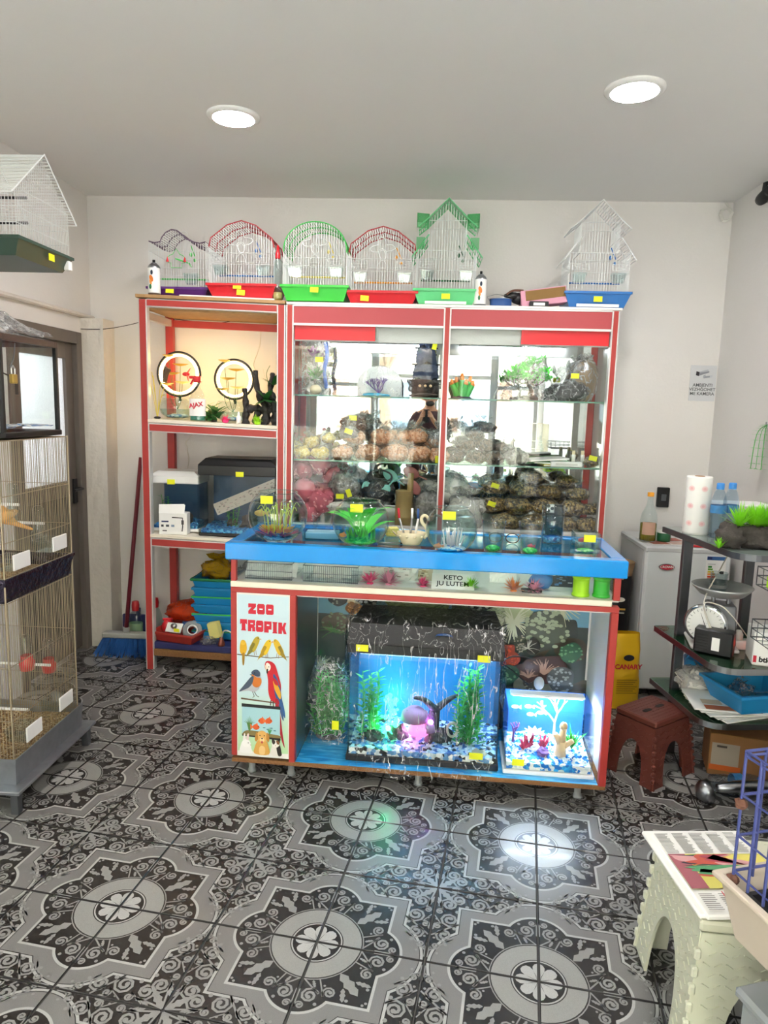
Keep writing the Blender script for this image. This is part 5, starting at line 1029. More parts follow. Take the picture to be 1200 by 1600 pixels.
v = top_at(913, 862); t = thing('glass_cube', 'tiny square glass tank with yellow price tag at counter end', 'fish tank', (v.x-.05, v.y-.05, KT+.0005), KR); panes(t, .1, .1, .004, .085, .004, 'clear'); MB().box(0, 0, 0, .1, .1, .004).build('base', 'clear', t); MB().box(.006, .006, .005, .094, .094, .05).build('water', 'water', t); MB().ball((.05, .05, .012), (.035, .035, .008), 12, 6).build('gel_beads', 'green_gel', t, True); price_tag(t, .055, -.003, .068, w=.045, h=.028); small_fish(t, (.03, .03, .055), 'coral_red', .014)
# swan shaped pen basket with pens
v = top_at(642, 849); t = thing('swan_pen_basket', 'cream woven swan-shaped basket holding pens on the counter', 'pen holder', (v.x, v.y, KT+.0005), 0); m = MB(); m.lathe([(0, 0), (.03, 0), (.034, .006), (.045, .03), (.052, .052), (.05, .053), (.042, .03), (.03, .008), (0, .006)], 22, sx=1.15, sy=.8); m.build('bowl', 'cream_ceramic', t, True)
MB().tube(smooth_path([(.05, 0, .03), (.066, 0, .05), (.06, 0, .075), (.045, 0, .09), (.04, 0, .11), (.052, 0, .122), (.066, 0, .112), (.068, 0, .1)]), .007, 8, radii=[.009-.0001*k for k in range(36)]).build('neck', 'cream_ceramic', t, True); m = MB()
for k in range(5): m.blade((-.055, 0, .03), (-.6, (k-2)*.25, .8), .035, .014, .2, 2)
m.build('tail', 'cream_ceramic', t); m = MB(); 
for k in range(10): a = k*.628; m.ball((.047*1.15*math.cos(a), .047*.8*math.sin(a), .036), .006, 6, 4)
m.build('weave_knots', 'cream_ceramic', t, True)
for k, (c, ti, dx_, lb) in enumerate((('ink_red', 'steel', -.018, 'red and grey pen in the swan basket'), ('ink_blue', 'white_plastic', .012, 'white pen with blue cap in the swan basket'), ('white_plastic', 'ink_red', -.005, 'grey pen leaning left in the swan basket'))):
    q = thing('pen', lb, 'pen', (v.x+dx_, v.y+.004*k, KT+.008), 0, 'pens in the swan basket'); a = (dx_*1.2, 0, 0); b_ = (dx_*1.2-.012+.012*k, .004, .10); e = (dx_*1.2-.016+.014*k, .006, .14); MB().tube([(0, 0, 0), b_], .0045, 8).build('barrel', 'white_plastic' if k == 1 else 'steel', q, True); MB().tube([b_, e], .005, 8).build('cap', c, q, True)
v = top_at(612, 838); t = thing('sponge_block', 'small yellow block behind the swan basket', 'sponge', (v.x, v.y+.03, KT+.0005), R(12)); MB().cbox(-.028, -.018, 0, .028, .018, .04, .005).build('sponge_body', 'sponge', t); MB().box(-.0285, -.0185, .012, .0285, .0185, .016).build('band', 'leaf_yellow', t)
t = thing('eyeglasses', 'black rimmed eyeglasses lying folded behind the plastic cups', 'eyeglasses', (top_at(788, 848).x, top_at(788, 848).y+.02, KT+.0005), R(-8)); m = MB()
for s in (-1, 1): m.tube([(s*.035+.027*math.cos(k*.4), -.004, .022+.02*math.sin(k*.4)) for k in range(16)], .002, 5, closed=True); m.tube(smooth_path([(s*.062, -.004, .03), (s*.066, .07, .03), (s*.06, .13, .01)]), .002, 5)
m.tube([(-.009, -.004, .027), (0, -.004, .031), (.009, -.004, .027)], .0018, 5); m.build('frame', 'black', t)
for s in (-1, 1): m = MB(); m.T = Matrix.Translation((s*.035, -.004, .022)) @ FACE; m.lathe([(0, 0), (.026, 0)], 16, sy=.75); m.build('lens', 'clear', t)
t = thing('blue_eraser', 'small dark blue cap lying in front of the green bowl', 'cap', (top_at(582, 851).x, top_at(582, 851).y-.0, KT+.0005), R(8)); MB().cbox(-.022, -.007, 0, .022, .007, .012, .004).build('cap_body', 'ink_blue', t); MB().cbox(-.028, -.005, .001, -.022, .005, .01, .002).build('cap_end', 'black', t)
for k, (p_, q_, lb, c) in enumerate(((606, 850, 'grey pen lying flat on the counter glass beside the cap', 'steel'),)):
    v = top_at(p_, q_); t = thing('pen', lb, 'pen', (v.x, v.y+.02, KT+.0005), R(5)); MB().tube([(-.06, 0, .005), (.05, 0, .005)], .0045, 8).build('barrel', c, t, True); MB().tube([(.05, 0, .005), (.07, 0, .005)], .0045, 8, radii=[.0045, .001]).build('tip', 'black', t, True)
t = thing('plastic_box', 'flat pale blue plastic box lying behind the first two bowls', 'box', (top_at(500, 845).x, top_at(500, 845).y+.08, KT+.0005), R(3)); MB().tray(.16, .1, .17, .11, 0, .05, .003).build('box_body', 'water_blue', t); MB().cbox(-.07, -.04, .004, .07, .04, .03, .003).build('box_content', 'paper', t)
# ------------------------------------------------------------------ glass cabinet contents
S1 = 1.6135; S2 = 1.2535; S3 = .8855
def cxp(p, y, Y): return px(p, y, Y=Y).x
def on(p, Y, s): return Vector((px(p, {S1: 615, S2: 715, S3: 815}[s], Y=Y).x, Y, s))
# pirate ship
v = on(664, 4.06, S1); t = thing('ship_ornament', 'dark blue ragged pirate ship ornament on the top glass shelf', 'aquarium ornament', (v.x, v.y, S1)); m = MB()
m.grid(lambda u, w_: Vector(((.075+.02*w_+.012*mnoise.noise(Vector((u*9, w_*4, 1))))*math.cos(u*6.283)*(1.15 if w_ > .2 else 1), (.04+.012*w_)*math.sin(u*6.283), .015+.085*w_)), 24, 8); m.ball((0, 0, .09), (.085, .045, .012), 18, 6, .4, 4, 2); m.build('hull', 'rock_dark', t); MB().ball((0, 0, .015), (.085, .055, .016), 18, 6, .3, 4, 5).build('base_rock', 'rock', t)
for z0, z1, w0, w1 in ((.1, .185, .075, .065), (.19, .275, .062, .05), (.28, .35, .042, .034)):
    m = MB(); m.grid(lambda u, w_: Vector((((u-.5)*2*(w0+(w1-w0)*w_))*(1+.12*mnoise.noise(Vector((u*3, w_*5, z0*9)))), -.028+.03*(2*u-1)**2-.015*math.sin(w_*3.1)+.01*mnoise.noise(Vector((u*7, w_*3, z0*5))), z0+(z1-z0)*w_-.012*math.sin(u*9+z0*30)*(1-w_))), 14, 8)
    m.grid(lambda u, w_: Vector(((u-.5)*2*(w0+(w1-w0)*w_)*.95, .012-.03*(2*u-1)**2+.012*math.sin(w_*3.1), z0+(z1-z0)*w_-.012*math.sin(u*9+z0*30)*(1-w_))), 14, 8); m.build('sail', 'ship_blue', t, True)
    MB().tube([(-w0*1.05, -.005, z1), (w0*1.05, -.005, z1)], .005, 6).build('yard', 'rock_dark', t)
MB().tube([(0, 0, .08), (0, 0, .375)], .007, 7, radii=[.009, .004]).build('mast', 'rock_dark', t); MB().lathe([(0, .355), (.014, .355), (.016, .375), (.012, .375)], 12).build('crow_nest', 'rock_dark', t)
p = PR(Matrix.Translation((0, -.047, .32)) @ FACE); p.ell(0, .008, .008, .009, 'e8e8e4'); p.stroke([(-.014, -.012), (.014, .002)], .004, 'e8e8e4'); p.stroke([(-.014, .002), (.014, -.012)], .004, 'e8e8e4'); p.build('skull_mark', 'print', t); price_tag(t, .045, -.05, .285, w=.026, h=.042, tilt=R(12))
for x in (-.03, 0, .03): MB().ball((x, -.05, .065), .008, 8, 6).build('porthole', 'coral_cream', t)
v = on(690, 4.02, S1); o = MB().cbox(-.015, -.02, 0, .015, .02, .05, .002).build('paper_box', 'paper'); o.location = v; tag(o, 'small white box right of the pirate ship', 'box')
# arched blister pack with purple coral
v = on(592, 4.1, S1); t = thing('coral_pack', 'arched clear pack with purple coral on a blue base', 'ornament pack', v); n = 16; arch = [(-.13, 0)]+[(-.13*math.cos(math.pi*k/n), .075+.10*math.sin(math.pi*k/n)) for k in range(n+1)]+[(.13, 0)]
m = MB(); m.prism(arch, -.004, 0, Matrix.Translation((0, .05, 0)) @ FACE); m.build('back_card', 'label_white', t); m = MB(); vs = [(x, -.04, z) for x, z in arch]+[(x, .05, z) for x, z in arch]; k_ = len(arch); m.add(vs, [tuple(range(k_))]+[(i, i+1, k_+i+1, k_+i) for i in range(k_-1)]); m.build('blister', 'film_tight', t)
MB().tube([(x, -.04, z) for x, z in arch], .003, 5).build('blister_rim', 'clear', t); rn = rng(6); m = MB()
for k in range(7): branch_coral(m, (0, 0, .02), (rn.uniform(-1, 1), rn.uniform(-.4, .4), .8), .035, .004, 3, rn, .8)
m.build('coral', 'coral_purple', t); MB().ball((-.02, 0, .008), (.085, .03, .012), 16, 6, .2, 3).build('coral_base', M('cyan', '1fb0d8', .4), t, True)
# plant pack at far left
v = on(494, 4.1, S1); t = thing('plant_pack', 'clear hanging packs of purple and green plastic plants at the cabinet left end', 'plant pack', v); MB().box(-.09, .02, 0, .07, .024, .31).build('back_card', 'film_milky', t); m = MB(); m.ball((-.01, 0, .25), (.06, .02, .05), 12, 8, .5, 4, 1); MB().tuft((-.02, 0, .22), 60, .07, .014, rng(3), 1, .5, .2).build('purple_leaves', M('violet', 'a03ab0', .4, var=.3), t); MB().tuft((-.01, 0, .09), 70, .08, .02, rng(4), 1, .5, .2).build('green_leaves', 'leaf_green', t)
MB().tube(smooth_path([(.05, 0, .3), (.06, 0, .22), (.045, 0, .14), (.06, 0, .04)]), .012, 6).build('blue_stem', M('bluish', '4a7ae0', .4, var=.2), t, True); MB().box(-.1, -.03, 0, .085, -.029, .31).build('film', 'film_tight', t); price_tag(t, .02, -.032, .2); MB().ball((0, -.02, .03), (.035, .03, .03), 12, 8, .1).build('white_stone', 'cream_ceramic', t, True)
# orange tipped coral, arched pack behind
v = on(721, 4.08, S1); t = thing('coral_ornament', 'green finger coral ornament with orange tips on the top shelf', 'aquarium ornament', v); m = MB(); m2 = MB()
for k, (x, z, y) in enumerate(((-.055, .10, 0), (-.03, .115, .02), (.0, .135, 0), (.022, .10, -.01), (.045, .12, .01), (.06, .095, 0))):
    q = smooth_path([(x*.35, y, .0), (x*.7, y, z*.45), (x, y, z*.8)]); m.tube(q, .012, 8, radii=[.02-.0006*i for i in range(len(q))]); m2.tube([(x, y, z*.78), (x*1.05, y, z)], .012, 8, radii=[.0145, .009]); m2.ball((x*1.05, y, z), .0098, 8, 6)
m.build('fingers', 'leaf_green', t, True); m2.build('tips', 'orange_tip', t, True); MB().ball((0, 0, .004), (.06, .035, .012), 14, 6, .4).build('base_rock', 'rock_dark', t)
# bonsai in bag
v = on(826, 4.06, S1); t = thing('bonsai_ornament', 'bright green bonsai ornament in a clear bag', 'aquarium ornament', v); m = MB(); rn = rng(9); m.tube(smooth_path([(0, 0, .01), (.012, 0, .06), (-.005, 0, .1), (.02, 0, .16), (.015, 0, .19)]), .008, 7, radii=[.014-.0004*k for k in range(21)])
tips = [(-.085, 0, .125), (-.055, -.02, .155), (.07, 0, .15), (.03, 0, .215), (-.01, .02, .185), (.085, .01, .115), (-.03, -.02, .12)]
for e in tips: m.tube(smooth_path([(0, 0, .1), (e[0]*.5, e[1]*.5, e[2]-.03), e], 4), .004, 5)
m.build('trunk', 'bark', t); f = MB()
for e in tips:
    for k in range(150): f.blade((e[0]+rn.gauss(0, .022), e[1]+rn.gauss(0, .015), e[2]+rn.gauss(.008, .008)), (rn.uniform(-1, 1), rn.uniform(-1, 1), rn.uniform(0, 1)), .026, .013, .2, 2)
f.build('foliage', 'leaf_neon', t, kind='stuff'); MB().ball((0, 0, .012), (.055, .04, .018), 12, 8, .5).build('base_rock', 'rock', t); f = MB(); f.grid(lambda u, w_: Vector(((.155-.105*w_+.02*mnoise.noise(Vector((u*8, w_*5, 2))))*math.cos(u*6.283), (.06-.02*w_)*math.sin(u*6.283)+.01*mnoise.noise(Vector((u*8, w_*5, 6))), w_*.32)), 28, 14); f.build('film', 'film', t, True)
bag('clear bag with black rocks on the top shelf at right', on(893, 4.08, S1), (.085, .06, .055), 'rock_dark', 17, .13, (.1, 0, 1), 'film', tags=((.0, -.065, .14, 0),), amp=.5)
bag('pale beige paper bag standing behind the black rocks', on(912, 4.2, S1), (.07, .05, .13), 'paper_bag', 23, .08, film='film_milky', amp=.2)
# middle shelf: heaps of bags
YEL = 'yellow'; k = 0
WHAT = 'bag of pale yellow pellets'; HEAP = ((472, 4.02, 0, .05), (500, 4.0, 0, .05), (486, 4.06, .06, .048), (513, 4.1, .085, .042), (462, 4.09, .03, .045))
for (p_, Y, dz, r), lb in zip(HEAP, heap_labels(HEAP, WHAT)): k += 1; q = on(p_, Y, S2); q.z += dz; bag(lb, q, (r, r*.8, r*.72), 'pellet_yellow', 30+k, .05, (rng(k).uniform(-.5, .5), 0, 1), 'film_tight', 'yellow pellet bags', amp=.35)
k = 0
WHAT = 'bag of tan pellets'; HEAP = ((536, 4.0, 0, .062), (575, 4.0, 0, .07), (617, 3.995, 0, .075), (655, 4.0, 0, .07), (686, 3.995, 0, .06), (553, 4.08, .085, .066), (596, 4.08, .085, .07), (637, 4.075, .09, .068), (650, 4.04, .10, .062), (616, 4.12, .1, .06), (672, 4.1, .07, .05))
for (p_, Y, dz, r), lb in zip(HEAP, heap_labels(HEAP, WHAT)):
    k += 1; q = on(p_, Y, S2); q.z += dz; bag(lb, q, (r, r*.78, r*.68), 'pellet_tan', 50+k, .055 if k > 5 else .03, (rng(k).uniform(-.7, .7), -.1, 1), 'film_tight', 'tan pellet bags', amp=.3)
bag('dark grey plastic bag with price tag lying on the tan pellet bags', on(560, 4.12, S2)+Vector((0, 0, .16)), (.105, .06, .05), 'pellet_brown', 71, .09, (.8, 0, -.2), 'film', tags=((-.03, -.068, .075, 0),), amp=.25); bag('grey clear bag hanging over the pellet bags beside the dark bag', on(545, 4.04, S2)+Vector((0, 0, .12)), (.06, .035, .035), 'pellet_grey', 72, .05, (-.5, 0, .6), 'film', tags=((0, -.042, .04, .3),))
bag('empty crumpled clear bag on the middle shelf left of the post', on(684, 4.05, S2)+Vector((0, 0, .085)), (.06, .045, .04), None, 73, .07, (.3, 0, 1), 'film_milky')
t = thing('figurine', 'small white figurine behind the yellow pellet bags', 'figurine', on(506, 4.2, S2)); MB().lathe([(0, 0), (.03, 0), (.028, .02), (.02, .1), (.024, .12), (.012, .135), (.015, .15), (.012, .165), (0, .17)], 14).build('body', 'white_plastic', t, True); MB().ball((0, -.002, .158), (.013, .013, .015), 10, 8).build('head', 'coral_red', t, True)
o = MB().cbox(-.025, -.01, 0, .025, .03, .04, .003).build('yellow_card', 'neon'); o.location = on(687, 3.945, S2); tag(o, 'folded neon yellow card at the front edge of the middle shelf', 'card')
k = 0
WHAT = 'bag of dark brown pellets'; HEAP = ((712, 4.02, 0, .055), (742, 4.0, 0, .058), (772, 4.02, 0, .058), (727, 4.05, .065, .055), (757, 4.04, .07, .058), (742, 4.06, .13, .052), (783, 4.08, .06, .05), (758, 4.08, .17, .05))
for (p_, Y, dz, r), lb in zip(HEAP, heap_labels(HEAP, WHAT)): k += 1; q = on(p_, Y, S2); q.z += dz; bag(lb, q, (r, r*.8, r*.62), 'pellet_brown', 80+k, .05 if k > 3 else 0, (rng(k+9).uniform(-.8, .8), 0, 1), 'film_tight', 'dark brown pellet bags', amp=.3)
bag('puffy empty clear bag left of the brown pellet pile', on(716, 4.1, S2)+Vector((0, 0, .08)), (.06, .05, .075), None, 95, .06, (-.3, 0, 1), 'film_milky'); bag('flat clear bag right of the brown pellet pile', on(806, 4.04, S2), (.07, .05, .045), 'pellet_grey', 96, .07, (-.6, 0, .8), 'film_milky')
for k, (p_, dz, c, w_, a, lb) in enumerate(((872, 0, 'leaf_yellow', .20, 3, 'yellow printed magazine at the bottom of the pile'), (862, .012, 'leaf_mix', .21, -4, 'green printed magazine in the middle of the pile'), (852, .03, 'paper_grey', .22, 8, 'pale magazine lying slanted on top of the pile'))):
    t = thing('magazine', lb, 'magazine', on(p_, 4.06, S2)+Vector((0, 0, dz)), R(a), 'magazines on the middle shelf'); m = MB(); m.T = Matrix.Rotation(R(-4 if k == 2 else 0), 4, 'Y'); m.cbox(-w_/2, -.09, 0, w_/2, .09, .01, .002); m.build('cover', c, t); m = MB(); m.T = Matrix.Rotation(R(-4 if k == 2 else 0), 4, 'Y'); m.box(-w_/2+.003, -.0915, .002, w_/2-.003, -.088, .008); m.build('pages', 'paper', t)
t = thing('white_carton', 'flat white carton at the front right of the middle shelf', 'box', on(885, 3.97, S2)); MB().cbox(-.085, -.02, 0, .085, .03, .028, .002).build('carton_body', 'label_white', t); MB().box(-.06, -.0215, .008, .06, -.02, .02).build('carton_label', 'paper_grey', t)
for k, (p_, lb) in enumerate(((896, 'small white capped vial behind the carton, left one'), (910, 'small white capped vial behind the carton, right one'))): t = thing('vial', lb, 'vial', on(p_, 4.1, S2), 0, 'vials on the middle shelf'); MB().lathe([(0, 0), (.012, 0), (.012, .06), (.008, .065)], 12).build('vial_body', 'white_plastic', t, True); MB().lathe([(.01, .062), (.01, .085), (0, .085)], 12).build('cap', 'cream_ceramic', t, True)
bag('small brown bag with price tag at the right end of the middle shelf', on(924, 4.03, S2), (.04, .035, .03), 'seed', 99, .0, tags=((0, -.04, .05, .2),), film='film_tight')
# bottom shelf
k = 0
WHAT = 'bag of pink pellets'; HEAP = ((476, 4.0, .12, .07), (500, 3.99, .06, .075), (470, 4.04, .24, .06), (497, 4.08, .27, .065), (520, 4.1, .2, .06), (482, 3.98, .0, .06))
for (p_, Y, dz, r), lb in zip(HEAP, heap_labels(HEAP, WHAT)): k += 1; q = on(p_, Y, S3); q.z += dz; bag(lb, q, (r, r*.75, r*.95), 'pellet_pink', 110+k, .06, (rng(k).uniform(-.4, .4), 0, 1), 'film_pink', 'pink pellet bags', amp=.3)
bag('grey bag with two price tags beside the pink bags', on(538, 4.03, S3)+Vector((0, 0, .12)), (.085, .06, .085), 'pellet_grey', 121, .1, (.2, 0, 1), 'film', tags=((-.02, -.068, .04, 0), (.03, -.07, .06, R(70)))); bag('white cloth bundle lying under the grey bag', on(530, 3.98, S3)+Vector((0, 0, .07)), (.09, .05, .03), 'cloth_white', 122, 0, film='film_tight'); bag('black cord bundle in a bag behind the green bowl', on(588, 4.02, S3)+Vector((0, 0, .10)), (.1, .06, .08), 'black_matte', 123, .0, film='film_tight', amp=.4)
t = thing('coiled_hose', 'coiled dark hose lying on the black bundle', 'hose', on(592, 4.06, S3)+Vector((0, 0, .24))); m = MB()
for q in range(4): m.tube([((.07-.006*q)*math.cos(k*.35), -.02+.008*q, .03+(.04-.004*q)*math.sin(k*.35)+.004*q) for k in range(18)], .006, 6, closed=True)
m.build('coils', 'wire_dark', t, True); MB().cbox(-.008, -.05, .05, .008, .03, .08, .003).build('tie', 'black', t)
for k, (p_, dz, c, Y, a, lb) in enumerate(((573, .20, 'teal_plastic', 3.99, 1.3, 'teal oval paddle lying behind the green bowl rim at left'), (598, .19, 'teal_plastic', 3.985, -.9, 'teal oval paddle standing at the right of the green bowl'), (608, .28, 'teal_plastic', 4.05, .6, 'teal oval paddle above the black bundle'), (640, .30, 'salmon_plastic', 4.06, .4, 'brownish pink oval paddle above the bamboo'), (645, .22, 'salmon_plastic', 4.02, .9, 'pink oval paddle right of the bamboo'))):
    t = thing('paddle', lb, 'paddle', on(p_, Y, S3)+Vector((0, 0, dz)), 0, 'oval paddles'); m = MB(); m.T = Matrix.Rotation(a, 4, 'Y'); m.ball((0, 0, 0), (.05, .008, .032), 16, 8); m.build('blade', c, t, True); m = MB(); m.T = Matrix.Rotation(a, 4, 'Y'); m.tube([(.045, .004, 0), (.10, .012, 0)], .005, 6); m.build('handle', c, t, True)
t = thing('bamboo_pot', 'cut bamboo tube standing behind the swan basket', 'bamboo tube', on(630, 3.97, S3)); m = MB(); m.lathe([(0, .0), (.05, 0), (.048, .05), (.051, .055), (.048, .06), (.048, .2), (.05, .205), (.042, .205), (.042, .02), (0, .02)], 20); m.build('tube_wall', 'bamboo', t, True); MB().tube([(.03, .02, .1), (.035, .05, .3)], .018, 10).build('inner_stick', 'bamboo', t, True)
bag('clear bag of white cloth and greens right of the bamboo', on(664, 4.03, S3)+Vector((0, 0, .03)), (.075, .055, .085), 'pellet_grey', 131, .08, (.3, 0, 1), 'film', amp=.35); MBt = bag('white cloth bag behind the bamboo', on(672, 4.12, S3)+Vector((0, 0, .16)), (.09, .05, .05), 'cloth_white', 132, 0, film='film_tight')
bag('knotted beige cloth sack on the bottom shelf right of the post', on(724, 3.99, S3)+Vector((0, 0, .0)), (.115, .06, .09), 'cloth_white', 133, .09, (.2, 0, 1), 'film_milky', amp=.3); bag('grey cloth sack behind the knotted beige sack', on(706, 4.1, S3)+Vector((0, 0, .12)), (.1, .06, .08), 'cloth_white', 134, .05, (.5, 0, 1), 'film_milky')
k = 0
WHAT = 'bag of brown seed'; HEAP = ((790, 4.0, .0, .075, 0), (832, 3.99, .0, .075, 0), (880, 4.0, .0, .07, 0), (918, 4.01, .0, .065, 0), (768, 4.05, .09, .07, 1), (806, 4.04, .085, .075, 0), (850, 4.03, .09, .07, 0), (893, 4.04, .085, .07, 0), (922, 4.07, .09, .055, 0), (772, 4.1, .19, .068, 1), (812, 4.09, .175, .072, 0), (853, 4.1, .175, .065, 0), (900, 4.1, .17, .06, 0), (826, 4.15, .25, .06, 0), (880, 4.16, .24, .055, 0))
for (p_, Y, dz, r, tg), lb in zip(HEAP, heap_labels(HEAP, WHAT)):
    k += 1; q = on(p_, Y, S3); q.z += dz; lb = lb if not tg else ('clear bag of brown seed with price tag, upper of the two tagged' if dz > .15 else 'clear bag of brown seed with price tag, lower of the two tagged'); bag(lb, q, (r*1.1, r*.8, r*.62), 'seed', 140+k, .05 if k > 9 else .0, (rng(k+3).uniform(-.8, .8), 0, 1), 'film_tight', 'brown seed bags', tags=((-.01, -r*.84, r*.75, .3),) if tg else (), amp=.3)
# ------------------------------------------------------------------ rack, upper shelf
def rk_at(p, y, Y, shelf): x = px(p, y, Y=Y).x; return Vector((x, Y, rackz(shelf, x-RK.x)+.0006))
def ring_bowl(label, p, rr, fishy):
    v = rk_at(p, 655, 4.06, 2); t = thing('ring_lamp_bowl', label, 'lamp', v, 0, 'ring lamp bowls'); zc = .135+rr
    MB().lathe([(0, 0), (.06, 0), (.095, .03), (.108, .065), (.1, .1), (.085, .118), (.088, .122)], 26).build('bowl', 'bowl_glass', t, True); MB().lathe([(0, .01), (.06, .01), (.092, .035), (.1, .06), (0, .06)], 22).build('water', 'water', t, True); MB().ball((0, 0, .02), (.065, .065, .014), 14, 6, .3, 4).build('pebbles', 'gravel_mix', t, True)
    ring = [(rr*math.cos(2*math.pi*k/48), .03, zc+rr*math.sin(2*math.pi*k/48)) for k in range(48)]; MB().tube(ring, .0075, 6, closed=True).build('ring', 'black', t, True)
    r2 = rr-.010; 
    m = MB(); vs = []; n = 48
    for k in range(n): a = 2*math.pi*k/n; c, s = math.cos(a), math.sin(a); vs += [(r2*c, .022, zc+r2*s), (r2*c, .044, zc+r2*s), ((r2-.012)*c, .044, zc+(r2-.012)*s), ((r2-.012)*c, .022, zc+(r2-.012)*s)]
    m.add(vs, [(4*k+i, 4*k+(i+1) % 4, 4*((k+1) % n)+(i+1) % 4, 4*((k+1) % n)+i) for k in range(n) for i in range(4)]); m.build('led_band', 'ring_led', t, True)
    MB().tube([(0, .03, zc-rr), (0, .05, .11)], .008, 6).build('stem', 'black', t); m = MB(); st = MB(); rn = rng(int(p))
    for x, z, a, L in ((-.03, zc+.0, .3, .085), (.02, zc+.05, -.2, .08), (.03, zc-.05, .2, .08), (-.06, zc-.06, 2.8, .07), (-.05, zc+.1, 2.6, .06)):
        st.tube(smooth_path([(0, .0, .06), (x*.6, 0, z*.5), (x, 0, z)], 5), .0016, 4)
        m.lathe([(0, -.006), (L*.35, .0), (L*.6, .008)], 14, (x, 0, z), sy=.8)
    m.build('lotus_leaves', M('lotus', 'c9a83a', .5, var=.3), t, True); st.build('stems', 'leaf_dark', t)
    if fishy: m = MB(); m.ball((.055, -.01, zc-.0), (.022, .008, .012), 12, 8); [m.blade((.06, -.01, zc+.0), (.3, 0, q), .045, .03, .5, 3) for q in (-1, -.2, .7)]; m.build('red_fish', 'red_plastic', t)
    return t
ring_bowl('left glowing ring lamp on a small glass bowl with lotus leaves', 278, .125, True); ring_bowl('right glowing ring lamp on a small glass bowl with lotus leaves', 364, .112, False)
v = rk_at(309, 655, 3.93, 2); t = thing('spray_bottle', 'clear window-cleaner spray bottle with red trigger on the upper shelf', 'spray bottle', v); MB().lathe([(0, 0), (.044, 0), (.046, .01), (.046, .12), (.04, .15), (.02, .185), (.015, .2), (.015, .215)], 22, sy=.6).build('bottle_body', 'clear', t, True); MB().lathe([(0, .005), (.042, .005), (.042, .035), (0, .036)], 18, sy=.56).build('liquid', M('teal_liquid', '2f8f78', .2), t, True)
MB().lathe([(.0465, .03), (.0465, .125)], 22, sy=.62).build('label', 'label_white', t, True); m = MB(); m.cbox(-.02, -.014, .215, .022, .014, .25, .005); m.cbox(-.045, -.009, .235, -.018, .009, .25, .003); m.tube([(-.02, 0, .235), (-.038, 0, .205)], .005, 6); m.build('trigger_head', 'red_plastic', t)
text(t, 'label_text', 'AJAX', .034, Matrix.Translation((0, -.0295, .09)) @ Matrix.Rotation(R(-10), 4, 'Y') @ FACE, 'ink_red', .0003, .0012)
v = rk_at(408, 660, 3.98, 2); t = thing('driftwood', 'tall black driftwood root with leaves on the upper shelf', 'driftwood', v)
def root(m, pts, r0, r1, s): q = smooth_path(pts, 6); n = len(q); m.tube([p_+Vector((.006*mnoise.noise(p_*40), .006*mnoise.noise(p_*40+Vector((5, 0, 0))), 0)) for p_ in q], r0, 9, radii=[(r0+(r1-r0)*k/(n-1))*(1+.22*math.sin(k*1.7+s)) for k in range(n)])
m = MB(); root(m, [(-.09, 0, 0), (-.085, 0, .09), (-.095, 0, .2)], .022, .013, 1); root(m, [(-.085, 0, .08), (-.03, 0, .09), (.02, 0, .08), (.07, 0, .09)], .024, .02, 2); root(m, [(.02, 0, .0), (.03, 0, .08), (-.02, .01, .18), (-.035, .01, .30)], .028, .012, 3); root(m, [(.08, 0, 0), (.075, 0, .1), (.05, .01, .2), (.06, .02, .29)], .026, .012, 4); root(m, [(-.03, -.02, 0), (-.02, 0, .07)], .022, .018, 5); root(m, [(-.02, 0, .18), (.03, 0, .15), (.06, 0, .1)], .016, .016, 6); m.build('root', 'rock_dark', t, True)
m = MB(); [m.blade((.03, -.02, .14), (math.cos(k), -.4, .7*math.sin(k*2)+.4), .075, .05, .4, 4) for k in range(7)]; [m.blade((.07, .0, .22), (math.cos(k*1.3), -.3, .8), .08, .03, .5, 4) for k in range(6)]; m.build('leaves', 'leaf_dark', t, True); m = MB(); m.blade((.04, 0, .18), (-.2, 0, 1), .16, .003, .2); m.tube(smooth_path([(.05, 0, .2), (.03, 0, .28), (.05, 0, .33)]), .0016, 4); m.build('twig', 'leaf_dark', t)
for p_, mt, lb, L in ((352, 'neon_pink', 'neon pink spiky ball plant on the upper rack shelf', .045), (402, 'neon_lime', 'lime green spiky ball plant in front of the driftwood', .05)):
    t = thing('ball_plant', lb, 'plastic plant', rk_at(p_, 660, 3.90, 2), 0, 'ball plants'); MB().tuft((0, 0, .01), 110, L, .004, rng(int(p_)), 1.3, .25, .25).build('leaves', mt, t); MB().ball((0, 0, .012), (.02, .02, .014), 10, 6).build('core', mt, t)
t = thing('small_bottle', 'small white dropper bottle beside the pink ball plant', 'bottle', rk_at(373, 660, 3.91, 2)); MB().lathe([(0, 0), (.014, 0), (.014, .04), (.006, .046)], 14).build('bottle_body', 'white_plastic', t, True); MB().lathe([(.007, .045), (.007, .056), (.003, .066), (0, .067)], 10).build('cap', 'white_plastic', t, True)
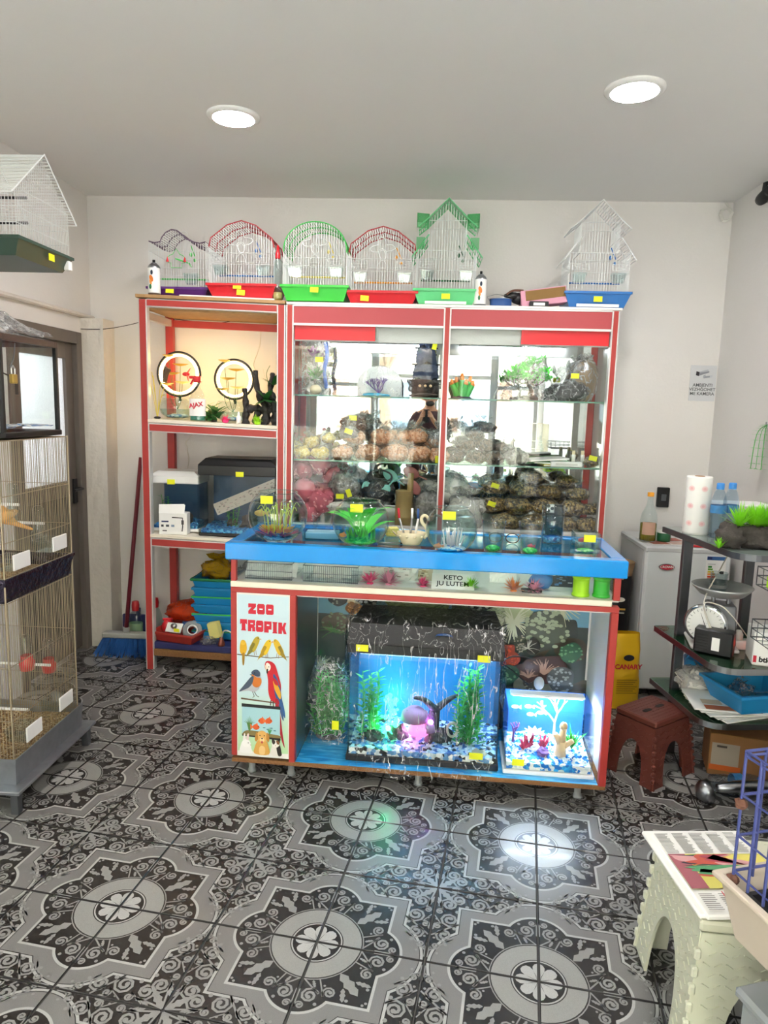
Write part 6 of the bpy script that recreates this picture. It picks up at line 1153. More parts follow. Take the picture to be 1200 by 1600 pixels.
for p_, lb, mt, Y, h in ((334, 'green broad-leaved plastic plant behind the spray bottle', 'leaf_dark', 3.97, .13), (322, 'bright green bushy plant between the two ring lamps', 'leaf_mix', 4.12, .15), (246, 'thin stemmed pale plant at the left of the upper shelf', 'leaf_yellow', 4.0, .26)):
    t = thing('plastic_plant', lb, 'plastic plant', rk_at(p_, 658, Y, 2), 0, 'plants on the upper rack shelf'); m = MB(); rn = rng(int(p_)+1)
    if p_ == 246:
        for k in range(6): a = k*1.1; q = Vector((math.cos(a)*.05, math.sin(a)*.03, h*rn.uniform(.5, 1))); m.tube(smooth_path([(0, 0, 0), q*.5+Vector((0, 0, .03)), q]), .002, 4); m.blade(q, (math.cos(a), -.3, .2), .05, .025, .4)
    else:
        for k in range(26): a = rn.uniform(0, 6.28); m.blade((rn.uniform(-.03, .03), rn.uniform(-.02, .02), rn.uniform(0, h*.5)), (math.cos(a), math.sin(a), 1), h*.55, .03, .5, 3)
    m.build('leaves', mt, t); MB().ball((0, 0, .006), (.02, .02, .008), 10, 6).build('base', 'rock_dark', t)
o = MB().tube(smooth_path([(-1.49, 3.985, 1.66), (-1.487, 3.985, 1.69), (-1.48, 3.985, 1.72), (-1.47, 3.985, 1.74)]), .018, 8, radii=[.012+.0006*k for k in range(16)]).build('wooden_toy', 'bark', None, True)
tag(o, 'dark wooden stub hanging above the left ring lamp', 'toy')
# wire across to the wall and down the rack
tag(MB().tube(smooth_path([px(126, 514, Y=4.18), px(165, 514, Y=4.2), px(205, 507, Y=4.1), px(250, 497, Y=4.28), px(330, 505, Y=4.33), px(370, 500, Y=4.33)]), .0022, 5).build('wall_cable', 'cable_dark'), 'thin dark cable strung from the door corner to the rack', 'cable')
tag(MB().tube(smooth_path([px(408, 505, Y=4.34), px(406, 540, Y=4.34), px(396, 570, Y=4.34), px(398, 600, Y=4.34), px(300, 680, Y=4.34), px(293, 700, Y=4.34), px(295, 720, Y=4.34), px(290, 745, Y=4.34)]), .0025, 5).build('wall_cable', 'cable_white'), 'pale cable running down the wall behind the rack', 'cable')
# ------------------------------------------------------------------ rack, middle shelf: two aquariums and a carton
def tank(label, x, y, z, w, d, h, frame, lidh, gm, plants, tagx, seed, slope=True):
    t = thing('aquarium', label, 'aquarium', (x, y, z)); MB().cbox(-.004, -.004, 0, w+.004, d+.004, .018, .003).build('base', frame, t); panes(t, w, d, .018, h); m = MB(); m.cbox(-.006, -.006, h-.02, w+.006, d+.006, h+lidh*.5, .004)
    m.add([(-.006,-.006,h+lidh*.5),(w+.006,-.006,h+lidh*.5),(w+.006,d+.006,h+lidh*.5),(-.006,d+.006,h+lidh*.5),(.03,.03,h+lidh),(w-.03,.03,h+lidh),(w-.03,d-.02,h+lidh),(.03,d-.02,h+lidh)], [(0,1,5,4),(1,2,6,5),(2,3,7,6),(3,0,4,7),(4,5,6,7)]); m.build('lid', frame, t)
    MB().box(.004, d-.008, .02, w-.004, d-.0045, h-.02).build('back_sheet', M('deep_blue', '234a72', .45, var=.5, scale=6), t); gravel(t, w, d, .018, gm, .028, seed, 60); price_tag(t, tagx, -.007, h-.01); rn = rng(seed); m = MB()
    for (cx, hh, n) in plants:
        for q in range(n): fern(m, (w*cx+rn.uniform(-.03, .03), d*.5+rn.uniform(-.04, .04), .04), hh*rn.uniform(.6, 1), 16, rn, .035, .008)
    m.build('plants', 'leaf_green', t); m = MB(); m.ball((w*.6, d*.4, .06), (.05, .04, .05), 12, 8, .6, 3, seed); m.ball((w*.35, d*.5, .05), (.03, .03, .03), 10, 7, .6, 3, seed+2); m.build('stones', 'rock', t); return t
v = rk_at(240, 838, 3.99, 1); t = tank('small white-lidded aquarium on the middle rack shelf', v.x, 3.97, v.z, .275, .2, .30, 'white_plastic', .05, 'gravel_blue', ((.15, .17, 5),), .12, 41)
v = rk_at(313, 838, 3.92, 1); t = tank('black-lidded aquarium on the middle rack shelf behind the first bowl', v.x, 3.91, v.z-.0, .435, .27, .37, 'black', .075, 'gravel_blue', ((.35, .2, 5),), .235, 43)
m = MB(); m.T = Matrix.Translation((.085, .07, .11)) @ Matrix.Rotation(R(-24), 4, 'Y') @ FACE; p = PR(m.T); p.rect(0, 0, .4, .07, 'cfc6bc'); rn = rng(3)
for k in range(90): x = rn.uniform(.005, .38); y = rn.uniform(.004, .06); p.rect(x, y, x+rn.uniform(.006, .016), y+rn.uniform(.003, .008), rn.choice(['b8a8a0', 'a89c96', '8f8680', 'd8c0bc']))
p.build('stone_strip_print', 'print', t)
v = rk_at(272, 838, 3.885, 1); t = thing('filter_carton', 'white carton with printed filter picture in front of the small aquarium', 'box', v, R(4)); MB().cbox(-.085, 0, 0, .075, .07, .125, .002).build('carton_body', 'label_white', t); m = MB(); m.add([(-.085, -.001, .122), (.062, -.001, .122), (.055, .025, .175), (-.09, .025, .17)], [(0, 1, 2, 3)]); m.grid(lambda u, w_: Vector((-.085+.145*u, .0+.024*w_, .123+.047*w_)), 2, 2); m.build('open_flap', 'label_white', t)
p = PR(Matrix.Translation((0, -.0006, 0)) @ FACE); p.stroke([(-.01, .1), (.05, .098), (.05, .05), (.046, .02)], .006, '22242a'); p.rect(-.07, .072, -.03, .08, '2a3a6a'); p.rect(-.072, .045, -.058, .058, '3a3f48'); p.rect(-.045, .045, -.027, .058, '4a5058'); p.rect(-.015, .045, .003, .058, '7a90a8'); p.rect(-.065, .02, -.04, .026, '303030'); p.rect(.043, .06, .057, .085, '303238'); p.build('carton_print', 'print', t)
# ------------------------------------------------------------------ rack, bottom shelf
v = rk_at(318, 985, 4.0, 0)
names = ['lowest of the stacked blue trays', 'second blue tray from the bottom of the stack', 'third blue tray from the bottom of the stack', 'fourth blue tray from the bottom of the stack', 'fifth blue tray from the bottom of the stack', 'sixth blue tray from the bottom of the stack', 'top blue tray of the stack with green rim']
for k in range(7):
    t = thing('tray', names[k]+' on the rack floor', 'tray', (v.x+.145, 4.10, v.z+.005+.052*k), R(-1+.6*(k % 3)), 'stacked blue trays'); MB().tray(.36, .26, .385, .28, 0, .052, .004, lip=.008).build('tray_body', 'blue_tray', t); MB().tube([(-.2, -.148, .05), (.2, -.148, .05), (.2, .148, .05), (-.2, .148, .05)], .004 if k < 6 else .009, 5, closed=True).build('rim', 'tray_green' if k in (0, 6) else 'green_plastic' if k in (2, 4) else 'blue_tray', t)
zt = v.z+.005+.052*7
bag('crumpled yellow plastic bag on top of the tray stack', (v.x+.07, 4.07, zt-.02), (.085, .07, .06), None, 201, .06, (.1, 0, 1), 'film_yellow', amp=.5); bag('blue and white printed bag on top of the tray stack', (v.x+.21, 4.05, zt-.015), (.06, .05, .035), 'ink_blue', 202, .03, (1, 0, .3), 'film_milky', amp=.4)
v = rk_at(283, 1000, 3.95, 0); t = thing('parts_tray', 'shallow red-brown tray of odds and ends on the rack floor', 'tray', (v.x-.0, 3.98, v.z), R(-14)); MB().tray(.24, .2, .28, .24, 0, .06, .005, lip=.006).build('tray_body', 'red_tray', t); TR = t
bag('crumpled orange plastic bag lying on the red-brown tray', (v.x+.01, 4.05, v.z+.09), (.115, .075, .06), None, 203, 0, film='film_orange', amp=.4)
def tape(label, loc, r, w, c, core, rot): t = thing('tape_roll', label, 'tape', loc, 0, 'tape rolls'); m = MB(); m.T = rot; m.lathe([(r*.55, -w/2), (r, -w/2), (r, w/2), (r*.55, w/2), (r*.55, -w/2)], 26); m.build('tape_wound', c, t, True); m = MB(); m.T = rot; m.lathe([(r*.56, -w/2-.001), (r*.56, w/2+.001), (r*.45, w/2+.001), (r*.45, -w/2-.001), (r*.56, -w/2-.001)], 22); m.build('core', core, t, True)
q = rk_at(303, 985, 3.96, 0); tape('grey and white tape roll leaning in the red-brown tray', (q.x, 3.93, q.z+.065), .055, .025, 'grey_plastic', 'label_white', Matrix.Rotation(R(55), 4, 'X') @ Matrix.Rotation(R(20), 4, 'Y')); tape('red tape roll standing behind the tray', (q.x+.065, 4.03, q.z+.09), .05, .05, 'red_plastic', 'cardboard', Matrix.Rotation(R(80), 4, 'Y'))
q = rk_at(272, 985, 3.95, 0); t = thing('bell_pack', 'white card with round bell and price tag in the red-brown tray', 'card pack', (q.x, 3.925, q.z+.045), R(-10)); m = MB(); m.T = Matrix.Rotation(R(-40), 4, 'X'); m.cbox(-.05, -.003, 0, .05, .003, .06, .001); m.build('card', 'label_white', t); MB().ball((.0, -.005+.02, .035), (.02, .016, .018), 12, 8).build('bell', 'steel', t, True); price_tag(t, .025, .001, .014, w=.035, h=.022)
t = thing('red_pouch', 'small red pouch at the left in the red-brown tray', 'pouch', (q.x-.055, 4.0, q.z+.03), R(20)); MB().ball((0, 0, .03), (.035, .025, .045), 12, 8, .3, 3, 2).build('pouch_body', 'red_plastic', t, True); MB().cbox(-.03, -.004, .065, .03, .004, .08, .002).build('pouch_seal', 'red_plastic', t)
t = thing('blue_ball', 'dark blue bottle cap beside the bell card', 'cap', (q.x+.06, 3.99, q.z+.06)); MB().lathe([(0, 0), (.022, 0), (.024, .03), (.018, .036), (0, .036)], 16).build('cap_body', 'ink_blue', t, True); MB().lathe([(.0245, .004), (.0252, .01), (.0245, .016)], 16).build('ridge', 'ink_blue', t, True)
q = rk_at(338, 990, 3.93, 0); t = thing('sponge', 'pale yellow sponge standing at the right of the red-brown tray', 'sponge', (q.x, 3.93, q.z+.03), R(-12)); m = MB(); m.T = Matrix.Rotation(R(-14), 4, 'Y'); m.cbox(-.034, -.02, 0, .034, .02, .095, .006); m.build('sponge_body', 'sponge', t); m = MB(); m.T = Matrix.Rotation(R(-14), 4, 'Y'); m.cbox(-.034, .018, 0, .034, .026, .095, .003); m.build('scrub_pad', 'leaf_yellow', t)
bag('crumpled clear wrapper on the navy shelf board', rk_at(326, 1003, 3.9, 0), (.045, .035, .02), None, 205, 0, film='film', amp=.6)
t = thing('small_pump', 'small black and copper pump on the navy shelf board', 'pump', rk_at(346, 1008, 3.885, 0), R(-30)); MB().lathe([(0, 0), (.02, 0), (.022, .012), (.014, .03), (.01, .05), (0, .05)], 14).build('pump_body', M('copper', '8a4a3a', .4, metal=.3), t, True); MB().tube(smooth_path([(0, 0, .045), (.02, 0, .09), (.05, 0, .1), (.09, .02, .08)]), .004, 6).build('pump_hose', 'cable_white', t, True)
# ------------------------------------------------------------------ broom and bottles on the floor
a = px(152, 1018, Z=.0); t = thing('broom', 'blue bristle broom with maroon handle leaning in the corner', 'broom', (-1.80, 4.06, 0), R(2)); m = MB()
m.cbox(-.13, -.03, .115, .15, .03, .15, .008); m.tube([(0.01, 0, .14), (.012, .002, .18)], .02, 10); m.build('broom_head', 'broom_head', t); m = MB(); rn = rng(7)
for k in range(420): x = rn.uniform(-.125, .145); y = rn.uniform(-.026, .026); fx = x*1.28+rn.uniform(-.01, .01)-.015; m.wire((x, y, .118), (fx, y*2.2-.01, rn.uniform(.002, .03)), .0022)
m.build('bristles', 'bristle', t, kind='stuff')
e = px(222, 715, Y=4.30); m = MB(); m.tube([(.012, .0, .17), Vector((e.x+1.80, e.y-4.06, e.z))], .0125, 10); m.build('handle', 'maroon', t, True)
for p_, y_, lb, c, lab, Y in ((213, 1000, 'clear bottle with red cap and pale green label behind the broom', 'clear', True, 4.22), (243, 985, 'clear bottle with red cap half hidden behind the rack post', 'clear', False, 4.31)):
    x = px(p_, y_, Y=Y).x; t = thing('cleaner_bottle', lb, 'bottle', (x, Y, 0)); MB().lathe([(0, 0), (.04, 0), (.042, .02), (.042, .19), (.03, .225), (.018, .24), (.018, .25)], 20, sy=.75).build('bottle_body', c, t, True); MB().lathe([(.022, .24), (.024, .275), (.02, .30), (0, .302)], 16).build('cap', 'red_plastic', t, True); MB().lathe([(0, .004), (.039, .004), (.039, .07), (0, .07)], 18, sy=.72).build('liquid', 'dark_green', t, True)
    if lab: MB().lathe([(.043, .06), (.043, .16)], 20, sy=.76).build('label', M('pale_green', 'a9cfa8', .5), t, True)
t = thing('dustpan', 'dark blue dustpan standing behind the broom handle', 'dustpan', (-1.80, 4.26, 0)); m = MB(); m.cbox(-.1, 0, .0, .1, .02, .2, .006); m.build('pan', 'navy_board', t); MB().tube([(0, .012, .19), (0, .02, .24)], .014, 8).build('handle', 'navy_board', t)
# ------------------------------------------------------------------ double breeding cage at left with a tank on top
G0 = Vector((-1.96, 2.41, 0)); GW, GL_ = .45, .49
t = thing('breeding_cage', 'two-storey wire breeding cage on a metal tray at the left', 'bird cage', G0)
def face_wires(m, z0, z1, step=.0125, r=.0013):
    n = int(GL_/step)
    for k in range(n+1):
        y = GL_*k/n
        for x in (0, GW): m.wire((x, y, z0), (x, y, z1), r)
    n = int(GW/step)
    for k in range(1, n):
        x = GW*k/n
        for y in (0, GL_): m.wire((x, y, z0), (x, y, z1), r)
    for z in (z0, z0+(z1-z0)*.26, z0+(z1-z0)*.6, z1): m.tube([(0, 0, z), (GW, 0, z), (GW, GL_, z), (0, GL_, z)], .0018, 4, closed=True)
m = MB(); face_wires(m, .19, .80); m.build('lower_bars', 'wire_gold', t, kind='stuff'); m = MB(); face_wires(m, .895, 1.395)
for k in range(36): m.wire((GW*k/35, 0, 1.395), (GW*k/35, GL_, 1.395), .0013)
m.build('upper_bars', 'wire_gold', t, kind='stuff')
for x, y in ((0, 0), (GW, 0), (0, GL_), (GW, GL_)): MB().tube([(x, y, .18), (x, y, 1.40)], .0032, 6).build('corner_post', 'wire_gold', t)
m = MB(); m.T = Matrix.Translation((GW/2, GL_/2, 0)); m.tray(GW-.02, GL_-.02, GW+.012, GL_+.012, .80, .895, .003, lip=.004); m.build('upper_tray', 'foil', t)
m = MB(); m.T = Matrix.Translation((GW/2, GL_/2, 0)); m.add([], []); m.tray(GW+.02, GL_+.02, GW+.03, GL_+.03, .10, .205, .003, lip=.002); m.build('lower_tray', 'galv', t)
m = MB(); m.T = Matrix.Translation((GW/2, GL_/2, 0)); m.cbox(-GW/2-.05, -GL_/2-.06, .085, GW/2+.05, GL_/2+.07, .10, .003); m.build('base_plate', 'galv', t)
for x in (-.02, GW+.02):
    for y in (-.03, GL_+.03): MB().cbox(x-.015, y-.015, 0, x+.015, y+.015, .086, .002).build('foot', 'dark_steel', t)
MB().grid(lambda u, v: Vector((.004+u*(GW-.008), .004+v*(GL_-.008), .165+.012*mnoise.noise(Vector((u*6, v*6, 1))))), 16, 16).build('bedding', 'bedding', t, kind='stuff'); MB().box(.01, .01, .83, GW-.01, GL_-.01, .84).build('upper_bedding', 'bedding', t)
for z in (.45, .33, 1.05, 1.15): MB().tube([(.03, GL_*.3 if z < .4 or z > 1.1 else GL_*.65, z), (GW-.02, GL_*.3 if z < .4 or z > 1.1 else GL_*.65, z)], .006, 7).build('perch', 'white_plastic', t)
for y, z in ((.08, .225), (.33, .24), (.05, .915), (.33, .93)):
    q = MB().cbox(GW+.002, y, z, GW+.009, y+.11, z+.06, .002).build('feeder_front', 'white_plastic', t); f = MB(); f.tray(.07, .09, .08, .105, z-.005, z+.045, .003, (GW-.045, y+.055), .002); f.build('feeder_cup', 'clear', t)
for y, z, c in ((.20, .52, 1), (.36, .45, 1), (.16, 1.13, 0), (.33, 1.02, 0)):
    q = MB().lathe([(.02, 0), (.02, .09), (.012, .1), (0, .1)], 14, (GW-.05, y, z)).build('drinker_tube', 'clear', t, True); MB().lathe([(0, -.045), (.026, -.045), (.03, -.01), (.022, .0), (.022, .015)], 14, (GW-.05, y, z)).build('drinker_base', 'red_plastic' if c else 'clear', q, True)
m = MB(); m.box(.02, .02, .25, .03, GL_*.35, .75); m.build('back_card', 'paper', t); MB().ball((.35, .02, .40), (.03, .03, .035), 12, 8, .3).build('wicker_nest', 'straw', t, True)
def bird(label, loc, rz, mt, s=1.0):
    b = thing('canary', label, 'bird', loc, rz, 'cage birds'); m = MB(); q = smooth_path([(.045, 0, .05), (.03, 0, .052), (.0, 0, .035), (-.03, 0, .012), (-.055, 0, -.004), (-.10, 0, -.022)], 4); q = [p_*s for p_ in q]; n = len(q); prof = [.006, .012, .016, .017, .0175, .02, .024, .027, .028, .027, .025, .022, .019, .015, .012, .009, .008, .007, .006, .005, .003]
    m.tube(q, .02, 10, radii=[prof[min(i, 20)]*s for i in range(n)]); m.build('body', mt, b, True); MB().tube([Vector((.042, 0, .048))*s, Vector((.056, 0, .044))*s], .004, 6, radii=[.0042*s, .0006]).build('beak', 'beak', b)
    for y in (-.013, .013): MB().ball(Vector((.034, y, .056))*s, .0026*s, 6, 5).build('eye', 'black', b); MB().tube([Vector((-.002, y*.6, .014))*s, Vector((0, y*.6, -.012))*s], .0018, 5).build('leg', 'beak', b)
    for y in (-1, 1): m = MB(); m.T = Matrix.Translation(Vector((-.018, y*.02, .024))*s) @ Matrix.Rotation(R(24), 4, 'Y'); m.ball((0, 0, 0), (.04*s, .006*s, .016*s), 10, 6); m.build('wing', mt, b, True)
bird('yellow-orange canary on the upper perch facing left', (G0.x+GW-.10, G0.y+GL_*.30, 1.165-.09), R(200), 'canary_orange', 1.15); bird('yellow-green canary partly cut off at the left edge', (G0.x+GW-.16, G0.y+.02+.12, 1.165+.04), R(150), 'lime_bird', 1.1)
# tank on the cage
T0 = Vector((-1.94, 2.50, 1.402)); tw, td, th = .40, .385, .36; t = thing('glass_tank', 'empty black-framed glass tank standing on the breeding cage', 'aquarium', T0)
MB().cbox(-.006, -.006, 0, tw+.012, td+.012, .022, .003).build('base', 'black', t); panes(t, tw, td, .02, th)
for x, y in ((0, 0), (tw, 0), (0, td), (tw, td)): MB().cbox(x-.008, y-.008, .02, x+.008, y+.008, th, .002).build('corner_strip', 'black', t)
m = MB(); 
for bx in ((-.008, -.008, tw+.008, .012), (-.008, td-.012, tw+.008, td+.008), (-.008, .012, .012, td-.012), (tw-.012, .012, tw+.008, td-.012)): m.cbox(bx[0], bx[1], th-.005, bx[2], bx[3], th+.02, .002)
m.build('top_frame', M('brown_strip', '4a3830', .5), t); MB().box(.0, .0, th+.012, tw, td, th+.018).build('cover_glass', 'pane', t); MB().grid(lambda u, v: Vector((.01+u*(tw-.02), .01+v*(td-.02), .04+.02*mnoise.noise(Vector((u*4, v*4, 0))))), 10, 10).build('substrate', 'gravel_mix', t)
MB().cbox(.08, .05, .03, .3, .14, .07, .01).build('inner_filter', 'black', t); m = MB(); m.tube(smooth_path([(.05, .05, .3), (.2, .06, .26), (.35, .05, .25)]), .004, 5); m.tube(smooth_path([(.05, .08, .32), (.2, .1, .3), (.34, .2, .22)]), .003, 5); m.build('air_hose', 'cable_dark', t)
t = thing('padlock', 'brass padlock hanging on the tank corner', 'padlock', T0+Vector((tw+.012, .06, .20))); MB().cbox(-.008, -.016, 0, .008, .016, .035, .003).build('lock_body', M('brass', 'b59a50', .35, metal=.8), t); MB().tube([(0, -.011, .03), (0, -.011, .055), (0, 0, .066), (0, .011, .055), (0, .011, .03)], .003, 6).build('shackle', 'steel', t); MB().cbox(.009, -.01, -.04, .011, .01, 0, .001).build('key_tag', 'black', t); MB().tube(smooth_path([(-.01, 0, .06), (-.006, .02, .1), (-.012, .04, .15)]), .0025, 5).build('hasp', 'dark_steel', t)
t = thing('plastic_bag', 'folded translucent plastic bag lying on the tank lid', 'plastic bag', T0+Vector((.2, .19, th+.022))); m = MB(); m.grid(lambda u, v: Vector(((u-.5)*.40+.02*mnoise.noise(Vector((v*5, u*3, 1))), (v-.5)*.38, .03+.10*math.sin(math.pi*min(1, max(0, u)))*math.sin(math.pi*v)+.03*mnoise.noise(Vector((u*5, v*6, 3)))+.012*mnoise.noise(Vector((u*14, v*12, 3)))-.012)), 26, 26); m.build('upper_sheet', 'film_milky', t, True); m = MB(); m.grid(lambda u, v: Vector(((u-.5)*.36, (v-.5)*.34, .004+.012*abs(mnoise.noise(Vector((u*6, v*6, 8)))))), 20, 20); m.build('lower_sheet', 'film_milky', t, True)
# ------------------------------------------------------------------ fridge and what stands on it
FX, FY, FW, FD, FH = 1.207, 3.80, .455, .50, .848
t = thing('mini_fridge', 'white mini fridge with red oval badge against the back wall', 'fridge', (FX, FY, 0))
MB().cbox(.004, .055, .03, FW-.004, FD, FH, .008).build('body', 'fridge_side', t); MB().cbox(0, 0, .045, FW, .05, FH-.004, .012).build('door', 'fridge_white', t)
MB().cbox(-.002, -.002, FH-.03, FW+.002, FD, FH+.004, .008).build('top_panel', 'fridge_side', t); m = MB().box(.01, .048, .05, FW-.01, .058, FH-.03); m.build('door_gasket', 'grey_plastic', t)
for x in (.04, FW-.04):
    for y in (.06, FD-.05): MB().lathe([(0, 0), (.018, 0), (.018, .035), (0, .035)], 12, (x, y, 0)).build('foot', 'black', t)
o = MB(); o.T = Matrix.Translation((.115, -.001, FH-.105)) @ FACE; o.lathe([(0, .004), (.042, .004), (.042, 0)], 28, sy=.42); o = o.build('badge', 'steel', t); q = MB(); q.T = Matrix.Translation((.115, -.0052, FH-.105)) @ FACE; q.lathe([(0, .0006), (.038, .0006), (.038, 0)], 28, sy=.36); q.build('badge_red', 'ink_red', o); text(o, 'badge_text', 'CROWN', .018, Matrix.Translation((.115, -.0065, FH-.105)) @ FACE, 'label_white', .0002, .0005)
o = MB().box(.32, -.0015, FH-.20, .425, -.0002, FH-.035).build('energy_label', 'label_white', t); p = PR(Matrix.Translation((.32, -.0017, FH-.20)) @ FACE); p.rect(.004, .142, .10, .162, '3a6aa8'); p.rect(.007, .145, .03, .159, '20356e')
for k, c in enumerate(('2f8f3a', '6ab03a', 'e0c82a', 'e8902a', 'd8502a', 'c82a2a')): p.rect(.012, .10-.0135*k, .032+.006*k, .11-.0135*k, c)
p.poly([(.07, .075), (.08, .083), (.096, .083), (.096, .067), (.08, .067)], '1c1c1c'); p.rect(.01, .012, .095, .02, 'b8b8b8'); p.rect(.01, .118, .05, .123, 'c8c8c8'); p.build('energy_print', 'print', o)
v = px(1009, 838, Y=3.98); t = thing('glass_bottle', 'clear glass bottle half full of yellow oil on the fridge', 'bottle', (v.x, 3.95, FH+.008)); pr = [(0, .002), (.043, 0), (.046, .01), (.046, .12), (.04, .155), (.024, .19), (.016, .215), (.015, .25), (.017, .25), (.017, .262)]; MB().lathe(pr, 24).build('bottle_body', 'clear', t, True); MB().lathe([(0, .006), (.043, .006), (.043, .10), (0, .10)], 22).build('oil', GL('oil_liquid', 'd8d07a', .5, .05, 1.3, .35, 'c8b850'), t, True); MB().lathe([(.0175, .25), (.0175, .272), (0, .273)], 16).build('cap', 'gold_flower', t, True)
m = MB(); m.grid(lambda u, v_: Vector(((.0468)*math.cos(-2.6+1.6*u), .0468*math.sin(-2.6+1.6*u), .04+.07*v_)), 10, 2); m.build('label', M('label_tan', 'c8a08a', .6, var=.2), t, True)
t = thing('newspaper', 'printed red and white newspaper sheet lying on the fridge top', 'newspaper', (FX+.16, FY+.16, FH+.0045), R(8)); MB().cbox(-.13, -.1, 0, .19, .12, .003, .001).build('sheet', 'paper_grey', t); p = PR(Matrix.Translation((0, 0, .0032))); p.rect(-.12, -.09, -.02, .02, '9a5a4a'); p.rect(-.01, -.09, .17, -.02, 'c8a89a'); p.rect(-.01, 0, .1, .1, 'b0584a'); p.build('sheet_print', 'print', t)
v = px(1036, 838, Y=3.97); t = thing('green_jar', 'dark green jar on the fridge beside the shelf edge', 'jar', (v.x, 3.96, FH+.0085)); MB().lathe([(0, 0), (.035, 0), (.037, .01), (.037, .045), (.032, .05), (0, .05)], 20).build('jar_body', 'dark_green', t, True); MB().lathe([(.036, .048), (.036, .06), (0, .06)], 20).build('lid', 'white_plastic', t, True)
t = thing('tissue_pack', 'crumpled white tissue pack on the fridge under the glass shelf', 'tissue', (FX+.31, FY+.06, FH+.006)); MB().ball((0, 0, .025), (.07, .05, .03), 16, 10, .4, 3, 4, flat=0).build('tissue', 'cloth_white', t, True); MB().cbox(-.07, -.05, 0, .07, -.02, .01, .002).build('pack_edge', 'red_plastic', t)
t = thing('socket_switch', 'black wall switch box above the fridge behind the paper roll', 'switch', (1.435, YB, 1.0)); MB().cbox(-.02, -.03, 0, .05, 0, .12, .004).build('box', 'black', t); MB().cbox(.0, -.034, .04, .03, -.03, .08, .002).build('rocker', 'dark_steel', t)
# feed bags between cabinet and fridge
t = thing('feed_bag', 'yellow printed bird feed bag standing on the floor beside the fridge', 'feed bag', (1.10, 3.70, 0), R(6)); m = MB(); m.grid(lambda u, v_: Vector(((.09+.006*mnoise.noise(Vector((u*8, v_*6, 1))))*math.copysign(abs(math.cos(u*6.283))**.6, math.cos(u*6.283))*(1-.12*v_), (.065*(1-.6*v_**3))*math.copysign(abs(math.sin(u*6.283))**.6, math.sin(u*6.283))+.01*mnoise.noise(Vector((u*8, v_*6, 4))), .40*v_)), 36, 14); m.build('bag_body', 'yellow_bag', t, True); MB().box(-.085, -.07, .0, .085, .07, .004).build('bag_bottom', 'yellow_bag', t)
text(t, 'bag_text', 'CANARY', .036, Matrix.Translation((.0, -.0795, .235)) @ FACE, 'ink_red', .0004, .0012); o = MB(); o.T = Matrix.Translation((0, -.078, .285)) @ FACE; o.lathe([(0, .002), (.028, .002), (.028, 0)], 20, sy=.6); o.build('bag_emblem', 'ink_dark', t); p = PR(Matrix.Translation((0, -.0765, .06)) @ FACE)
for k in range(7): p.rect(-.055, .10-.012*k, .055-.01*(k % 3), .104-.012*k, 'a8801a')
p.build('small_print', 'print', t)
t = thing('feed_bag', 'black printed feed bag rolled open above the yellow one', 'feed bag', (1.10, 3.98, 0), 0); m = MB(); m.grid(lambda u, v_: Vector(((.088+.010*mnoise.noise(Vector((u*8, v_*7, 2))))*math.copysign(abs(math.cos(u*6.283))**.6, math.cos(u*6.283)), .09*math.copysign(abs(math.sin(u*6.283))**.6, math.sin(u*6.283))+.012*mnoise.noise(Vector((u*8, v_*7, 5))), .66*v_)), 36, 16); m.build('bag_body', 'black_bag', t, True); m = MB(); m.grid(lambda u, v_: Vector(((.092+.012*v_+.01*mnoise.noise(Vector((u*8, v_*3, 8))))*math.cos(u*6.283), (.09+.01*v_)*math.sin(u*6.283), .64+.09*v_)), 30, 4); m.build('rolled_top', 'paper_bag', t, True); p = PR(Matrix.Translation((.01, -.1, .5)) @ FACE); p.ell(0, .03, .03, .014, 'd8d4c8'); p.rect(-.03, -.03, .035, -.02, 'b8923a'); p.rect(-.025, -.05, .03, -.042, 'b8b4a8'); p.build('bag_print', 'print', t); MB().box(-.08, -.08, 0, .08, .08, .004).build('bag_bottom', 'black_bag', t)
# ------------------------------------------------------------------ three-tier glass corner shelf
G = Vector((1.185, 2.70, 0)); GR = R(7.5); gs = thing('glass_shelf_unit', 'three-tier green glass shelf unit with chrome edges at right', 'shelf unit', G, GR)
ZT = (1.045, .572, .315); GWD = .44; FRONT = (-.06, .02, .08); GDP = .58
def gw(x, y, z=0): return RZ(GR, G) @ Vector((x, y, z))
for k, z in enumerate(ZT):
    y0 = FRONT[k]; n = 8; rr = .09; pts = [(0, GDP), (0, y0+rr)]+[(rr-rr*math.cos(R(90)*i/n), y0+rr-rr*math.sin(R(90)*i/n)) for i in range(1, n+1)]+[(GWD, y0), (GWD, GDP)]
    o = MB().prism(pts, z-.008, z).build('glass_tier', 'pane_green' if k else M('grey_glass', '7d8a85', .08, var=.05), gs); MB().prism([(x*.985+.004, y*.985+.004) for x, y in pts], z-.022, z-.0085).build('tier_board', M('tier_green', '6c8a74', .35, var=.2, scale=10), o)
    e = pts[:-2]+[pts[-2]]; m = MB(); vs = []; fs = []
    for i, (x, y) in enumerate(e):
        a = Vector(e[max(i-1, 0)]); b = Vector(e[min(i+1, len(e)-1)]); d_ = (b-a).normalized(); nx, ny = -d_.y, d_.x; nx, ny = (-abs(d_.y) if True else 0), -abs(d_.x)
        vs += [(x+nx*.004, y+ny*.004, z-.026), (x+nx*.004, y+ny*.004, z-.001), (x, y, z-.001), (x, y, z-.026)]
    for i in range(len(e)-1): fs += [(4*i+q, 4*i+(q+1) % 4, 4*i+4+(q+1) % 4, 4*i+4+q) for q in range(4)]
    m.add(vs, fs); m.build('chrome_edge', 'dark_steel' if k == 0 else 'steel', o, False)
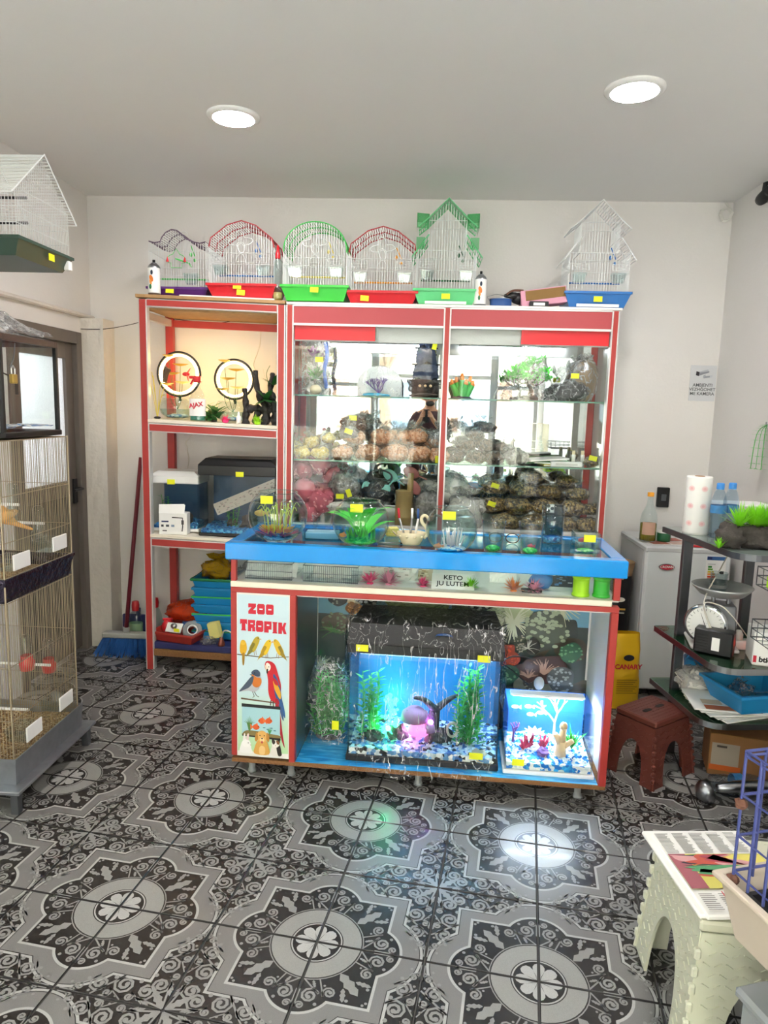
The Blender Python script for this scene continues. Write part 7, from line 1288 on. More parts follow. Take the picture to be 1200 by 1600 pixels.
for x, y in ((.06, GDP-.12), (GWD-.06, GDP-.08), (GWD-.05, .1)): MB().cbox(x-.022, y-.012, 0, x+.022, y+.012, ZT[0]-.022, .003).build('post', 'dark_steel', gs)
# top tier
v = gw(.055, .40); T1 = ZT[0]+.0005; t = thing('paper_roll', 'white kitchen paper roll printed with pink motifs on the top tier', 'paper roll', (v.x, v.y, T1)); MB().lathe([(0, .0), (.052, 0), (.053, .01), (.053, .245), (.052, .25), (.02, .25), (.02, .2)], 28).build('roll', 'paper', t, True); MB().lathe([(.0205, .19), (.0205, .2515), (.018, .2515), (.018, .19)], 16).build('core', 'cardboard', t, True)
for a in (-.9, .1): 
    for k in range(3): p = PR(Matrix.Rotation(a-.3*k*.0, 4, 'Z') @ Matrix.Translation((-.0, -.0535, .05+.075*k)) @ FACE); p.ell(0, 0, .014, .012, 'f3d6d4'); p.ell(0, 0, .007, .006, 'eebcbc'); p.build('motif_print', 'print', t)
def water_bottle(label, x, y): v = gw(x, y); t = thing('water_bottle', label, 'bottle', (v.x, v.y, T1), 0, 'water bottles'); MB().lathe([(0, .005), (.022, 0), (.031, .006), (.0315, .03), (.029, .04), (.0315, .05), (.028, .075), (.031, .095), (.0315, .10), (.0315, .15), (.03, .16), (.022, .19), (.014, .205), (.0125, .215)], 22).build('bottle_body', GL('pet', 'e2eef6', 1.0, .04, 1.5, .06, 'dbe9f4', .3, 60), t, True); MB().lathe([(.0322, .105), (.0322, .138)], 22).build('label', M('label_blue', '3f86c0', .4, var=.5, scale=40), t, True); MB().lathe([(.0155, .205), (.0155, .228), (.013, .231), (0, .231)], 18).build('cap', 'cap_blue', t, True)
water_bottle('left plastic water bottle with blue cap on the top tier', .10, .31); water_bottle('right plastic water bottle with blue cap on the top tier', .165, .33)
v = gw(.115, .09); t = thing('rock_planter', 'grey rock ornament topped with lime green plastic grass', 'aquarium ornament', (v.x, v.y, T1), R(10)); m = MB(); m.ball((.06, 0, .035), (.10, .055, .055), 24, 14, .45, 3.5, 2, flat=0); m.ball((-.085, .0, .04), (.05, .045, .055), 18, 12, .5, 3.5, 7, flat=0); m.ball((-.02, .01, .07), (.06, .04, .022), 16, 10, .4, 3.5, 9); m.build('rock', 'rock', t, True); m = MB(); rn = rng(4)
for c_, n_ in (((.07, 0, .075), 260), ((.02, .01, .075), 200), ((-.05, 0, .08), 60)): m.tuft(c_, n_, .105, .008, rn, .75, .25, .6)
m.build('grass', 'leaf_lime', t); MB().tuft((-.14, -.02, .0), 40, .05, .006, rn, .8, .3, .6).build('side_grass', 'leaf_lime', t)
v = gw(.28, .15); t = thing('pink_pouch', 'pink rounded pouch at the right edge of the top tier', 'pouch', (v.x, v.y, T1)); MB().ball((0, 0, .045), (.05, .04, .045), 16, 10, .12, 3, 1, flat=0).build('pouch_body', 'pink_card', t, True); MB().cbox(-.035, -.03, .075, .035, .03, .084, .003).build('pouch_top', 'white_plastic', t)
v = gw(.31, .02); t = thing('white_cup', 'white cup at the front right corner of the top tier', 'cup', (v.x, v.y, T1)); MB().lathe([(0, 0), (.022, 0), (.03, .055), (.027, .055), (.02, .004), (0, .004)], 18).build('cup_body', 'white_plastic', t, True); MB().tube([(.028, 0, .045), (.045, 0, .04), (.045, 0, .02), (.024, 0, .012)], .004, 6).build('cup_handle', 'white_plastic', t, True)
v = gw(.26, .46); t = thing('storage_box', 'pale grey plastic storage box at the back of the top tier', 'box', (v.x, v.y, T1), R(4)); MB().tray(.24, .12, .27, .15, 0, .12, .004).build('box_body', 'paper_grey', t); MB().cbox(-.14, -.08, .12, .14, .08, .13, .004).build('lid', 'white_plastic', t)
# middle tier: scale, adaptor, carton
T2 = ZT[1]+.0005; v = gw(.125, .325); t = thing('kitchen_scale', 'old steel weighing scale with round dial and pan', 'scale', (v.x, v.y, T2), R(-12)); MB().cbox(-.09, -.11, 0, .1, .1, .014, .004).build('base', 'cloth_white', t); m = MB(); m.frustum(.13, .13, .11, .1, .014, .185, (.03, .0)); m.build('housing', 'dark_steel', t, bevel=.006)
m = MB(); m.T = Matrix.Translation((-.035, -.075, .105)) @ Matrix.Rotation(R(-18), 4, 'Z') @ FACE; m.lathe([(0, .012), (.075, .012), (.085, .008), (.088, 0), (.085, -.02), (0, -.02)], 32); o = m.build('dial_rim', 'chrome', t, True); m = MB(); m.T = Matrix.Translation((-.035, -.075, .105)) @ Matrix.Rotation(R(-18), 4, 'Z') @ FACE; m.lathe([(0, .0135), (.074, .0135)], 32); m.build('dial_face', 'label_white', o); m = PR(Matrix.Translation((-.035, -.075, .105)) @ Matrix.Rotation(R(-18), 4, 'Z') @ Matrix.Translation((0, -.0142, 0)) @ FACE)
for k in range(24): a = k*math.pi/12; m.stroke([(.06*math.cos(a), .06*math.sin(a)), (.07*math.cos(a), .07*math.sin(a))], .002, '6a6a6a')
m.stroke([(0, 0), (-.02, .05)], .003, '303030', .001); m.build('dial_marks', 'print', o)
for x in (.0, .06): MB().lathe([(.009, .185), (.009, .215)], 12, (x, 0, 0)).build('pan_pillar', 'steel', t)
MB().lathe([(0, .212), (.05, .214), (.09, .225), (.115, .25), (.125, .262), (.121, .263), (.11, .252), (.088, .23), (.05, .218), (0, .216)], 32, (.03, 0, 0)).build('pan', 'pan_steel', t, True)
q = RZ(R(-12), (v.x, v.y, T2)) @ Vector((.015, 0, .218)); t = thing('drinking_glass', 'clear drinking glass standing in the scale pan', 'glass', q); MB().lathe([(0, .006), (.03, 0), (.032, .01), (.036, .10), (.033, .10), (.03, .012), (0, .01)], 24).build('glass_wall', 'clear', t, True); MB().lathe([(.0335, .035), (.0345, .05)], 24).build('glass_band', 'grey_plastic', t, True)
v = gw(.075, .20); t = thing('power_adaptor', 'black box-shaped power adaptor on the middle tier', 'adaptor', (v.x, v.y, T2), R(-32)); MB().cbox(-.075, -.03, 0, .075, .03, .105, .006).build('case', 'black', t); MB().box(-.005, -.0312, .02, .025, -.0302, .075).build('label', 'label_white', t); m = MB(); [m.box(-.07, -.0315, .015+.012*k, -.02, -.03, .02+.012*k) for k in range(6)]; m.build('vent_ribs', 'black_matte', t); MB().lathe([(.008, .105), (.008, .12), (0, .12)], 10, (-.03, 0, 0)).build('socket', 'white_plastic', t)
A = gw(.05, .2)+Vector((0, 0, T2+.11)); tag(MB().tube(smooth_path([A, px(1100, 940, Y=2.95), px(1125, 890, Y=3.05), px(1143, 858, Y=3.2)]), .0028, 6).build('cable', 'cable_white'), 'straight pale cable rising from the adaptor past the scale', 'cable')
tag(MB().tube(smooth_path([A+Vector((.004, 0, 0)), px(1100, 944, Y=2.9), px(1122, 945, Y=2.9), px(1140, 958, Y=2.88), gw(.25, .24, T2+.05)]), .0026, 6).build('cable', 'cable_white'), 'arched pale cable looping from the adaptor to the plug', 'cable')
v = gw(.27, .25); t = thing('power_strip', 'white socket strip with red lit switch on the middle tier', 'power strip', (v.x, v.y, T2), R(-5)); MB().cbox(-.09, -.025, 0, .09, .025, .04, .005).build('strip_body', 'white_plastic', t); MB().cbox(-.02, -.027, .012, .004, -.02, .036, .002).build('lit_switch', 'led_red', t); MB().lathe([(0, .04), (.018, .04), (.018, .065), (.01, .08), (0, .08)], 14, (-.055, 0, 0)).build('plug', 'paper_grey', t, True)
v = gw(.265, .10); t = thing('white_carton', 'white carton with red and black print on the middle tier', 'box', (v.x, v.y, T2), R(-14)); MB().cbox(-.085, -.07, 0, .09, .07, .135, .003).build('carton_body', 'label_white', t); MB().box(-.07, -.072, .0, .09, -.0702, .001).build('seam', 'paper_grey', t); text(t, 'carton_text', 'bticino', .03, Matrix.Translation((-.02, -.0708, .025)) @ FACE, 'ink_black', .0003, .0012); MB().box(-.082, -.0715, .012, -.07, -.0705, .04).build('red_mark', 'ink_red', t); MB().box(.0902, -.04, .04, .0912, .05, .065).build('red_mark', 'ink_red', t)
tag(MB().tube([gw(.205, .085, T2+.006)+Vector((.004*math.cos(k*.5), .014*math.sin(k*.5), 0.012*math.cos(k*.5)+.01)) for k in range(13)], .003, 5).build('rubber_ring', 'black'), 'small black rubber ring left of the printed carton', 'ring')
# bottom tier
T3 = ZT[2]+.0005; v = gw(.21, .22)
for k in range(5): o = MB().cbox(-.15, -.11, 0, .14, .11, .006, .001).build('newspaper', ['paper', 'paper_grey', 'paper', 'paper_grey', 'paper'][k]); o.location = (v.x-.012*k, v.y-.0+.006*(k % 2), T3+.007*k); o.rotation_euler = (0, 0, R(22-7*k)); tag(o, ['bottom', 'second', 'third', 'fourth', 'top'][k]+' newspaper of the pile under the blue tray', 'newspaper', 'newspapers under the blue tray')
m = PR(RZ(R(-6), (v.x-.05, v.y, T3+.0345))); m.rect(-.1, -.105, .02, -.06, 'c86a3a'); m.rect(.03, -.105, .12, -.08, 'b03030'); m.rect(-.1, -.05, -.02, .0, 'd8c0a0'); o = m.build('leaflet', 'print'); tag(o, 'coloured leaflet on top of the newspaper pile', 'leaflet')
t = thing('blue_tray', 'bright blue plastic tray on the newspapers of the bottom tier', 'tray', (v.x+.06, v.y-.01, T3+.0355), R(14)); MB().tray(.25, .2, .31, .26, 0, .09, .005, lip=.008).build('tray_body', 'blue_tray', t); MB().tray(.22, .17, .24, .19, .0055, .012, .002, lip=0).build('tray_liner', 'blue_tray', t)
t = thing('water_bottle', 'empty clear bottle lying in the blue tray', 'bottle', (v.x+.07, v.y-.06, T3+.075), R(14)); m = MB(); m.T = Matrix.Rotation(R(90), 4, 'Y'); m.lathe([(0, -.09), (.03, -.09), (.031, -.03), (.028, 0), (.031, .03), (.022, .075), (.012, .09)], 18); m.build('bottle_body', 'clear', t, True); m = MB(); m.T = Matrix.Rotation(R(90), 4, 'Y'); m.lathe([(.0135, .085), (.0135, .105), (0, .105)], 14); m.build('cap', 'white_plastic', t, True)
bag('crumpled clear bag inside the blue tray', (v.x+.03, v.y+.03, T3+.05), (.05, .04, .03), None, 301, .03, film='film', amp=.5)
bag('milky plastic bag lying behind the blue tray on the bottom tier', gw(.15, .42, T3), (.11, .08, .055), 'cloth_white', 302, .05, (.8, 0, .3), 'film_milky', amp=.35)
t = thing('blue_bucket', 'blue plastic bucket at the back of the bottom tier', 'bucket', gw(.20, .52, T3)); MB().lathe([(0, 0), (.055, 0), (.07, .12), (.066, .12), (.052, .005), (0, .005)], 22).build('bucket_body', 'blue_tray', t, True); MB().tube([(-.07*math.cos(math.pi*k/10), -.02, .115+.04*math.sin(math.pi*k/10)) for k in range(11)], .004, 6).build('handle', 'blue_tray', t, True)
# under the shelf
v = px(1135, 1190, Z=0); t = thing('cardboard_box', 'brown cardboard box with orange stripe under the bottom tier', 'box', (1.43, 3.02, 0), R(-14)); MB().cbox(-.13, -.08, 0, .15, .1, .19, .003).build('box_body', 'cardboard', t); p = PR(Matrix.Translation((0, -.0806, 0)) @ FACE); p.rect(-.12, .05, -.01, .15, 'a89a8a'); p.rect(-.125, .025, .0, .05, 'd0642a'); p.rect(-.1, .13, -.06, .14, '4a4038'); p.build('box_print', 'print', t)
t = thing('metal_scoop', 'steel feed scoop lying on the tiled floor', 'scoop', (1.20, 2.74, 0), R(4)); m = MB(); m.T = Matrix.Translation((0, 0, .048)) @ Matrix.Rotation(R(-100), 4, 'Y'); m.lathe([(0, .055), (.025, .05), (.043, .03), (.05, 0), (.048, 0), (.04, .028), (0, .05)], 22); m.build('scoop_cup', 'steel', t, True); MB().tube(smooth_path([(.03, 0, .06), (.1, 0, .065), (.26, .02, .06)]), .022, 10, radii=[.016, .018, .02, .022, .024, .026, .028, .028, .028, .028, .026]).build('handle', 'steel', t, True)
t = thing('water_bottle', 'crushed clear bottle lying on the floor behind the scoop', 'bottle', (1.36, 2.86, .033), R(8)); m = MB(); m.T = Matrix.Rotation(R(90), 4, 'Y'); m.lathe([(0, -.11), (.03, -.11), (.031, -.05), (.027, -.03), (.031, 0), (.028, .03), (.031, .05), (.022, .09), (.012, .105)], 18); m.build('bottle_body', GL('pet', 'e2eef6'), t, True); m = MB(); m.T = Matrix.Rotation(R(90), 4, 'Y'); m.lathe([(.014, .1), (.014, .12), (0, .12)], 14); m.build('cap', 'cap_blue', t, True); m = MB(); m.T = Matrix.Rotation(R(90), 4, 'Y'); m.lathe([(.0315, -.02), (.0315, .02)], 18); m.build('label', 'label_blue', t, True)
# brown folding stool
def stool(name, label, c, rz, w, d, h, mat, holes, bottom=1.0, splay=.03):
    """folding plastic step stool: four hinged walls with arched cut-outs, hinge knuckles, slotted top"""
    t = thing(name, label, 'stool', c, rz); W2, D2 = w/2, d/2
    top = MB(); top.cbox(-W2, -D2, h-.028, W2, D2, h, .006); 
    o = top.build('seat', mat, t); g = MB()
    nx = 12; ny = 9
    for i in range(nx):
        for j in range(ny): g.box(-W2+.02+(w-.04)*i/(nx-1)-.005, -D2+.02+(d-.04)*j/(ny-1)-.0012, h, -W2+.02+(w-.04)*i/(nx-1)+.005, -D2+.02+(d-.04)*j/(ny-1)+.0012, h+.001)
    g.build('grip_ribs', mat, o)
    if holes:
        for sx in (-1, 1): m = MB(); m.prism([(sx*.045+.028*math.cos(R(a)), (.011 if math.sin(R(a)) > 0 else -.011)*abs(math.sin(R(a)))**.5) for a in range(0, 360, 20)], h+.0012, h+.0016); m.build('hand_slot', 'black_matte', o)
    def wall(ax, sg):
        L = w if ax == 0 else d; n = 20; ow = L*.30; oh = h*.62; outer = [(-L/2-splay, 0), (-L/2+.006, h-.03), (L/2-.006, h-.03), (L/2+splay, 0)]; fo = L*.15
        arch = [(ow, 0)]+[(ow*math.cos(math.pi*k/n)*(1 if True else 1), oh*math.sin(math.pi*k/n)**.75) for k in range(1, n)]+[(-ow, 0)]
        pts = outer+arch; m = MB(); base = (D2 if ax == 0 else W2)
        # inclined wall plane
        vs = []
        for off in (0, -.008):
            for (x, z) in pts:
                out = (base+splay*(1-z/h)+off-.006)*sg
                vs.append((x, out, z) if ax == 0 else (out, x, z))
        k_ = len(pts); f1 = tuple(range(k_)); fs = [f1, tuple(k_+i for i in f1[::-1])]+[(i, (i+1) % k_, k_+(i+1) % k_, k_+i) for i in range(k_)]
        m.add(vs, fs); wl = m.build('leg_wall', mat, t)
        r = MB(); rn = rng(3)
        for zi in range(int(h/.026)):
            for xi in range(int(L/.026)):
                x = -L/2+.02+xi*.026+(.013 if zi % 2 else 0); z = .02+zi*.026
                if abs(x) > L/2-.012+splay*(1-z/h) or z > h-.045: continue
                if abs(x) < ow*1.08 and z < oh*1.06*max(0, 1-(x/(ow*1.1))**2)**.38: continue
                a = 1 if (xi+zi) % 2 else -1; out = (base+splay*(1-z/h)-.004)*sg
                P = [(x-.008, z-.005*a), (x+.008, z+.005*a)]; q = [Vector((p[0], out, p[1])) if ax == 0 else Vector((out, p[0], p[1])) for p in P]; r.bar(q[0], q[1], .003, .003)
        r.build('tread_ribs', mat, wl)
    for ax in (0, 1):
        for sg in (-1, 1): wall(ax, sg)
    for sx in (-1, 1):
        for sy in (-1, 1):
            m = MB()
            for k in range(7): z = .03+k*(h-.08)/7; f = splay*(1-z/h); m.cbox(sx*(W2+f-.006)-.008, sy*(D2+f-.006)-.008, z, sx*(W2+f-.006)+.008, sy*(D2+f-.006)+.008, z+(h-.08)/7*.62, .004)
            m.build('hinge', mat, t)
    return t
ca = (px(965, 1102, Z=.285)+px(1085, 1105, Z=.285))/2; stool('folding_stool', 'brown plastic folding step stool beside the fridge', (1.035, 2.985, 0), R(38), .25, .20, .285, 'brown_plastic', True)
# cream stool in the right foreground with newspapers
stool('folding_stool', 'cream plastic folding step stool under newspapers in the right foreground', (.84, 1.70, 0), R(-3), .30, .36, .385, 'cream_plastic', False, splay=.035)
t = thing('newspaper', 'folded colour newspaper lying on the cream stool', 'newspaper', (.795, 1.71, .3865), R(6)); m = MB(); m.cbox(-.135, -.165, 0, .14, .17, .012, .004); m.build('folded_pages', 'paper', t); MB().cbox(-.12, -.172, .002, .14, .15, .016, .004).build('upper_pages', 'paper', t)
p = PR(Matrix.Translation((0, 0, .0163)), .00006); rn = rng(12)
for c_ in range(5):
    for k in range(16): x = -.11+c_*.048; p.rect(x, .06+.0055*k, x+.038*rn.uniform(.7, 1), .0625+.0055*k, '9a9894')
p.rect(-.115, -.085, .135, .05, 'd8cf6a'); p.rect(-.115, -.085, -.07, .05, 'a8606a'); p.rect(.0, -.08, .13, .0, 'e0d84a'); p.rect(-.03, .01, .13, .045, 'e8dc70')
for k in range(16): p.blob([(rn.uniform(-.11, .12)+.02*math.cos(a), rn.uniform(-.002, .002)+(-.02 if k % 2 else .025)+.022*math.sin(a)) for a in (0, 1.2, 2.4, 3.6, 4.9)], rn.choice(['3a8a5a', '2f6a4a', 'c85a4a', 'd8a0a0', '4a4a52', '5aa070', 'b04a5a', 'f0e8d8']))
for c_ in range(5):
    for k in range(9): x = -.11+c_*.048; p.rect(x, -.16+.0065*k, x+.038*rn.uniform(.7, 1), -.1575+.0065*k, '8f8d88')
p.stroke([(-.05, -.10), (-.05, -.155)], .003, 'c83a3a'); p.stroke([(.07, -.07), (.12, -.07), (.12, -.04), (.07, -.04), (.07, -.07)], .003, 'c83a3a'); p.build('page_print', 'print', t)
# beige cage base with blue wire, on a grey box
PO = Vector((.632, 1.405, 0)); PA = R(-68); 
def pw(a, b, z): return Vector((PO.x+.94*a+.34*b, PO.y+.30*a-.94*b, z))
ang = math.atan2(.30, .94); t = thing('grey_crate', 'grey plastic box with square hole at the bottom right corner', 'crate', pw(.23, .24, 0), ang); m = MB(); m.cbox(-.20, -.17, 0, .2, .17, .37, .02); m.build('crate_body', 'grey_plastic', t); o = MB().cbox(-.05, -.1715, .27, -.02, -.1695, .31, .0008).build('square_hole', 'black_matte', t); MB().cbox(-.2025, -.05, .27, -.1995, -.02, .31, .001).build('square_hole', 'black_matte', t); MB().cbox(-.205, -.175, .355, .205, .175, .38, .008).build('crate_rim', 'grey_plastic', t); MB().cbox(-.13, -.11, .38, .14, .11, .4645, .01).build('crate_lid', 'grey_plastic', t)
t = thing('cage_base', 'beige plastic cage base with blue wire walls in the right foreground', 'bird cage', pw(.22, .19, .465), ang); m = MB(); m.tray(.36, .30, .41, .36, 0, .135, .006, lip=.012); m.build('tray', 'beige_plastic', t, bevel=.004); MB().cbox(-.192, -.164, .055, .192, .164, .068, .004).build('tray_step', 'beige_plastic', t)
m = MB(); x0, x1, y0, y1, z0, z1 = -.19, .2, -.17, .16, .13, .415
for k in range(9):
    x = x0+(x1-x0)*k/8
    for y in (y0, y1): m.tube([(x, y, z0), (x, y, z1)], .0032, 6)
for k in range(1, 8):
    y = y0+(y1-y0)*k/8
    for x in (x0, x1): m.tube([(x, y, z0), (x, y, z1)], .0032, 6)
for z in (z0+.02, z0+.1, z0+.19, z1-.01, z1): m.tube([(x0, y0, z), (x1, y0, z), (x1, y1, z), (x0, y1, z)], .0034, 6, closed=True)
m.build('wire_walls', 'blue_wire', t, kind='stuff')
for z in (z0, z0+.17): MB().ball((x0, y1, z), .012, 8, 6, .3).build('rust_joint', 'rust', t)
t = thing('red_book', 'faded red book lying in the beige cage base', 'book', pw(.26, .21, .465+.105), ang+R(-10)); MB().cbox(-.12, -.09, 0, .12, .09, .022, .002).build('cover', M('faded_red', 'b06a5c', .6), t); MB().box(-.117, -.0905, .004, .117, -.08, .018).build('pages', 'paper_grey', t); t = thing('black_tray_insert', 'black liner tray inside the beige cage base', 'tray', pw(.24, .2, .465+.007), ang); MB().tray(.33, .27, .36, .31, 0, .095, .004).build('liner', 'black', t); MB().box(-.13, -.1, .085, .14, .11, .0955).build('liner_floor', 'black_matte', t)
# black crate with pouch and ball
t = thing('black_crate', 'black crate on the floor below the right shelf', 'crate', (1.535, 2.36, 0), R(2)); MB().tray(.25, .34, .28, .38, 0, .26, .006, lip=.006).build('crate_body', 'black', t); MB().box(-.125, -.165, .2, .125, .165, .21).build('crate_fill', 'black_matte', t)
t = thing('white_pouch', 'white pouch with barcode leaning in the black crate', 'pouch', (1.475, 2.44, .2105), R(-14)); m = MB(); m.T = Matrix.Rotation(R(-22), 4, 'X'); m.ball((0, 0, .09), (.075, .018, .095), 18, 12, .15, 2, 3, flat=.002); m.build('pouch_body', 'label_white', t, True); p = PR(Matrix.Rotation(R(-22), 4, 'X') @ Matrix.Translation((.01, -.0185, .04)) @ FACE); [p.rect(-.03+.006*k, .0, -.027+.006*k+.002*(k % 2), .04, '3a3a3a') for k in range(9)]; p.build('barcode', 'print', t)
t = thing('white_ball', 'white ribbed ball lying beside the pouch', 'ball', (1.47, 2.27, .2105)); MB().lathe([(.045*math.sin(math.pi*k/18)*(1+.02*(k % 2)), .045-.045*math.cos(math.pi*k/18)) for k in range(19)], 24).build('ball_body', 'cream_ceramic', t, True); MB().lathe([(.0462, .042), (.0466, .045), (.0462, .048)], 24).build('ball_seam', 'beige_plastic', t, True)
# basket stand at the right edge
t = thing('basket_stand', 'stand with small wire baskets at the right edge of the view', 'stand', (1.325, 2.16, 0)); MB().tube([(0, .1, 0), (0, .1, 1.55)], .012, 8).build('pole', 'dark_steel', t); m = MB(); [m.tube([(0, .1, .012), (x, y, .012)], .012, 6) for x, y in ((.16, -.1), (-.08, -.1), (-.1, .2))]; m.build('base', 'dark_steel', t)
for z in (1.02, .845, 1.235):
    m = MB(); x0, x1, y0, y1 = -.245 if z < 1.2 else -.215, .2, -.12, .12
    for zz in (z, z+.03, z+.06): m.tube([(x0, y0, zz), (x1, y0, zz), (x1, y1, zz), (x0, y1, zz)], .0022, 4, closed=True)
    for k in range(12): x = x0+(x1-x0)*k/11; m.wire((x, y0, z), (x, y0, z+.06), .0016); m.wire((x, y1, z), (x, y1, z+.06), .0016); m.wire((x, y0, z), (x, y1, z), .0016)
    for k in range(7): y = y0+(y1-y0)*k/6; m.wire((x0, y, z), (x0, y, z+.06), .0016); m.wire((x0, y, z), (x1, y, z), .0016)
    m.build('wire_basket', 'dark_steel', t, kind='stuff')
t = thing('yellow_pack', 'yellow pack lying in the upper right wire basket', 'pack', (1.16, 2.15, 1.0225)); MB().cbox(-.08, -.07, 0, .09, .07, .045, .006).build('pack_body', 'neon_lime', t); MB().cbox(-.05, -.06, .045, .06, .05, .065, .006).build('pack_top', 'gold_flower', t)
# wall things at right
t = thing('camera_sign', 'white notice with camera picture on the back wall near the corner', 'sign', (1.553, YB-.0005, 1.642)); MB().box(0, -.0015, 0, .152, 0, .208).build('sign_sheet', M('sign_grey', 'd3d5d8', .5), t); p = PR(Matrix.Translation((0, -.0018, 0)) @ FACE, .0001); p.poly([(.038, .168), (.1, .185), (.108, .17), (.045, .148)], 'b8bcc4'); p.poly([(.032, .15), (.05, .145), (.052, .168), (.034, .174)], '34343c'); p.poly([(.05, .147), (.108, .167), (.108, .175), (.052, .165)], '90939c'); p.poly([(.075, .15), (.088, .155), (.088, .14), (.075, .132)], 'a8acb4'); p.poly([(.078, .132), (.125, .14), (.127, .15), (.088, .146)], '9a9ea8'); p.poly([(.112, .136), (.128, .14), (.128, .154), (.114, .15)], 'c4c8d0'); p.build('camera_picture', 'print', t)
for k, s in enumerate(('AMBJENTI', 'VEZHGOHET', 'ME KAMERA')): text(t, 'sign_text', s, .026, Matrix.Translation((.076, -.0022, .092-.025*k)) @ FACE, 'text_grey', .0001, .0003)
tag(MB().tube([Vector((1.66+.03*math.cos(k*.42)+.004*math.sin(k*1.7), 4.325-.0006*k, 2.69+.035*math.sin(k*.42)+.004*math.cos(k*2.1))) for k in range(46)]+[Vector((1.66, 4.335, 2.76))], .005, 6).build('cable_coil', 'cloth_white'), 'coiled white cable hanging at the upper right ceiling corner', 'cable')
t = thing('security_camera', 'small black security camera on the right wall near the ceiling', 'camera', (XR, 3.90, 2.69)); MB().tube([(0, 0, .05), (-.03, 0, .04), (-.03, 0, .01)], .012, 8).build('bracket', 'black', t); m = MB(); m.T = Matrix.Translation((-.03, -.01, -.02)) @ Matrix.Rotation(R(80), 4, 'X'); m.lathe([(0, -.05), (.026, -.05), (.03, -.03), (.03, .05), (.022, .055), (0, .055)], 16); m.build('body', 'black', t, True)
t = thing('hanging_plant', 'green plastic fern garland hanging on the right wall', 'plant', (XR-.02, 3.63, 1.52)); m = MB(); rn = rng(8)
for s_ in range(3):
    q = smooth_path([(0, 0, 0), (-.02-.01*s_, -.03+.02*s_, -.05), (-.03-.012*s_, -.05+.03*s_, -.22)]); m.tube(q, .002, 4)
    for p_ in q:
        for k in range(7): a = rn.uniform(0, 6.28); m.blade(p_, (math.cos(a), math.sin(a), .2), .035, .008, .3, 2)
m.build('fronds', 'leaf_mix', t); MB().tube([(.02, 0, .0), (-.005, 0, .0), (-.005, 0, .012)], .003, 5).build('hook', 'steel', t)
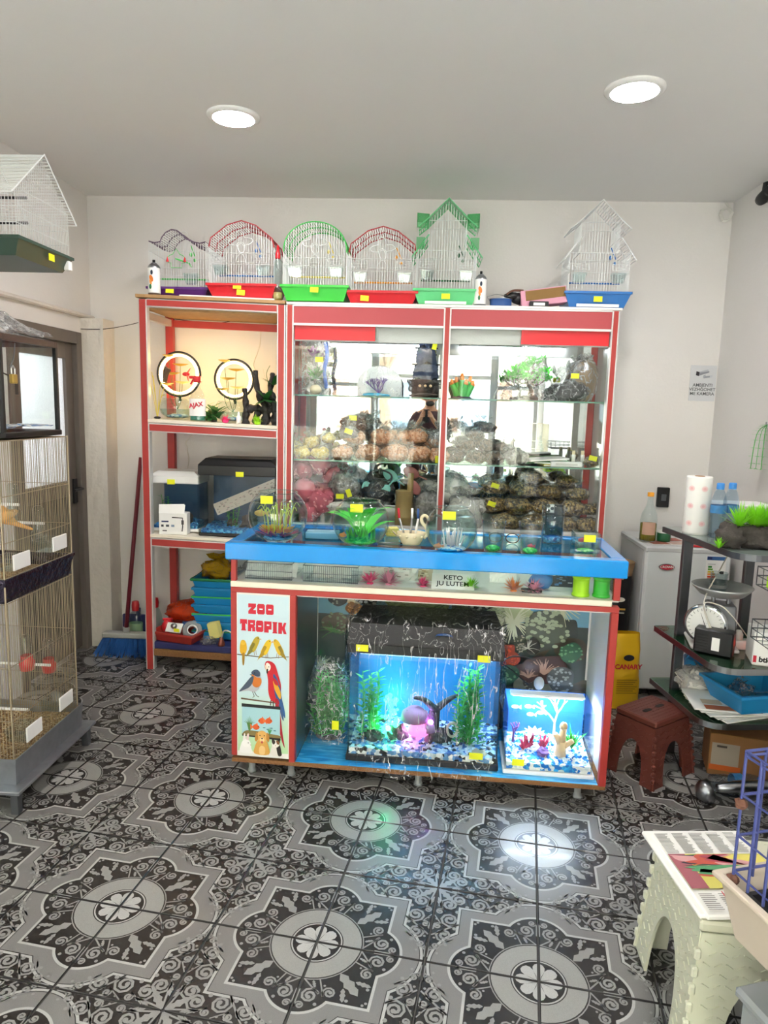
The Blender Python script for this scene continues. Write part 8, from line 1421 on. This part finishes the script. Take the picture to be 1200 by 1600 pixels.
# ------------------------------------------------------------------ the photographer, seen in the mirror
def person():
    t = thing('person', 'person in a dark maroon t-shirt photographing with a phone, seen in the mirror', 'person', (.04, -.40, 0)); t.scale = (1, 1, 1.025)
    V = []; E = []; Rr = []
    def add(p, r, par=None):
        V.append(p); Rr.append(r); i = len(V)-1
        if par is not None: E.append((par, i))
        return i
    pel = add((0, 0, .95), (.155, .115)); wa = add((0, .0, 1.10), (.15, .11), pel); ch = add((0, .0, 1.27), (.17, .12), wa); sh = add((0, -.005, 1.43), (.13, .085), ch); nk = add((0, .01, 1.52), (.06, .06), sh); jaw = add((0, .045, 1.60), (.066, .075), nk); hd = add((0, .045, 1.69), (.078, .095), jaw); add((0, .035, 1.765), (.062, .075), hd)
    for s in (-1, 1):
        hip = add((s*.09, 0, .88), (.088, .09), pel); kn = add((s*.11, .02, .49), (.06, .062), hip); an = add((s*.12, -.01, .09), (.042, .045), kn); add((s*.13, .12, .045), (.042, .03), an)
        so = add((s*.17, 0, 1.42), (.068, .066), sh); el = add((s*.235, .11, 1.16), (.044, .044), so); wr = add((s*.075-.035, .315, 1.39), (.028, .026), el); pa = add((s*.058-.04, .36, 1.43), (.026, .017), wr)
        for k, (dz, L) in enumerate(((.034, .9), (.014, 1), (-.006, .95), (-.024, .8))):
            a = add((s*.055-.04, .395, 1.44+dz*.8), (.010, .010), pa); b = add((s*.036-.04, .415, 1.452+dz), (.009, .009), a); add((s*.012-.04+s*.01*(1-L), .414, 1.456+dz), (.008, .008), b)
        a = add((s*.052-.04, .35, 1.462), (.011, .011), pa); b = add((s*.034-.04, .366, 1.488), (.009, .009), a)
    me = bpy.data.meshes.new('body'); me.from_pydata(V, E, []); o = bpy.data.objects.new('body', me); C.objects.link(o); o.parent = t
    md = o.modifiers.new('skin', 'SKIN'); md.use_smooth_shade = True
    for i, r in enumerate(Rr): me.skin_vertices[0].data[i].radius = r
    me.skin_vertices[0].data[0].use_root = True
    sb = o.modifiers.new('sub', 'SUBSURF'); sb.levels = 2; sb.render_levels = 2; me.materials.append(MATS['skin'])
    # clothes follow the body
    def sleeve(m, pts, rad, n=14): m.tube(smooth_path(pts, 5), .1, n, radii=[rad[0]+(rad[1]-rad[0])*k/(5*(len(pts)-1)) for k in range(5*(len(pts)-1)+1)], cap=False)
    m = MB(); prof = [(.185, .87), (.178, .95), (.172, 1.08), (.185, 1.22), (.205, 1.34), (.205, 1.41), (.15, 1.475), (.085, 1.505), (.075, 1.52)]; m.lathe([(r, z) for r, z in prof], 28, sy=.68)
    for s in (-1, 1): sleeve(m, [(s*.12, 0, 1.42), (s*.185, .03, 1.35), (s*.225, .085, 1.22)], (.085, .068))
    m.build('tshirt', 'shirt', t, True)
    m = MB(); m.lathe([(.165, .96), (.18, .90), (.178, .85)], 24, sy=.72)
    for s in (-1, 1): m.tube(smooth_path([(s*.09, 0, .9), (s*.11, .02, .49), (s*.12, -.01, .07)], 6), .1, 14, radii=[.108-.0042*k for k in range(13)], cap=False)
    m.build('jeans', 'jeans', t, True)
    for s in (-1, 1): m = MB(); m.ball((s*.125, .06, .045), (.05, .14, .055), 14, 8, flat=.0); m.build('shoe', 'shoe', t, True)
    m = MB(); m.ball((0, .012, 1.745), (.088, .105, .072), 18, 12, .06, 6, 1); 
    m.build('hair', 'hair', t, True); m = MB(); m.ball((0, .10, 1.580), (.056, .045, .034), 14, 10, .1, 6, 2); m.tube([(-.035, .142, 1.617), (0, .15, 1.622), (.035, .142, 1.617)], .009, 6); m.build('beard', 'hair', t, True)
    m = MB(); m.tube([(0, .138, 1.685), (0, .165, 1.65), (0, .15, 1.64)], .012, 8, radii=[.009, .017, .012]); m.build('nose', 'skin', t, True); MB().ball((0, .147, 1.612), (.022, .008, .006), 10, 6).build('mouth', M('lip', '8a5048', .5), t, True)
    for s in (-1, 1):
        MB().ball((s*.032, .134, 1.69), (.013, .01, .008), 10, 6).build('eye', 'white_plastic', t, True); MB().ball((s*.032, .143, 1.69), (.006, .003, .006), 8, 6).build('iris', 'black', t, True); MB().tube([(s*.018, .143, 1.71), (s*.048, .132, 1.712)], .005, 6).build('eyebrow', 'hair', t, True); MB().ball((s*.088, .04, 1.67), (.012, .022, .034), 10, 8).build('ear', 'skin', t, True)
    q = thing('smartphone', 'black phone held up by the person in the mirror', 'phone', (-.002, -.016, 1.47)); m = MB(); m.T = Matrix.Rotation(R(-8.4), 4, 'X'); m.cbox(-.037, -.005, -.085, .037, .003, .078, .004); m.build('phone_body', 'black', q); m = MB(); m.T = Matrix.Rotation(R(-8.4), 4, 'X'); m.box(-.034, -.0056, -.08, .034, -.0051, .074); m.build('screen', EM('screen', 'a8b4c0', .6), q)
person()
# a second breeding cage by the shop front, seen only in the mirror
def copy_tree(o, par=None):
    c = o.copy(); C.objects.link(c); c.parent = par
    for ch in list(o.children): copy_tree(ch, c)
    return c
src = [o for o in bpy.data.objects if o.name == 'breeding_cage'][0]; c = copy_tree(src); c.location = (1.20, -1.55, 0); c['label'] = 'second breeding cage by the shop window, seen in the mirror'
